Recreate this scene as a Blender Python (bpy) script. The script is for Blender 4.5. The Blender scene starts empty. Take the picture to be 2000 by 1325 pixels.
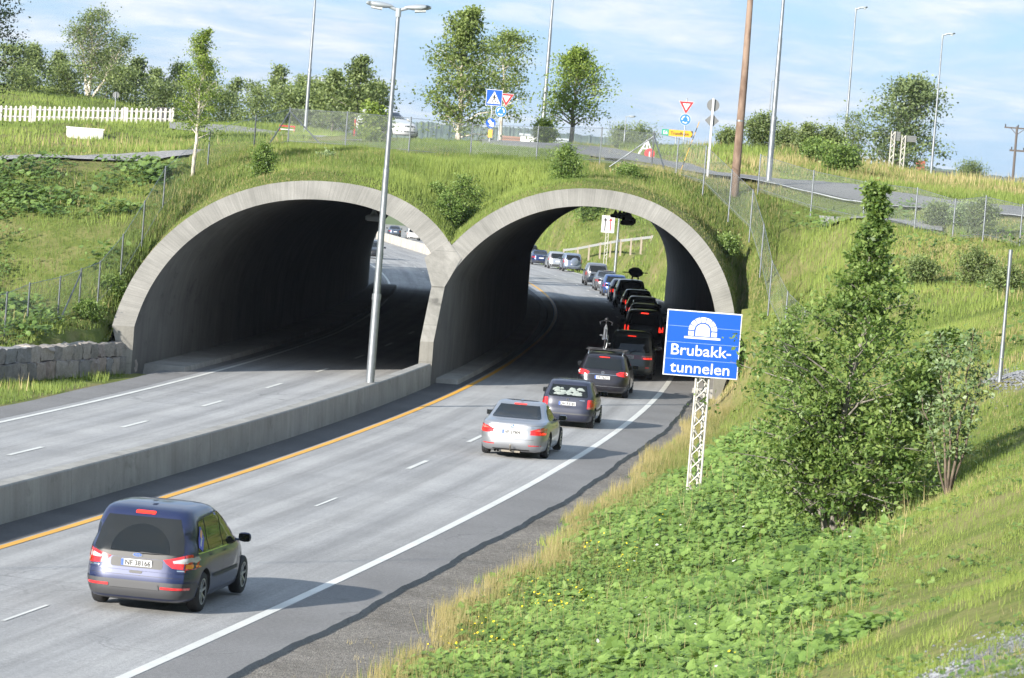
import bpy, bmesh, math, random
import numpy as np
from mathutils import Vector, Matrix
from mathutils.bvhtree import BVHTree
from mathutils.geometry import delaunay_2d_cdt
random.seed(7); RNG = np.random.default_rng(7)
sc = bpy.context.scene
COL = sc.collection
R = math.radians

# ------------------------------------------------------------------ camera geometry
H = 7.85; FPX = 7300.0; ROLL = R(4.5); SG = 45/7300.0
PITCH = math.atan(387.5/FPX)
CP, SP = math.cos(PITCH), math.sin(PITCH)
def ray(px, py):
    x = px-1000; y = py-662.5
    xp = math.cos(ROLL)*x+math.sin(ROLL)*y; yp = -math.sin(ROLL)*x+math.cos(ROLL)*y
    d = (xp/FPX, CP-(yp/FPX)*SP, -SP-(yp/FPX)*CP)
    return d[0]/d[1], d[2]/d[1]
def at(px, py, Y):
    a, b = ray(px, py)
    return Vector((a*Y, Y, H+b*Y))
# ------------------------------------------------------------------ road alignment
CC = [-2.3258881480726698e-11, 2.3825067950200473e-08, -8.458710234420486e-06, 0.00073057380211268, 0.15261830770599402, -20.900569012606656]
def cX(Y):
    Y = np.asarray(Y, float); Yc = np.clip(Y, 15, 340)
    s0 = np.polyval(np.polyder(CC), 15.0)
    return np.polyval(CC, Yc)+np.where(Y > 340, -0.093*(Y-340), 0)+np.where(Y < 15, s0*(Y-15), 0)
def hd(Y):
    Y = np.asarray(Y, float)
    return np.where(Y > 340, -0.093, np.polyval(np.polyder(CC), np.clip(Y, 15, 340)))
def zr(Y):
    Y = np.asarray(Y, float)
    a = np.clip(Y-150, 0, 70); b = np.maximum(Y-220, 0)
    return -SG*Y-(.0165-SG)*(a*a/140)-(.0165-SG)*b
def wp(o, Y):   # world x,y of the point at lateral offset o beside the yellow line, abreast of Y
    h = hd(Y); q = np.sqrt(1+h*h)
    return cX(Y)+o*q, np.asarray(Y, float)+0*o
def off_of(X, Y):
    h = hd(Y); return (X-cX(Y))/np.sqrt(1+h*h)
def road_at(px, py):
    a, b = ray(px, py); lo, hi = 20, 900
    for _ in range(50):
        m = (lo+hi)/2
        if H+b*m > zr(m): lo = m
        else: hi = m
    return a*m, m
def wd(Y): return max(0, Y-160)/100
# ------------------------------------------------------------------ mesh helpers
class MB:
    def __init__(s): s.v = []; s.f = []; s.m = []
    def add(s, vs, fs, mi=0):
        o = len(s.v); s.v += [tuple(v) for v in vs]
        s.f += [tuple(i+o for i in f) for f in fs]; s.m += [mi]*len(fs); return s
    def box(s, c, d, mi=0, rz=0, M=None):
        hx, hy, hz = d[0]/2, d[1]/2, d[2]/2
        vs = [Vector((x, y, z)) for x in (-hx, hx) for y in (-hy, hy) for z in (-hz, hz)]
        if rz: vs = [Matrix.Rotation(rz, 3, 'Z') @ v for v in vs]
        if M is not None: vs = [M @ v for v in vs]
        vs = [v+Vector(c) for v in vs]
        return s.add(vs, [(0, 1, 3, 2), (4, 6, 7, 5), (0, 4, 5, 1), (2, 3, 7, 6), (0, 2, 6, 4), (1, 5, 7, 3)], mi)
    def tube(s, pts, r, n=8, mi=0, cap=True):
        pts = [Vector(p) for p in pts]
        if not hasattr(r, '__len__'): r = [r]*len(pts)
        rings = []; up = None
        for i, p in enumerate(pts):
            t = (pts[min(i+1, len(pts)-1)]-pts[max(i-1, 0)]).normalized()
            if up is None:
                up = Vector((1, 0, 0)) if abs(t.x) < .9 else Vector((0, 1, 0))
            a = (up-t*up.dot(t)).normalized(); b = t.cross(a); up = a
            rings.append([p+(a*math.cos(k*2*math.pi/n)+b*math.sin(k*2*math.pi/n))*r[i] for k in range(n)])
        vs = [v for ri in rings for v in ri]; fs = []
        for i in range(len(pts)-1):
            for k in range(n):
                k2 = (k+1) % n
                fs.append((i*n+k, i*n+k2, (i+1)*n+k2, (i+1)*n+k))
        if cap: fs += [tuple(reversed(range(n))), tuple(range((len(pts)-1)*n, len(pts)*n))]
        return s.add(vs, fs, mi)
    def grid(s, rows, mi=0, close=False):   # rows: list of lists of points
        n = len(rows[0]); vs = [p for r_ in rows for p in r_]; fs = []
        for i in range(len(rows)-1):
            for k in range(n if close else n-1):
                k2 = (k+1) % n
                fs.append((i*n+k, i*n+k2, (i+1)*n+k2, (i+1)*n+k))
        return s.add(vs, fs, mi)
    def prism(s, poly, y0, y1, mi=0, f=None):   # poly in (x,z), extruded along y
        n = len(poly); vs = [Vector((p[0], y0, p[1])) for p in poly]+[Vector((p[0], y1, p[1])) for p in poly]
        if f: vs = [f(v) for v in vs]
        fs = [tuple(range(n)), tuple(reversed(range(n, 2*n)))]
        fs += [(i, i+n, (i+1) % n+n, (i+1) % n) for i in range(n)]
        return s.add(vs, fs, mi)
    def lathe(s, prof, n=16, M=None, mi=0, cap=False):   # prof: (r, z)
        rows = []
        for r_, z in prof:
            rows.append([(M @ Vector((r_*math.cos(a), r_*math.sin(a), z))) if M else Vector((r_*math.cos(a), r_*math.sin(a), z)) for a in [k*2*math.pi/n for k in range(n)]])
        s.grid(rows, mi, close=True)
        return s
def link(o): COL.objects.link(o); return o
def tag(o, label=None, cat=None, group=None, kind=None):
    if label: o['label'] = label
    if cat: o['category'] = cat
    if group: o['group'] = group
    if kind: o['kind'] = kind
    return o
def obj(name, mb, mats, parent=None, smooth=False, fixn=False, bevel=0):
    me = bpy.data.meshes.new(name); me.from_pydata(mb.v, [], mb.f)
    if not isinstance(mats, (list, tuple)): mats = [mats]
    for m in mats: me.materials.append(m)
    if len(mats) > 1: me.polygons.foreach_set('material_index', mb.m)
    if fixn:
        bm = bmesh.new(); bm.from_mesh(me); bmesh.ops.remove_doubles(bm, verts=bm.verts, dist=1e-5)
        bmesh.ops.recalc_face_normals(bm, faces=bm.faces); bm.to_mesh(me); bm.free()
    if smooth:
        me.polygons.foreach_set('use_smooth', [True]*len(me.polygons))
        if smooth != True: me.set_sharp_from_angle(angle=R(smooth))
    me.update()
    o = link(bpy.data.objects.new(name, me))
    if parent is not None: o.parent = parent
    if bevel:
        b = o.modifiers.new('b', 'BEVEL'); b.width = bevel; b.segments = 2; b.limit_method = 'ANGLE'
    return o
def empty(name, loc, rz=0, label=None, cat=None, group=None):
    o = link(bpy.data.objects.new(name, None)); o.location = loc; o.rotation_euler = (0, 0, rz); o.empty_display_size = .3
    return tag(o, label, cat, group)
def np_mesh(name, V, nper, mats, attr=None, parent=None, faces=None, smooth=False):
    # V: (N*nper,3) each consecutive nper verts form a face
    me = bpy.data.meshes.new(name); nv = len(V)
    me.vertices.add(nv); me.vertices.foreach_set('co', np.ascontiguousarray(V, np.float32).ravel())
    if faces is None: faces = np.arange(nv, dtype=np.int32).reshape(-1, nper)
    nf = len(faces); me.loops.add(nf*nper); me.loops.foreach_set('vertex_index', np.ascontiguousarray(faces, np.int32).ravel())
    me.polygons.add(nf); me.polygons.foreach_set('loop_start', np.arange(0, nf*nper, nper, dtype=np.int32))
    if attr is not None:
        a = me.attributes.new('tone', 'FLOAT', 'POINT'); a.data.foreach_set('value', np.ascontiguousarray(attr, np.float32))
    if smooth: me.polygons.foreach_set('use_smooth', [True]*nf)
    me.materials.append(mats); me.update(calc_edges=True)
    o = link(bpy.data.objects.new(name, me))
    if parent is not None: o.parent = parent
    return o
def copy_tree(o, parent=None):
    c = o.copy(); COL.objects.link(c)
    if parent is not None: c.parent = parent
    for ch in list(o.children): copy_tree(ch, c)
    return c
def text_pts(s, size, align='CENTER', bold=0.0):
    cu = bpy.data.curves.new('t', 'FONT'); cu.body = s; cu.size = size; cu.align_x = align; cu.offset = bold; cu.resolution_u = 3
    t = link(bpy.data.objects.new('t', cu)); dg = bpy.context.evaluated_depsgraph_get(); dg.update()
    me = bpy.data.meshes.new_from_object(t.evaluated_get(dg))
    vs = [v.co.copy() for v in me.vertices]; fs = [tuple(p.vertices) for p in me.polygons]
    bpy.data.objects.remove(t); bpy.data.curves.remove(cu); bpy.data.meshes.remove(me)
    return vs, fs
# ------------------------------------------------------------------ materials
def mat(name, col=(.5, .5, .5), rough=.6, metal=0, spec=.5, coat=0, emit=None, es=1):
    m = bpy.data.materials.new(name); m.use_nodes = True; b = m.node_tree.nodes['Principled BSDF']
    b.inputs['Base Color'].default_value = (*col, 1); b.inputs['Roughness'].default_value = rough
    b.inputs['Metallic'].default_value = metal; b.inputs['Specular IOR Level'].default_value = spec
    b.inputs['Coat Weight'].default_value = coat; b.inputs['Coat Roughness'].default_value = .04
    if emit: b.inputs['Emission Color'].default_value = (*emit, 1); b.inputs['Emission Strength'].default_value = es
    return m
class NT:
    def __init__(s, m): s.m = m; s.t = m.node_tree; s.b = s.t.nodes.get('Principled BSDF')
    def n(s, ty, **kw):
        nd = s.t.nodes.new(ty)
        for k, v in kw.items():
            if k.startswith('i_'):
                key = k[2:]; key = int(key) if key.isdigit() else key.replace('_', ' ')
                nd.inputs[key].default_value = v
            else: setattr(nd, k, v)
        return nd
    def l(s, a, b): s.t.links.new(a, b)
    def noise(s, scale, detail=4, rough=.55, vec=None, dist=0):
        nd = s.n('ShaderNodeTexNoise'); nd.inputs['Scale'].default_value = scale; nd.inputs['Detail'].default_value = detail
        nd.inputs['Roughness'].default_value = rough; nd.inputs['Distortion'].default_value = dist
        if vec is not None: s.l(vec, nd.inputs['Vector'])
        return nd.outputs['Fac']
    def ramp(s, fac, stops, interp='LINEAR'):
        r = s.n('ShaderNodeValToRGB'); r.color_ramp.interpolation = interp; e = r.color_ramp.elements
        while len(e) < len(stops): e.new(.5)
        for el, (p, c) in zip(e, stops): el.position = p; el.color = (*c, 1) if hasattr(c, '__len__') else (c, c, c, 1)
        s.l(fac, r.inputs[0]); return r.outputs[0]
    def mix(s, fac, a, b, mode='MIX'):
        x = s.n('ShaderNodeMix', data_type='RGBA', blend_type=mode)
        for sock, v in ((x.inputs[0], fac), (x.inputs[6], a), (x.inputs[7], b)):
            if hasattr(v, 'links'): s.l(v, sock)
            elif hasattr(v, '__len__'): sock.default_value = (*v, 1)
            else: sock.default_value = v
        return x.outputs[2]
    def math(s, op, a, b=0.0, c=None):
        x = s.n('ShaderNodeMath', operation=op)
        for i, v in enumerate((a, b) if c is None else (a, b, c)):
            if hasattr(v, 'links'): s.l(v, x.inputs[i])
            else: x.inputs[i].default_value = v
        return x.outputs[0]
    def coord(s, kind='Object', scale=None, rot=None):
        c = s.n('ShaderNodeTexCoord').outputs[kind]
        if scale or rot:
            mp = s.n('ShaderNodeMapping'); s.l(c, mp.inputs[0])
            if scale: mp.inputs['Scale'].default_value = scale
            if rot: mp.inputs['Rotation'].default_value = rot
            return mp.outputs[0]
        return c
    def geo(s): return s.n('ShaderNodeNewGeometry').outputs['Position']
    def mapv(s, v, scale):
        mp = s.n('ShaderNodeMapping'); s.l(v, mp.inputs[0]); mp.inputs['Scale'].default_value = scale; return mp.outputs[0]
    def bump(s, h, strength=.3, dist=.02):
        b = s.n('ShaderNodeBump'); b.inputs['Strength'].default_value = strength; b.inputs['Distance'].default_value = dist
        s.l(h, b.inputs['Height']); s.l(b.outputs[0], s.b.inputs['Normal']); return b
    def base(s, c): s.l(c, s.b.inputs['Base Color'])

def m_asphalt(name, lo, hi, streak=True, warm=0):
    m = mat(name, rough=.85, spec=.25); t = NT(m); g = t.geo()
    uv = t.n('ShaderNodeUVMap'); uv.uv_map = 'road'
    big = t.noise(.35, 3, vec=g); fine = t.noise(14, 3, .7, vec=g); grit = t.noise(55, 2, .8, vec=g)
    c = t.mix(t.ramp(big, [(.3, 0), (.7, 1)]), lo, hi)
    c = t.mix(.36, c, t.ramp(fine, [(.3, .25), (.7, 1)]), 'MULTIPLY')
    c = t.mix(.42, c, t.ramp(grit, [(.35, .1), (.6, 1)]), 'MULTIPLY')
    if streak:
        sp = t.n('ShaderNodeSeparateXYZ'); t.l(uv.outputs[0], sp.inputs[0])
        st = t.noise(1.0, 4, .6, vec=t.mapv(uv.outputs[0], (1.9, .035, 1)))
        c = t.mix(.6, c, t.ramp(st, [(.32, .5), (.6, 1)]), 'MULTIPLY')
        # polished wheel tracks, two per lane
        w = t.math('COSINE', t.math('MULTIPLY', sp.outputs[0], 2*math.pi/1.66))
        tr = t.math('MULTIPLY_ADD', w, .5, .5)
        c = t.mix(t.math('MULTIPLY', tr, .24), c, (.62, .64, .68), 'MULTIPLY')
        st2 = t.noise(1.0, 3, .6, vec=t.mapv(uv.outputs[0], (.5, .012, 1)))
        c = t.mix(.3, c, t.ramp(st2, [(.35, .6), (.65, 1)]), 'MULTIPLY')
    vo = t.n('ShaderNodeTexVoronoi', feature='DISTANCE_TO_EDGE'); vo.inputs['Scale'].default_value = .16
    dn = t.n('ShaderNodeTexNoise'); dn.inputs['Scale'].default_value = .5; dn.inputs['Detail'].default_value = 6; t.l(g, dn.inputs['Vector'])
    vm = t.n('ShaderNodeVectorMath', operation='MULTIPLY_ADD'); t.l(dn.outputs['Color'], vm.inputs[0]); vm.inputs[1].default_value = (3, 3, 0); t.l(g, vm.inputs[2]); t.l(vm.outputs[0], vo.inputs['Vector'])
    ck = t.math('MULTIPLY', t.math('LESS_THAN', vo.outputs['Distance'], .0035), t.ramp(t.noise(.06, 2, vec=g), [(.5, 0), (.6, .4)]))
    c = t.mix(ck, c, (.06, .06, .06))
    t.base(c); t.bump(grit, .25, .01); return m
def m_concrete(name, lo=(.25, .245, .23), hi=(.38, .37, .345), streak=1.0, uvname=None, joints=None):
    m = mat(name, rough=.85, spec=.3); t = NT(m); g = t.geo()
    big = t.noise(.7, 4, vec=g); c = t.mix(t.ramp(big, [(.3, 0), (.7, 1)]), lo, hi)
    if uvname:
        uv = t.n('ShaderNodeUVMap'); uv.uv_map = uvname
        st = t.noise(1, 4, .65, vec=t.mapv(uv.outputs[0], (7, .5, 1)))
        st2 = t.noise(1, 2, .5, vec=t.mapv(uv.outputs[0], (22, .15, 1)))
        c = t.mix(.45*streak, c, t.ramp(st, [(.35, .62), (.62, 1)]), 'MULTIPLY')
        c = t.mix(.5*streak, c, t.ramp(st2, [(.3, .6), (.6, 1)]), 'MULTIPLY')
    else:
        st = t.noise(1, 5, .6, vec=t.mapv(g, (3.2, 3.2, .35)))
        c = t.mix(.5*streak, c, t.ramp(st, [(.33, .55), (.62, 1)]), 'MULTIPLY')
        sm = t.noise(.9, 5, .7, vec=t.mapv(g, (1, 1, 1.6)), dist=1.0)
        c = t.mix(.6*streak, c, t.ramp(sm, [(.28, .35), (.42, 1)]), 'MULTIPLY')
    if joints:
        sp = t.n('ShaderNodeSeparateXYZ'); t.l(g, sp.inputs[0])
        for ax, per, wd_ in joints:
            fr = t.math('LESS_THAN', t.math('FRACT', t.math('DIVIDE', sp.outputs[ax], per)), wd_/per); c = t.mix(t.math('MULTIPLY', fr, .45), c, (.12, .12, .11))
    f = t.noise(22, 3, .7, vec=g); c = t.mix(.2, c, t.ramp(f, [(.3, .4), (.6, 1)]), 'MULTIPLY')
    t.base(c); t.bump(f, .2, .01); return m
def m_leaf(name, a, b, trans=.35, rough=.5, dark=None):
    m = bpy.data.materials.new(name); m.use_nodes = True; t = NT(m); nt = m.node_tree; nt.nodes.remove(t.b)
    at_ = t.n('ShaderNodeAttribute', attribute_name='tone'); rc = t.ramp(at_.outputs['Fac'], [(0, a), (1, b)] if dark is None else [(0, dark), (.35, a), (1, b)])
    d = t.n('ShaderNodeBsdfPrincipled'); d.inputs['Roughness'].default_value = rough; d.inputs['Specular IOR Level'].default_value = .35
    t.l(rc, d.inputs['Base Color']); tr = t.n('ShaderNodeBsdfTranslucent')
    yl = t.mix(1.0, rc, (1.0, 1.0, .45), 'MULTIPLY'); t.l(yl, tr.inputs[0])
    mx = t.n('ShaderNodeMixShader'); mx.inputs[0].default_value = trans
    t.l(d.outputs[0], mx.inputs[1]); t.l(tr.outputs[0], mx.inputs[2]); t.l(mx.outputs[0], nt.nodes['Material Output'].inputs[0]); return m
def m_bark(name, lo, hi, sc_=12):
    m = mat(name, rough=.9, spec=.2); t = NT(m); n = t.noise(sc_, 4, .6, vec=t.mapv(t.geo(), (1, 1, .35)))
    t.base(t.ramp(n, [(.35, lo), (.6, hi)])); t.bump(n, .4, .02); return m
def m_galv(name, c=(.24, .255, .27)):
    m = mat(name, rough=.42, metal=.75); t = NT(m); n = t.noise(6, 4, .6, vec=t.geo())
    t.base(t.ramp(n, [(.3, tuple(x*.75 for x in c)), (.7, c)])); return m
M = {}
M['asphalt'] = m_asphalt('asphalt', (.44, .438, .43), (.54, .537, .525))
M['asphalt_shoulder'] = m_asphalt('asphalt_shoulder', (.215, .21, .205), (.27, .265, .26), streak=False)
M['asphalt_old'] = m_asphalt('asphalt_old', (.19, .19, .19), (.27, .265, .26), streak=False)
def m_paint(name, c, wear=.5):
    m = mat(name, c, rough=.6); t = NT(m); n = t.noise(9, 5, .75, vec=t.geo()); n2 = t.noise(.8, 2, vec=t.geo())
    c1 = t.mix(t.ramp(n, [(.25, 0), (.25+wear*.3, 1)]), tuple(x*.45 for x in c), c)
    t.base(t.mix(.35, c1, t.ramp(n2, [(.3, .55), (.7, 1)]), 'MULTIPLY')); return m
M['white_paint'] = m_paint('road_white', (.62, .62, .58)); M['yellow_paint'] = m_paint('road_yellow', (.70, .36, .035))
M['concrete'] = m_concrete('concrete', (.26, .25, .228), (.36, .35, .32), .7); M['ring'] = m_concrete('ring_concrete', (.28, .267, .235), (.38, .36, .32), uvname='u')
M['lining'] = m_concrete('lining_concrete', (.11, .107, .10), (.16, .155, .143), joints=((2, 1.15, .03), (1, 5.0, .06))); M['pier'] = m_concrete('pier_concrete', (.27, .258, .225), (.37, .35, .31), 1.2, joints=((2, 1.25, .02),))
M['galv'] = m_galv('galvanised', (.30, .32, .34)); M['galv_post'] = m_galv('galvanised_post', (.15, .165, .18)); M['galv_light'] = mat('lamp_grey', (.30, .33, .35), .5, .3)
M['white'] = mat('white_enamel', (.75, .75, .74), .45); M['black'] = mat('black', (.012, .012, .014), .5)
M['rubber'] = mat('rubber', (.018, .018, .02), .8)
# ------------------------------------------------------------------ camera, sky, sun
HAZE = .00007
cd = bpy.data.cameras.new('camera'); cam = link(bpy.data.objects.new('camera', cd)); sc.camera = cam
cd.sensor_width = 36; cd.lens = FPX/2000*36; cd.clip_start = .5; cd.clip_end = 30000
cam.location = (0, 0, H)
cam.rotation_euler = (Matrix.Rotation(math.pi/2-PITCH, 4, 'X') @ Matrix.Rotation(ROLL, 4, 'Z')).to_euler()
cd.dof.use_dof = True; cd.dof.focus_distance = 100; cd.dof.aperture_fstop = 6.3
SUN_AZ = (0.60, 0.80); SUN_EL = R(19.5)      # light travels towards +x +y
sd = bpy.data.lights.new('sun', 'SUN'); sun = link(bpy.data.objects.new('sun', sd)); sd.energy = 4.8; sd.angle = R(.5); sd.color = (1, .945, .86)
ld = Vector((SUN_AZ[0]*math.cos(SUN_EL), SUN_AZ[1]*math.cos(SUN_EL), -math.sin(SUN_EL))).normalized()
sun.rotation_euler = ld.to_track_quat('-Z', 'Y').to_euler(); sun.location = (-30, -30, 60)
w = bpy.data.worlds.new('World'); sc.world = w; w.use_nodes = True
t = NT.__new__(NT); t.m = w; t.t = w.node_tree; bg = w.node_tree.nodes['Background']
sky = t.n('ShaderNodeTexSky', sky_type='NISHITA'); sky.sun_disc = False; sky.sun_elevation = SUN_EL
sky.sun_rotation = math.atan2(-ld.x, -ld.y); sky.air_density = 1.0; sky.dust_density = .6; sky.ozone_density = 1.6
# thin streaky cloud over blue, laid out in world directions
gc = t.n('ShaderNodeTexCoord').outputs['Generated']
sp = t.n('ShaderNodeSeparateXYZ'); t.l(gc, sp.inputs[0])
el = t.math('ADD', t.math('MAXIMUM', sp.outputs[2], 0.0), .09)
cx = t.math('DIVIDE', sp.outputs[0], el); cy = t.math('DIVIDE', sp.outputs[1], el)
cv = t.n('ShaderNodeCombineXYZ'); t.l(cx, cv.inputs[0]); t.l(cy, cv.inputs[1])
n1 = t.noise(1.1, 6, .6, vec=t.mapv(cv.outputs[0], (1.0, .55, 1)), dist=.8)
n2 = t.noise(3.2, 5, .62, vec=t.mapv(cv.outputs[0], (1.0, .6, 1)), dist=.5)
cm = t.math('ADD', t.math('MULTIPLY', n1, .7), t.math('MULTIPLY', n2, .3))
cf = t.ramp(cm, [(.40, .0), (.50, .45), (.60, .95)])
cl = t.mix(t.ramp(n2, [(.35, 0), (.62, 1)]), (2.0, 2.4, 2.9), (2.9, 3.05, 3.25))
skyc = t.mix(1.0, sky.outputs[0], (.42, .56, .74), 'MULTIPLY')
skyb = t.mix(.78, skyc, (1.35, 2.05, 3.05))
t.l(t.mix(cf, skyb, cl), bg.inputs[0]); bg.inputs[1].default_value = .14
sc.view_settings.view_transform = 'Standard'; sc.view_settings.look = 'None'; sc.view_settings.exposure = 1.25
sc.render.engine = 'CYCLES'
cy_ = sc.cycles; cy_.max_bounces = 6; cy_.diffuse_bounces = 3; cy_.glossy_bounces = 3; cy_.transparent_max_bounces = 24; cy_.transmission_bounces = 4; cy_.volume_bounces = 0
cy_.use_denoising = True; cy_.caustics_reflective = False; cy_.caustics_refractive = False
try: cy_.use_adaptive_sampling = True; cy_.adaptive_threshold = .02
except Exception: pass

hz = bpy.data.materials.new('haze'); hz.use_nodes = True; hn = hz.node_tree; hn.nodes.clear(); ho = hn.nodes.new('ShaderNodeOutputMaterial'); hv = hn.nodes.new('ShaderNodeVolumePrincipled')
hv.inputs['Color'].default_value = (.80, .88, 1, 1); hv.inputs['Density'].default_value = HAZE; hv.inputs['Anisotropy'].default_value = .2; hn.links.new(hv.outputs[0], ho.inputs['Volume'])
tag(obj('haze', MB().box((0, 1600, 11), (5200, 3500, 43)), hz), kind='stuff')
# ------------------------------------------------------------------ road surfaces
def strip(name, fo0, fo1, Ys, dz, m, kind='structure', no=2, uv=True, zfun=None, parent=None):
    rows = []; uvs = []
    for Y in Ys:
        o0, o1 = fo0(Y), fo1(Y); r_ = []
        for k in range(no):
            o = o0+(o1-o0)*k/(no-1); X, _ = wp(o, Y); r_.append(Vector((float(X), float(Y), float(zr(Y))+dz+(zfun(o, Y) if zfun else 0)))); uvs.append((o, Y))
        rows.append(r_)
    mb = MB().grid(rows); ob = obj(name, mb, m, parent)
    if uv:
        l_ = ob.data.uv_layers.new(name='road')
        for lp in ob.data.loops: l_.data[lp.index].uv = uvs[lp.vertex_index]
    if kind: tag(ob, kind=kind)
    return ob
YS = np.concatenate([np.arange(5, 360, 2.5), np.arange(360, 760, 8)])
YSf = np.concatenate([np.arange(5, 360, .5), np.arange(360, 760, 8)])
def jag(Y):   # ragged edge of the asphalt on the right
    return .05*math.sin(Y*.23)+.025*math.sin(Y*.71+1)+.015*math.sin(Y*2.1)+.014*math.sin(Y*7.7+2)+.01*math.sin(Y*13.3)
oAE = lambda Y: 7.62+jag(Y)+1.6*wd(Y)
oLE = lambda Y: -9.75+.05*math.sin(Y*3)-1.6*wd(Y)
strip('road', lambda Y: oLE(Y), lambda Y: -1.35, YS, 0, M['asphalt'])
strip('carriageway', lambda Y: -1.35, lambda Y: 6.53+1.6*wd(Y), YS, 0, M['asphalt'])
bpy.data.objects['carriageway'].name = 'road'
# shoulder: slab 12 cm thick with a broken edge
rows = []; uvs = []
for Y in YSf:
    r_ = []
    for o, z in ((6.53+1.6*wd(Y), 0), (oAE(Y), -.01), (oAE(Y)+.05, -.085), (oAE(Y)+.04, -.3)):
        X, _ = wp(o, Y); r_.append(Vector((float(X), float(Y), float(zr(Y))+z)))
    rows.append(r_)
tag(obj('road_shoulder', MB().grid(rows), M['asphalt_shoulder']), kind='structure')
strip('left_shoulder', lambda Y: oLE(Y), lambda Y: -8.62-1.52*wd(Y), YS, .004, M['asphalt_shoulder'])
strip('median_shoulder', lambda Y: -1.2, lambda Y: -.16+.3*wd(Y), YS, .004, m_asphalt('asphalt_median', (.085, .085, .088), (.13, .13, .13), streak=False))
# markings: each line is one painted marking on the road
def line(name, fo, wdt, Ys, m): return strip(name, lambda Y: fo(Y)-wdt/2, lambda Y: fo(Y)+wdt/2, Ys, .009, m)
YL = np.arange(20, 480, 1.5)
line('yellow_edge_line', lambda Y: .927*wd(Y), .17, YL, M['yellow_paint'])
line('white_edge_line', lambda Y: 6.414+1.6*wd(Y), .19, [y for y in YL if y > 102 or y < 94.3], M['white_paint'])
line('white_edge_line', lambda Y: -8.288-1.52*wd(Y), .15, YL, M['white_paint'])
mb = MB()
for k in range(0):
    pass
def dash(o, Y, ln=3.0, wdt=.13):
    rows = [[Vector((float(wp(o+s, y)[0]), y, float(zr(y))+.009)) for s in (-wdt/2, wdt/2)] for y in (Y-ln/2, Y, Y+ln/2)]
    return rows
dl = MB()
for Y in [68, 79, 90, 101, 111.3, 121.8, 132.3, 143, 154, 166, 178, 192, 206, 220, 234, 248, 263, 277, 291, 306, 321, 335, 350, 365, 380, 395, 410, 425]:
    dl.grid(dash(-5.46-.84*wd(Y), Y))
tag(obj('lane_dashes', dl, M['white_paint']), kind='structure')
dl = MB()
for Y in [48, 60, 71.5, 83, 95, 105.5, 117, 129, 141, 153, 166, 180, 194.5, 209, 224, 239, 255, 270, 286, 303, 316, 331, 345, 360, 375, 390, 405, 420, 440, 460]:
    dl.grid(dash(3.125+1.595*wd(Y), Y, 3.0 if Y > 90 else 2.4, .13 if Y > 90 else .07))
tag(obj('lane_dashes', dl, M['white_paint']), kind='structure')

# ------------------------------------------------------------------ portal geometry
AR = {'L': (-5.66, 4.76, 4.55, 2.2, 1.5), 'R': (3.4, 4.92, 4.95, 2.1, 1.55)}
PIER_L, PIER_R = -1.63, -1.2
THK = .65
def arch_pt(side, ang, t=0):     # ang 0 = right springing, pi = left springing ; t = outward thickness
    c, a, b, n, z0 = AR[side]; a += t; b += t
    ca, sa = math.cos(ang), math.sin(ang)
    return c+a*math.copysign(abs(ca)**(2/n), ca), z0+b*abs(sa)**(2/n)
def Yport(X, z): return 128.6+.55*(X+2.7)+1.1*max(0, z-1.5)
def Yexit(X, z): return 244+.55*X-1.1*max(0, z-1.5)
def shell_pt(o, z, s):   # s 0 = near portal .. 1 = far portal; z over road
    Y = 130.0
    for _ in range(12):
        X = float(wp(o+(osh(Y) if True else 0)*(1 if o > 0 else -1)*(abs(o) > 2), Y)[0]); Y = Yport(X, z)*(1-s)+Yexit(X, z)*s
    return Vector((X, Y, float(zr(Y))+z))
def osh(Y): return .55*wd(Y)
def arch_profile(side, t=0, n=40):
    c, a, b, nn, z0 = AR[side]; out = []
    for k in range(n+1):
        out.append(arch_pt(side, math.pi*k/n, t))
    return out
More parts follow.
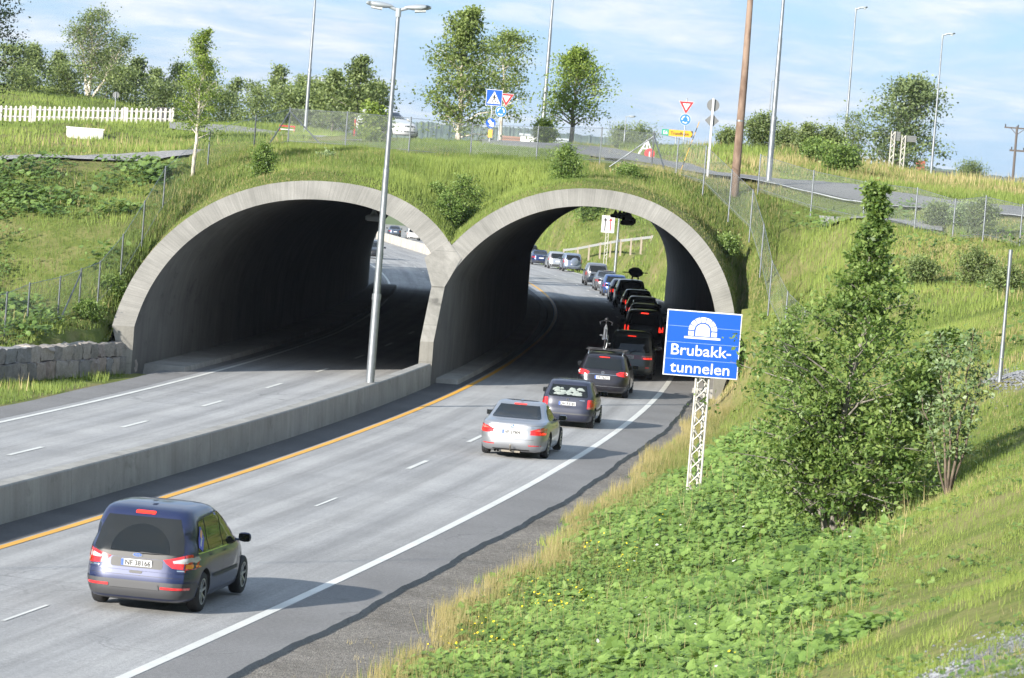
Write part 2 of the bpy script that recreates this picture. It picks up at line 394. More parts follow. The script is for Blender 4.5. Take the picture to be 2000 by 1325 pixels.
# ------------------------------------------------------------------ road tunnel (one structure, two bores)
tunnel = empty('road_tunnel', (0, 0, 0), 0, 'pale concrete twin road tunnel with two rounded portals under a grassy mound', 'tunnel')
def bore(side):
    prof = arch_profile(side, 0, 48); c, a, b, nn, z0 = AR[side]
    if side == 'L': pr = [(PIER_L, -.3), (PIER_L, 1.2)]+[(min(o, PIER_L), z) for o, z in prof if z > 1.6 or o < c]+[(c-a, -.3)]
    else: pr = [(c+a, -.3)]+[(max(o, PIER_R), z) for o, z in prof if z > 1.7 or o > c]+[(PIER_R, 1.2), (PIER_R, -.3)]
    rows = [[shell_pt(o, z, s) for o, z in pr] for s in np.linspace(0, 1, 44)]
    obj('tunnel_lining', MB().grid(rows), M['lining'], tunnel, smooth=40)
def ring(side):
    c, a, b, nn, z0 = AR[side]; n = 90
    ins, outs = [], []
    for k in range(n+1):
        ang = math.pi*k/n
        p, q = arch_pt(side, ang, 0), arch_pt(side, ang, THK)
        if side == 'L' and (q[0] > -1.0): continue
        if side == 'R' and (q[0] < -1.7): continue
        q = (min(q[0], -1.36), q[1]) if side == 'L' else (max(q[0], -1.36), q[1])
        ins.append((max(min(p[0], 99 if side == 'R' else PIER_L+.0), -99 if side == 'L' else PIER_R), p[1])); outs.append(q)
    rows = []; us = []; L_ = 0; prev = None
    for s_, lst in (('i', ins), ):
        pass
    arr = []
    for (p, q) in zip(ins, outs):
        if prev: L_ += math.dist(prev, q)
        prev = q; arr.append((p, q, L_))
    def front(o, z, dY=0):
        v = shell_pt(o, z, 0); v.y += dY; return v
    R0 = [front(p[0], p[1], -.012) for p, q, l in arr]; Rm = [front((p[0]+q[0])/2, (p[1]+q[1])/2, -.012) for p, q, l in arr]
    R1 = [front(q[0], q[1], -.012) for p, q, l in arr]; R2 = [front(q[0], q[1]+.0, .9) for p, q, l in arr]
    Ri = [front(p[0], p[1], .35) for p, q, l in arr]
    ob = obj('portal_collar', MB().grid([Ri, R0, Rm, R1, R2]), M['ring'], tunnel, smooth=35)
    u = ob.data.uv_layers.new(name='u'); nn_ = len(arr); vv = [-.4, 0, .36, .72, 1.6]
    for lp in ob.data.loops:
        i, k = divmod(lp.vertex_index, nn_); u.data[lp.index].uv = (arr[k][2], vv[i])
    # leg below the springing on the outer side
    sgn = -1 if side == 'L' else 1
    oi = c+sgn*a; oo = c+sgn*(a+THK)
    mb = MB(); rows = []
    for z, x1 in ((-.4, oi+sgn*.28), (0.3, oi+sgn*.34), (1.0, oi+sgn*.52), (z0, oo)):
        rows.append([front(oi, z, .3), front(oi, z, -.012), front(x1, z, -.012), front(x1, z, 1.2)])
    mb.grid(rows); obj('portal_leg', mb, M['pier'], tunnel)
for s in 'LR': bore(s); ring(s)
# pier between the bores
mb = MB(); rows = []
for z in (-.3, .7, 1.5, 2.2, 2.9, 3.35):
    a0 = shell_pt(PIER_L, z, 0); b0 = shell_pt(PIER_R, z, 0)
    rows.append([a0+Vector((0, .5, 0)), a0+Vector((0, -.015, 0)), b0+Vector((0, -.015, 0)), b0+Vector((0, .5, 0))])
mb.grid(rows); obj('pier', mb, M['pier'], tunnel)
mb = MB()
ks = [(PIER_L, 3.35), (PIER_L-.42, 4.3), (-1.36, 4.92), (PIER_R+.36, 4.35), (PIER_R, 3.35)]
fr = [shell_pt(o, z, 0)+Vector((0, -.05, 0)) for o, z in ks]; bk = [v+Vector((0, .6, 0)) for v in fr]
mb.add(fr+bk, [(0, 1, 2, 3, 4)]+[(i, (i+1) % 5, (i+1) % 5+5, i+5) for i in range(5)])
obj('pier_head', mb, M['pier'], tunnel)
# raised walkways inside the bores
def walk(o0, o1, Y0, Y1):
    rows = []
    for Y in np.concatenate([[Y0, Y0+.8], np.arange(Y0+3, Y1, 3)]):
        k_ = 1 if Y > Y0+.1 else 0
        rows.append([Vector((float(wp(o, Y)[0]), Y-(0 if k_ else -.55), float(zr(Y))+(z if k_ else -.3))) for o, z in ((o0, -.3), (o0, .17), (o1, .17), (o1+(.08 if o1 > o0 else -.08), -.3))])
    obj('walkway', MB().grid(rows), M['concrete'], tunnel)
walk(-10.6, -9.05, 124.6, 236); walk(-1.2, -.45, 129.5, 243); walk(8.35, 7.5, 136, 248)
# luminaires hanging in the bores
def luminaire(o, Y, zt, label, grp, dark=False):
    X, _ = wp(o, Y); X = float(X); z = float(zr(Y))
    e = empty('tunnel_lamp', (X, Y, z+zt-.62), 0, label, 'lamp', grp)
    mb = MB().box((0, 0, 0), (.62, .42, .16)).box((0, 0, .1), (.5, .3, .06)); obj('lamp_housing', mb, M['black'] if dark else M['galv_light'], e, bevel=.02)
    mb = MB().tube([(0, 0, .1), (0, 0, .95)], .03).add([(-.16, 0, .12), (.16, 0, .12), (0, 0, .42)], [(0, 1, 2)]).add([(-.16, .03, .12), (.16, .03, .12), (0, .03, .42)], [(0, 1, 2)]); obj('hanger', mb, M['galv_light'], e)
    obj('lamp_glass', MB().box((0, 0, -.09), (.5, .32, .03)), mat('lamp_glass', (.5, .5, .48), .2), e)
for i, (o, Y) in enumerate([(-5.15, 141.5), (-5.0, 153)]):
    luminaire(o, Y, 5.98, ['near grey lamp hanging under the crown of the left bore', 'far grey lamp hanging deeper in the left bore'][i], 'lamps hanging in the tunnel bores')
for i, Y in enumerate([170, 178, 186, 194, 202, 210, 218, 226]):
    luminaire(3.6+.006*(Y-170), Y, 6.2, 'black lamp in the dense row hanging under the crown of the right bore', 'row of black lamps in the right bore', True)

# ------------------------------------------------------------------ median barrier
bar = empty('median_barrier', (0, 0, 0), 0, 'long low concrete wall curving between the two carriageways before the tunnel', 'barrier')
def barrier(parent, Y0, Y1, seg, m, hgt=.76):
    y = Y0
    while y < Y1-1:
        y1 = min(y+seg, Y1); rows = []
        for Y in np.linspace(y+.012, y1-.012, max(3, int((y1-y)/1.2))):
            r_ = []
            for o, z in ((-1.66, -.1), (-1.6, hgt-.03), (-1.57, hgt), (-1.24, hgt), (-1.21, hgt-.03), (-1.16, -.1)):
                r_.append(Vector((float(wp(o, Y)[0]), float(Y), float(zr(Y))+z)))
            rows.append(r_)
        mb = MB().grid(rows); n = 6
        mb.f.append(tuple(range(n))); mb.m.append(0); k = (len(rows)-1)*n; mb.f.append(tuple(reversed(range(k, k+n)))); mb.m.append(0)
        obj('barrier_section', mb, m, parent); y = y1
barrier(bar, 15, 128.9, 12.6, M['concrete'])
bar2 = empty('median_barrier', (0, 0, 0), 0, 'pale segmented concrete barrier on the bend beyond the tunnel exit', 'barrier')
barrier(bar2, 244, 470, 6, m_concrete('barrier_pale', (.42, .39, .34), (.6, .56, .5)), .95)

# ------------------------------------------------------------------ terrain
CPt = []
def K(px, py, Y): p = at(px, py, Y); CPt.append((p.x, p.y, p.z))
def KO(o, Y, dz): CPt.append((float(wp(o, Y)[0]), Y, float(zr(Y))+dz))
def KX(X, Y, z): CPt.append((X, Y, z))
# left: road verge, foot of embankment, slope, path, meadow, hill
for Y in (15, 40, 70, 95, 112): KO(-10, Y, -.05); KO(-13, Y, .0) if Y < 100 else None
for Y in (30, 60, 90): KO(-20, Y, 1.2); KO(-32, Y, 5); KO(-60, Y, 6.5)
for p in [(10, 660, 118), (60, 640, 119.5), (112, 628, 122), (190, 595, 124.5), (228, 640, 124.3), (235, 545, 127), (275, 478, 130), (318, 408, 134), (375, 345, 138.5), (405, 332, 141), (493, 302, 146), (560, 292, 147),
          (0, 600, 124), (0, 500, 129), (0, 400, 134), (0, 330, 139), (120, 560, 126.5), (120, 450, 131), (120, 350, 138), (220, 420, 134), (220, 335, 140), (0, 322, 142), (0, 308, 146), (150, 318, 142), (300, 315, 143), (300, 303, 147), (420, 296, 150),
          (0, 270, 168), (150, 300, 150), (165, 270, 170), (165, 243, 205), (320, 243, 205), (0, 240, 205), (300, 280, 165), (450, 262, 190), (560, 268, 185), (700, 277, 180), (560, 250, 215),
          (0, 205, 235), (0, 178, 262), (100, 178, 262), (200, 203, 262), (330, 238, 262), (480, 243, 262), (-400, 200, 200), (-500, 330, 142), (-400, 600, 120),
          (620, 306, 146), (700, 304, 147), (797, 307, 149), (915, 314, 150), (1045, 318, 151), (1170, 321, 151), (1272, 333, 151), (1320, 337, 149),
          (620, 330, 139), (800, 340, 141), (900, 400, 139.5), (1000, 340, 144), (1170, 345, 143.5), (1330, 370, 144), (1400, 430, 142.5),
          (800, 278, 185), (1000, 286, 170), (1100, 281, 185), (1150, 283, 185), (1240, 290, 185),
          # right: road on the crest, berm behind, slope
          (1250, 318, 170), (1400, 341, 160), (1550, 357, 156), (1700, 371, 152.5), (1850, 391, 149), (2000, 409, 146), (1300, 331, 162), (1400, 348, 154), (1550, 371, 149), (1700, 395, 146), (1850, 415, 142.5), (2000, 433, 139.5),
          (1300, 290, 182), (1400, 290, 182), (1480, 290, 180), (1560, 297, 180), (1700, 330, 176), (1860, 361, 170), (2000, 372, 168), (1500, 325, 168), (1640, 340, 164), (1750, 362, 160), (2200, 400, 165), (2300, 450, 140),
          (1500, 395, 146), (1620, 420, 144), (1720, 432, 141.5), (1830, 455, 137), (1620, 440, 139), (1500, 440, 142),
          (1990, 482, 130), (1785, 450, 136), (1900, 480, 132), (1450, 470, 141), (1460, 560, 138), (1550, 560, 132), (1550, 650, 126), (1480, 660, 131), (1500, 720, 122), (1700, 600, 119), (1700, 700, 108), (1850, 560, 121), (1950, 560, 119), (1950, 640, 108), (1960, 740, 87), (2000, 720, 90), (1850, 720, 95), (1700, 800, 93), (1850, 850, 82), (2000, 900, 62), (1620, 1065, 72), (1500, 900, 84), (1450, 850, 95),
          (1800, 1000, 66), (2000, 1100, 43), (1800, 1150, 53), (1500, 1150, 62.5), (2000, 1325, 29), (1800, 1325, 38), (1500, 1325, 48), (2200, 800, 70), (2300, 1100, 45), (2300, 1400, 22)]: K(*p)
for p in [(1400, 302, 230), (1560, 318, 230), (1700, 340, 230), (1860, 366, 230), (2000, 390, 230), (1400, 300, 300), (1700, 338, 300), (2000, 378, 300), (1250, 290, 240), (1100, 282, 240), (2150, 410, 260)]: K(*p)
for Y in (15, 35, 50, 70, 88, 105, 118, 128): KO(8.4, Y, -.17); KO(10.4, Y, -.22)
KX(0, 5, 6.1); KX(8, 15, 6.3); KX(30, 60, 7); KX(40, 100, 7.6); KX(60, 30, 7.5); KX(45, 140, 7.5); KX(-3, 14, 4.5)
KO(9.0, 130, -.1); KO(10.6, 132, .5); KO(9.5, 133.6, 1.3); KO(9.7, 136, 2.7); KO(10, 138, 3.8); KO(10.5, 141, 5.1); KO(-11.3, 125.2, 1.3)
for Y in (165, 200, 230): KO(-6, Y, 8.6); KO(3, Y, 8.9); KO(-20, Y, 8.3); KO(15, Y, 8.3)
# beyond the exit: cutting with a long rising slope on the outside of the bend
for Y in (262, 290, 330, 380, 440): KO(-12.4, Y, -.1); KO(9.3+1.6*wd(Y), Y, -.1); KO(15+1.6*wd(Y), Y, .6); KO(-22, Y, 4.5)
for p in [(1250, 560, 275), (1290, 520, 295), (1210, 492, 330), (1290, 480, 320), (1200, 440, 362), (1100, 430, 395), (1280, 430, 350), (1200, 400, 392), (1060, 440, 425), (960, 420, 470), (745, 425, 560), (830, 420, 540)]: K(*p)
for X, Y, z in [(30, 450, 7.5), (0, 480, 7.2), (-60, 620, 4), (-20, 600, 5), (60, 320, 7.3), (90, 500, 6.5), (40, 250, 7.8), (80, 180, 7.4), (-60, 300, 8), (-50, 400, 7.5), (-90, 240, 9), (-90, 500, 5), (-140, 350, 8), (-100, 130, 7), (130, 300, 6.5), (130, 100, 7.5), (0, 640, 4), (100, 640, 4)]: KX(X, Y, z)
CPt = np.array(CPt)
SX, SY = 1.0, .62
def tps_k(d2): return .5*d2*np.log(d2+1e-9)
def tps_fit(P, z, lam=.35):
    A = np.stack([P[:, 0]*SX, P[:, 1]*SY], 1)/50; n = len(A)
    d2 = ((A[:, None]-A[None])**2).sum(-1); Kk = tps_k(d2)+lam*1e-3*np.eye(n)
    Q = np.hstack([np.ones((n, 1)), A]); Mx = np.block([[Kk, Q], [Q.T, np.zeros((3, 3))]])
    return A, np.linalg.solve(Mx, np.concatenate([z, np.zeros(3)]))
TA, TWt = tps_fit(CPt[:, :2], CPt[:, 2])
def T(X, Y):
    X = np.atleast_1d(np.asarray(X, float)).ravel(); Y = np.atleast_1d(np.asarray(Y, float)).ravel(); out = np.empty(len(X))
    for i in range(0, len(X), 20000):
        q = np.stack([X[i:i+20000]*SX, Y[i:i+20000]*SY], 1)/50
        d2 = ((q[:, None]-TA[None])**2).sum(-1)
        out[i:i+20000] = tps_k(d2) @ TWt[:len(TA)]+TWt[len(TA)]+q @ TWt[len(TA)+1:]
    f = np.clip((Y-560)/100, 0, 1)
    out = out*(1-f)+f*3.0
    cap = np.where(Y > 205, 6.9+np.clip((-22-X)/12, 0, 1)*4+np.clip((240-Y)/35, 0, 1)*1.6, 11); out = np.minimum(out, cap)
    f2 = np.clip((np.abs(X)-140)/60, 0, 1); return np.clip(out*(1-f2)+6.5*f2, -8, 11)
def vnoise(x, y, s, seed=0):
    x = np.asarray(x, float)/s; y = np.asarray(y, float)/s; xi = np.floor(x).astype(int); yi = np.floor(y).astype(int); fx = x-xi; fy = y-yi
    fx = fx*fx*(3-2*fx); fy = fy*fy*(3-2*fy); tb = np.random.default_rng(100+seed).random((256, 256))
    g = lambda a, b: tb[a & 255, b & 255]
    return (g(xi, yi)*(1-fx)+g(xi+1, yi)*fx)*(1-fy)+(g(xi, yi+1)*(1-fx)+g(xi+1, yi+1)*fx)*fy
def bumpz(X, Y):   # small unevenness
    return .14*(vnoise(X, Y, 2.6, 1)-.5)+.10*(vnoise(X, Y, 1.1, 2)-.5)+.25*(vnoise(X, Y, 7, 3)-.5)
WALL = [(-12.35, 124.2), (-13.2, 121.3), (-14.3, 117.6), (-15.6, 113.6), (-17.4, 108)]   # foot of the stone wall
def wall_side(X, Y):   # >0: on the slope side of the wall
    ys = [p[1] for p in WALL][::-1]; xs = [p[0] for p in WALL][::-1]
    return np.interp(Y, ys, xs)-.45-X
def ground_z(X, Y):
    X = np.atleast_1d(np.asarray(X, float)); Y = np.atleast_1d(np.asarray(Y, float)); sh = X.shape
    X = X.ravel(); Y = Y.ravel(); o = off_of(X, Y); z = T(X, Y)
    # amplitude of bumps fades by the road
    far = np.clip((np.abs(o+1.2)-9.5)/3, 0, 1); z = z+bumpz(X, Y)*far
    # left verge before the wall stays at road level
    inl = (o < -9) & (Y < 124.6) & (Y > 100) & (wall_side(X, Y) < 0)
    z = np.where(inl, zr(Y)-.06-.02*(-9.7-o), z)
    inl2 = (o < -9) & (Y <= 100); f = np.clip((-13.5-o)/4, 0, 1); z = np.where(inl2, (zr(Y)-.06)*(1-f)+z*f, z)
    # right verge of gravel
    nb_ = np.clip((Y-122)/8, 0, 1)*(Y < 200)
    f = np.clip((o-(9.4-.9*nb_)-1.6*np.maximum(0, Y-160)/100)/(1.8-.9*nb_), 0, 1); v = (o > 0) & ((Y < 135.6) | (Y > 246))
    z = np.where(v, (zr(Y)-.10-.02*np.clip(o-7.6, 0, 9))*(1-f)+z*f, z)
    f = np.clip((-10.6-1.6*np.maximum(0, Y-160)/100-o)/3, 0, 1); v = (o < 0) & (Y > 234)
    z = np.where(v, (zr(Y)-.05)*(1-f)+z*f, z)
    return z.reshape(sh)
def sheet(name, os_, Ys, m, keep=None):
    O, YY = np.meshgrid(os_, Ys); X = cX(YY)+O*np.sqrt(1+hd(YY)**2); Z = ground_z(X, YY)
    V = np.stack([X.ravel(), YY.ravel(), Z.ravel()], 1); ny, nx = X.shape
    i = np.arange(ny-1)[:, None]*nx+np.arange(nx-1)[None]; F = np.stack([i, i+1, i+nx+1, i+nx], -1).reshape(-1, 4)
    if keep is not None:
        c = V[F].mean(1); F = F[keep(off_of(c[:, 0], c[:, 1]), c[:, 1], c[:, 0])]
    me = bpy.data.meshes.new(name); me.from_pydata(V.tolist(), [], F.tolist()); me.materials.append(m)
    me.polygons.foreach_set('use_smooth', [True]*len(me.polygons)); me.update()
    return tag(link(bpy.data.objects.new(name, me)), kind='structure')
def m_ground():
    m = mat('turf', rough=.95, spec=.1); t = NT(m); g = t.geo()
    a = t.noise(.12, 4, .6, vec=g); b = t.noise(.8, 5, .65, vec=g); f = t.noise(7, 4, .7, vec=g)
    gr = t.mix(t.ramp(b, [(.3, 0), (.7, 1)]), (.10, .13, .03), (.17, .20, .05))
    dry = t.mix(f, (.27, .225, .12), (.20, .17, .08))
    c = t.mix(t.ramp(t.math('ADD', t.math('MULTIPLY', a, .5), t.math('MULTIPLY', b, .5)), [(.47, 0), (.62, .85)]), gr, dry)
    c = t.mix(.5, c, t.ramp(f, [(.3, .4), (.65, 1)]), 'MULTIPLY'); t.base(c); t.bump(f, .6, .08); return m
M['turf'] = m_ground()
def m_gravel(name, lo, hi, s=18, patch=None):
    m = mat(name, rough=.95, spec=.15); t = NT(m); g = t.geo()
    v = t.n('ShaderNodeTexVoronoi'); v.inputs['Scale'].default_value = s; t.l(g, v.inputs['Vector'])
    n = t.noise(.7, 5, .65, vec=g); n3 = t.noise(30, 3, .7, vec=g)
    c = t.mix(t.ramp(n, [(.3, 0), (.7, 1)]), lo, hi); sep = t.n('ShaderNodeSeparateColor'); t.l(v.outputs['Color'], sep.inputs[0])
    c = t.mix(.75, c, t.ramp(sep.outputs[0], [(0, .35), (.8, 1), (1, 1.25)]), 'MULTIPLY')
    c = t.mix(.5, c, t.ramp(n3, [(.3, .3), (.6, 1)]), 'MULTIPLY'); t.base(c); t.bump(v.outputs['Distance'], .5, .03); return m
M['gravel'] = m_gravel('gravel', (.19, .172, .148), (.30, .275, .24), 28)
M['crushed'] = m_gravel('crushed_stone', (.26, .26, .26), (.42, .42, .42), 14)
M['path'] = m_gravel('path_gravel', (.30, .30, .29), (.42, .41, .40), 20)
YG = np.concatenate([np.arange(5, 95, 1.5), np.arange(95, 165, .7), np.arange(165, 300, 3), np.arange(300, 700, 8)])
def Yp_o(o): return 128.6+.55*((o-1.2)+2.7)
oL = np.concatenate([-np.geomspace(160, 24, 22), -np.arange(23.4, 9.6, -.5)]); oL[-1] = -9.7
oR = np.concatenate([np.arange(7.55, 26, .5), np.geomspace(26.5, 170, 22)])
sheet('embankment', oL, YG, M['turf'], lambda o, Y, X: ~(((o > -12.6) & (Y > 125.0) & (Y < 238)) | ((o > -11.2) & (Y > 123.6) & (Y < 240))))
sheet('embankment', oR, YG, M['turf'], lambda o, Y, X: ~(((o < 9.1) & (Y > 134.6) & (Y < 251)) | ((o < 10.1) & (Y > 137) & (Y < 251))))
# gravel verge beside the broken edge, gravel path and lanes on the plateau
def drape(name, P0, P1, m, n=3, lift=.03, amp=.0, kind='structure'):
    rows = []
    for i, (a, b) in enumerate(zip(P0, P1)):
        xs = np.linspace(a[0], b[0], n); ys = np.linspace(a[1], b[1], n); zs_ = ground_z(xs, ys)
        rows.append([Vector((x, y, z+lift)) for x, y, z in zip(xs, ys, zs_)])
    ob = obj(name, MB().grid(rows), m, smooth=True); return tag(ob, kind=kind)
def gv(Y): return float(np.interp(Y, [20, 50, 56, 66, 80, 93, 106, 118, 133], [9.7, 9.3, 9.1, 8.85, 8.45, 8.18, 8.0, 8.03, 8.3]))+.35+.22*math.sin(Y*.35)+.12*math.sin(Y*.93+1)+.08*math.sin(Y*2.3)
Yv = np.arange(20, 135.5, .7)
w2 = lambda o, Y: (float(wp(o, Y)[0]), float(Y))
drape('gravel_verge', [w2(7.57, Y) for Y in Yv], [w2(gv(Y), Y) for Y in Yv], M['gravel'], 7, .02)
# mound over the bores
def zext(o):
    best = -9
    for s, (c, a, b, n, z0) in AR.items():
        u = abs(o-c)/(a+THK)
        if u < 1: best = max(best, z0+(b+THK)*(1-u**n)**(1/n))
    return best if best > -9 else 1.1
OS = np.concatenate([np.linspace(-12.6, -10.2, 14), np.linspace(-10.1, -2.2, 34), np.linspace(-2.1, -.6, 14), np.linspace(-.5, 7.8, 36), np.linspace(7.9, 10.1, 14)])
ts = np.concatenate([[0, .004, .012], np.linspace(.02, .98, 90), [.988, .996, 1]])
V = []
for o in OS:
    ze = zext(o); inside = (AR['L'][0]-AR['L'][1]-THK < o < AR['R'][0]+AR['R'][1]+THK)
    p0 = shell_pt(o, ze, 0); p1 = shell_pt(o, ze, 1)
    if not inside:
        ze = .9; p0 = shell_pt(o, ze, 0); p1 = shell_pt(o, ze, 1)
        if o > 0: p0.y -= 3.0
        else: p0.y -= .6
        f = min(1, (min(abs(o-AR['L'][0]+AR['L'][1]+THK), abs(o-AR['R'][0]-AR['R'][1]-THK)))/.6)
    else: f = 0
    Yn = p0.y-.02; Yf = p1.y; lat = min(1, max(0, (-11.29-o)/.5, (o-9.06)/.35))
    for t_ in ts:
        d = t_*(Yf-Yn)
        Y = Yn+d; X = float(wp(o+osh(Y)*(1 if o > 0 else -1), Y)[0])
        if t_ <= 0: X = p0.x
        V.append([X, Y, lat, f, d, Yf-Y, ze])
V = np.array(V); Tz = ground_z(V[:, 0], V[:, 1]); Tt = T(V[:, 0], V[:, 1])+bumpz(V[:, 0], V[:, 1])
ext = V[:, 6]+zr(V[:, 1])
def sm(x): x = np.clip(x, 0, 1); return x*x*(3-2*x)
# soil lies 3 cm under the collar's rim at the front, then climbs to the general surface
wn = sm((V[:, 4]-.1)/12.0)
cov = ext-.02+np.minimum(V[:, 4], 1.2)*.25
zz = cov*(1-wn)+np.maximum(Tt, ext+.3)*wn
wf = sm((V[:, 5])/10); zz = (ext)*(1-wf)+zz*wf
zz = zz+bumpz(V[:, 0], V[:, 1])*.6*np.clip(V[:, 4]/2, 0, 1)
zz = zz*(1-V[:, 2])+Tt*V[:, 2]
nT = len(ts); VV = np.stack([V[:, 0], V[:, 1], zz], 1)
i = np.arange(len(OS)-1)[:, None]*nT+np.arange(nT-1)[None]; F = np.stack([i, i+nT, i+nT+1, i+1], -1).reshape(-1, 4)
me = bpy.data.meshes.new('mound'); me.from_pydata(VV.tolist(), [], F.tolist()); me.materials.append(M['turf'])
me.polygons.foreach_set('use_smooth', [True]*len(me.polygons)); me.update()
mound = tag(link(bpy.data.objects.new('mound', me)), kind='structure')
MG = VV.reshape(len(OS), nT, 3)
# base sheet to the horizon
gm = mat('far_ground', (.10, .14, .04), .95)
S_ = 14000
tag(obj('ground', MB().add([(-S_, -S_, -9.5), (S_, -S_, -9.5), (S_, S_, -9.5), (-S_, S_, -9.5)], [(0, 1, 2, 3)]), gm), kind='structure')
# ------------------------------------------------------------------ vehicles
def interp_rows(keys, zs):
    keys = np.array(keys, float); z = keys[:, 0]; out = []
    # monotone cubic interpolation of every column
    h = np.diff(z); cols = []
    for j in range(1, keys.shape[1]):
        y = keys[:, j]; d = np.diff(y)/h; m_ = np.zeros(len(z)); m_[0] = d[0]; m_[-1] = d[-1]
        for i in range(1, len(z)-1):
            m_[i] = 0 if d[i-1]*d[i] <= 0 else 2*d[i-1]*d[i]/(d[i-1]+d[i])
        i = np.clip(np.searchsorted(z, zs, side='right')-1, 0, len(z)-2); t_ = (zs-z[i])/h[i]
        cols.append(y[i]*(2*t_**3-3*t_**2+1)+m_[i]*h[i]*(t_**3-2*t_**2+t_)+y[i+1]*(-2*t_**3+3*t_**2)+m_[i+1]*h[i]*(t_**3-t_**2))
    return np.stack([zs]+cols, 1)
def car_shell(keys, nq=14):
    zk = [k[0] for k in keys]; zs = []
    for a, b in zip(zk[:-1], zk[1:]): zs += list(np.linspace(a, b, 4)[:-1])
    zs.append(zk[-1]); S = interp_rows(keys, np.array(zs)); rows = []
    for z, w_, yr, yf, nr, nf in S:
        c = (yr+yf)/2; hl = (yf-yr)/2; r_ = []
        for k in range(4*nq):
            a = (k+.5)*math.pi/2/nq; ca, sa = math.cos(a), math.sin(a); n = nf if sa > 0 else nr
            rr = (abs(ca)**n+abs(sa)**n)**(-1/n)
            y = c+hl*rr*sa; yy = (y-c)/hl
            taper = 1-.045*max(0, -yy-.35)**1.5-.09*max(0, yy-.3)**1.5
            r_.append(Vector((w_*rr*ca*taper, y, z)))
        rows.append(r_)
    mb = MB().grid(rows, close=True); n = 4*nq
    mb.f.append(tuple(reversed(range(n)))); mb.m.append(0)
    mb.f.append(tuple(range((len(rows)-1)*n, len(rows)*n))); mb.m.append(0)
    return mb
def poly_patch(poly, bvh, view, off=.004, step=.07, thick=True):
    """triangulate a 2-D outline and lay it on the shell; view 's+' 's-' (y,z), 'r' (x,z) from behind, 'f' front, 't' top (x,y)"""
    P = []
    n = len(poly)
    for i in range(n):
        a, b = poly[i], poly[(i+1) % n]; k = max(1, int(math.dist(a, b)/step))
        P += [Vector((a[0]+(b[0]-a[0])*j/k, a[1]+(b[1]-a[1])*j/k)) for j in range(k)]
    nb = len(P); edges = [(i, (i+1) % nb) for i in range(nb)]
    x0, x1 = min(p.x for p in P), max(p.x for p in P); y0, y1 = min(p.y for p in P), max(p.y for p in P)
    def inside(q):
        c = False
        for i in range(n):
            a, b = poly[i], poly[(i+1) % n]
            if (a[1] > q.y) != (b[1] > q.y) and q.x < (b[0]-a[0])*(q.y-a[1])/(b[1]-a[1])+a[0]: c = not c
        return c
    def dist_b(q): return min((q-p).length for p in P)
    gx = x0+step*.5
    while gx < x1:
        gy = y0+step*.5
        while gy < y1:
            q = Vector((gx, gy))
            if inside(q) and dist_b(q) > step*.45: P.append(q)
            gy += step
        gx += step
    vo, eo, fo, *_ = delaunay_2d_cdt(P, edges, [], 1, 1e-6)
    vs = []; bad = []
    for q in vo:
        if view == 's+': o, d = Vector((3, q.x, q.y)), Vector((-1, 0, 0))
        elif view == 's-': o, d = Vector((-3, q.x, q.y)), Vector((1, 0, 0))
        elif view == 'r': o, d = Vector((q.x, -3, q.y)), Vector((0, 1, 0))
        elif view == 'f': o, d = Vector((q.x, 9, q.y)), Vector((0, -1, 0))
        else: o, d = Vector((q.x, q.y, 4)), Vector((0, 0, -1))
        h = bvh.ray_cast(o, d)
        if h[0] is None:
            h = bvh.find_nearest(o+d*3); p, nn = h[0], h[1]
        else: p, nn = h[0], h[1]
        if nn.dot(d) > 0: nn = -nn
        bad.append(abs(nn.dot(d)) < .10 and view == 'r')
        vs.append(p+(nn*.5-d*.5).normalized()*off)
    fs = []
    for f in fo:
        q_ = sum((vo[i] for i in f), Vector((0, 0)))/len(f)
        if not inside(q_) or any(bad[i] for i in f): continue
        a, b, c = [vs[i] for i in f[:3]]; nrm = (b-a).cross(c-a)
        dd = {'s+': Vector((1, 0, 0)), 's-': Vector((-1, 0, 0)), 'r': Vector((0, -1, 0)), 'f': Vector((0, 1, 0)), 't': Vector((0, 0, 1))}[view]
        fs.append(tuple(f) if nrm.dot(dd) > 0 else tuple(reversed(f)))
    par = list(range(len(vs)))
    def fd(i):
        while par[i] != i: par[i] = par[par[i]]; i = par[i]
        return i
    for f in fs:
        for i in f[1:]: par[fd(i)] = fd(f[0])
    cnt = {}
    for f in fs: cnt[fd(f[0])] = cnt.get(fd(f[0]), 0)+1
    if len(cnt) > 1: b_ = max(cnt, key=cnt.get); fs = [f for f in fs if fd(f[0]) == b_]
    us = sorted({i for f in fs for i in f}); ix = {i: j for j, i in enumerate(us)}; vs = [vs[i] for i in us]; fs = [tuple(ix[i] for i in f) for f in fs]
    return MB().add(vs, fs)
def rr_poly(x0, x1, y0, y1, r=.02):
    out = []
    for cx_, cy2, a0 in ((x1-r, y1-r, 0), (x0+r, y1-r, 90), (x0+r, y0+r, 180), (x1-r, y0+r, 270)):
        for k in range(4): a = R(a0+k*30); out.append((cx_+r*math.cos(a), cy2+r*math.sin(a)))
    return out
CM = {}
def paint(name, c, metal=.55, rough=.32):
    if name not in CM: CM[name] = mat(name, c, rough, metal, .5, coat=.6)
    return CM[name]
glass = mat('car_glass', (.008, .010, .011), .03, 0, .45); glass_seal = mat('window_seal', (.01, .01, .011), .5)
trim = mat('car_trim', (.035, .036, .038), .6); trimg = mat('grey_bumper', (.045, .046, .05), .55)
red = mat('tail_red', (.50, .018, .02), .12, 0, .6, coat=1); redlit = mat('tail_red_lit', (.55, .02, .01), .2, emit=(1, .04, .02), es=.55)
brake = mat('brake_lit', (.6, .02, .01), .3, emit=(1, .035, .02), es=1.8)
amber = mat('amber', (.75, .25, .02), .15, 0, .6, coat=1); clear = mat('clear_lens', (.4, .4, .4), .12, .1, .6, coat=1)
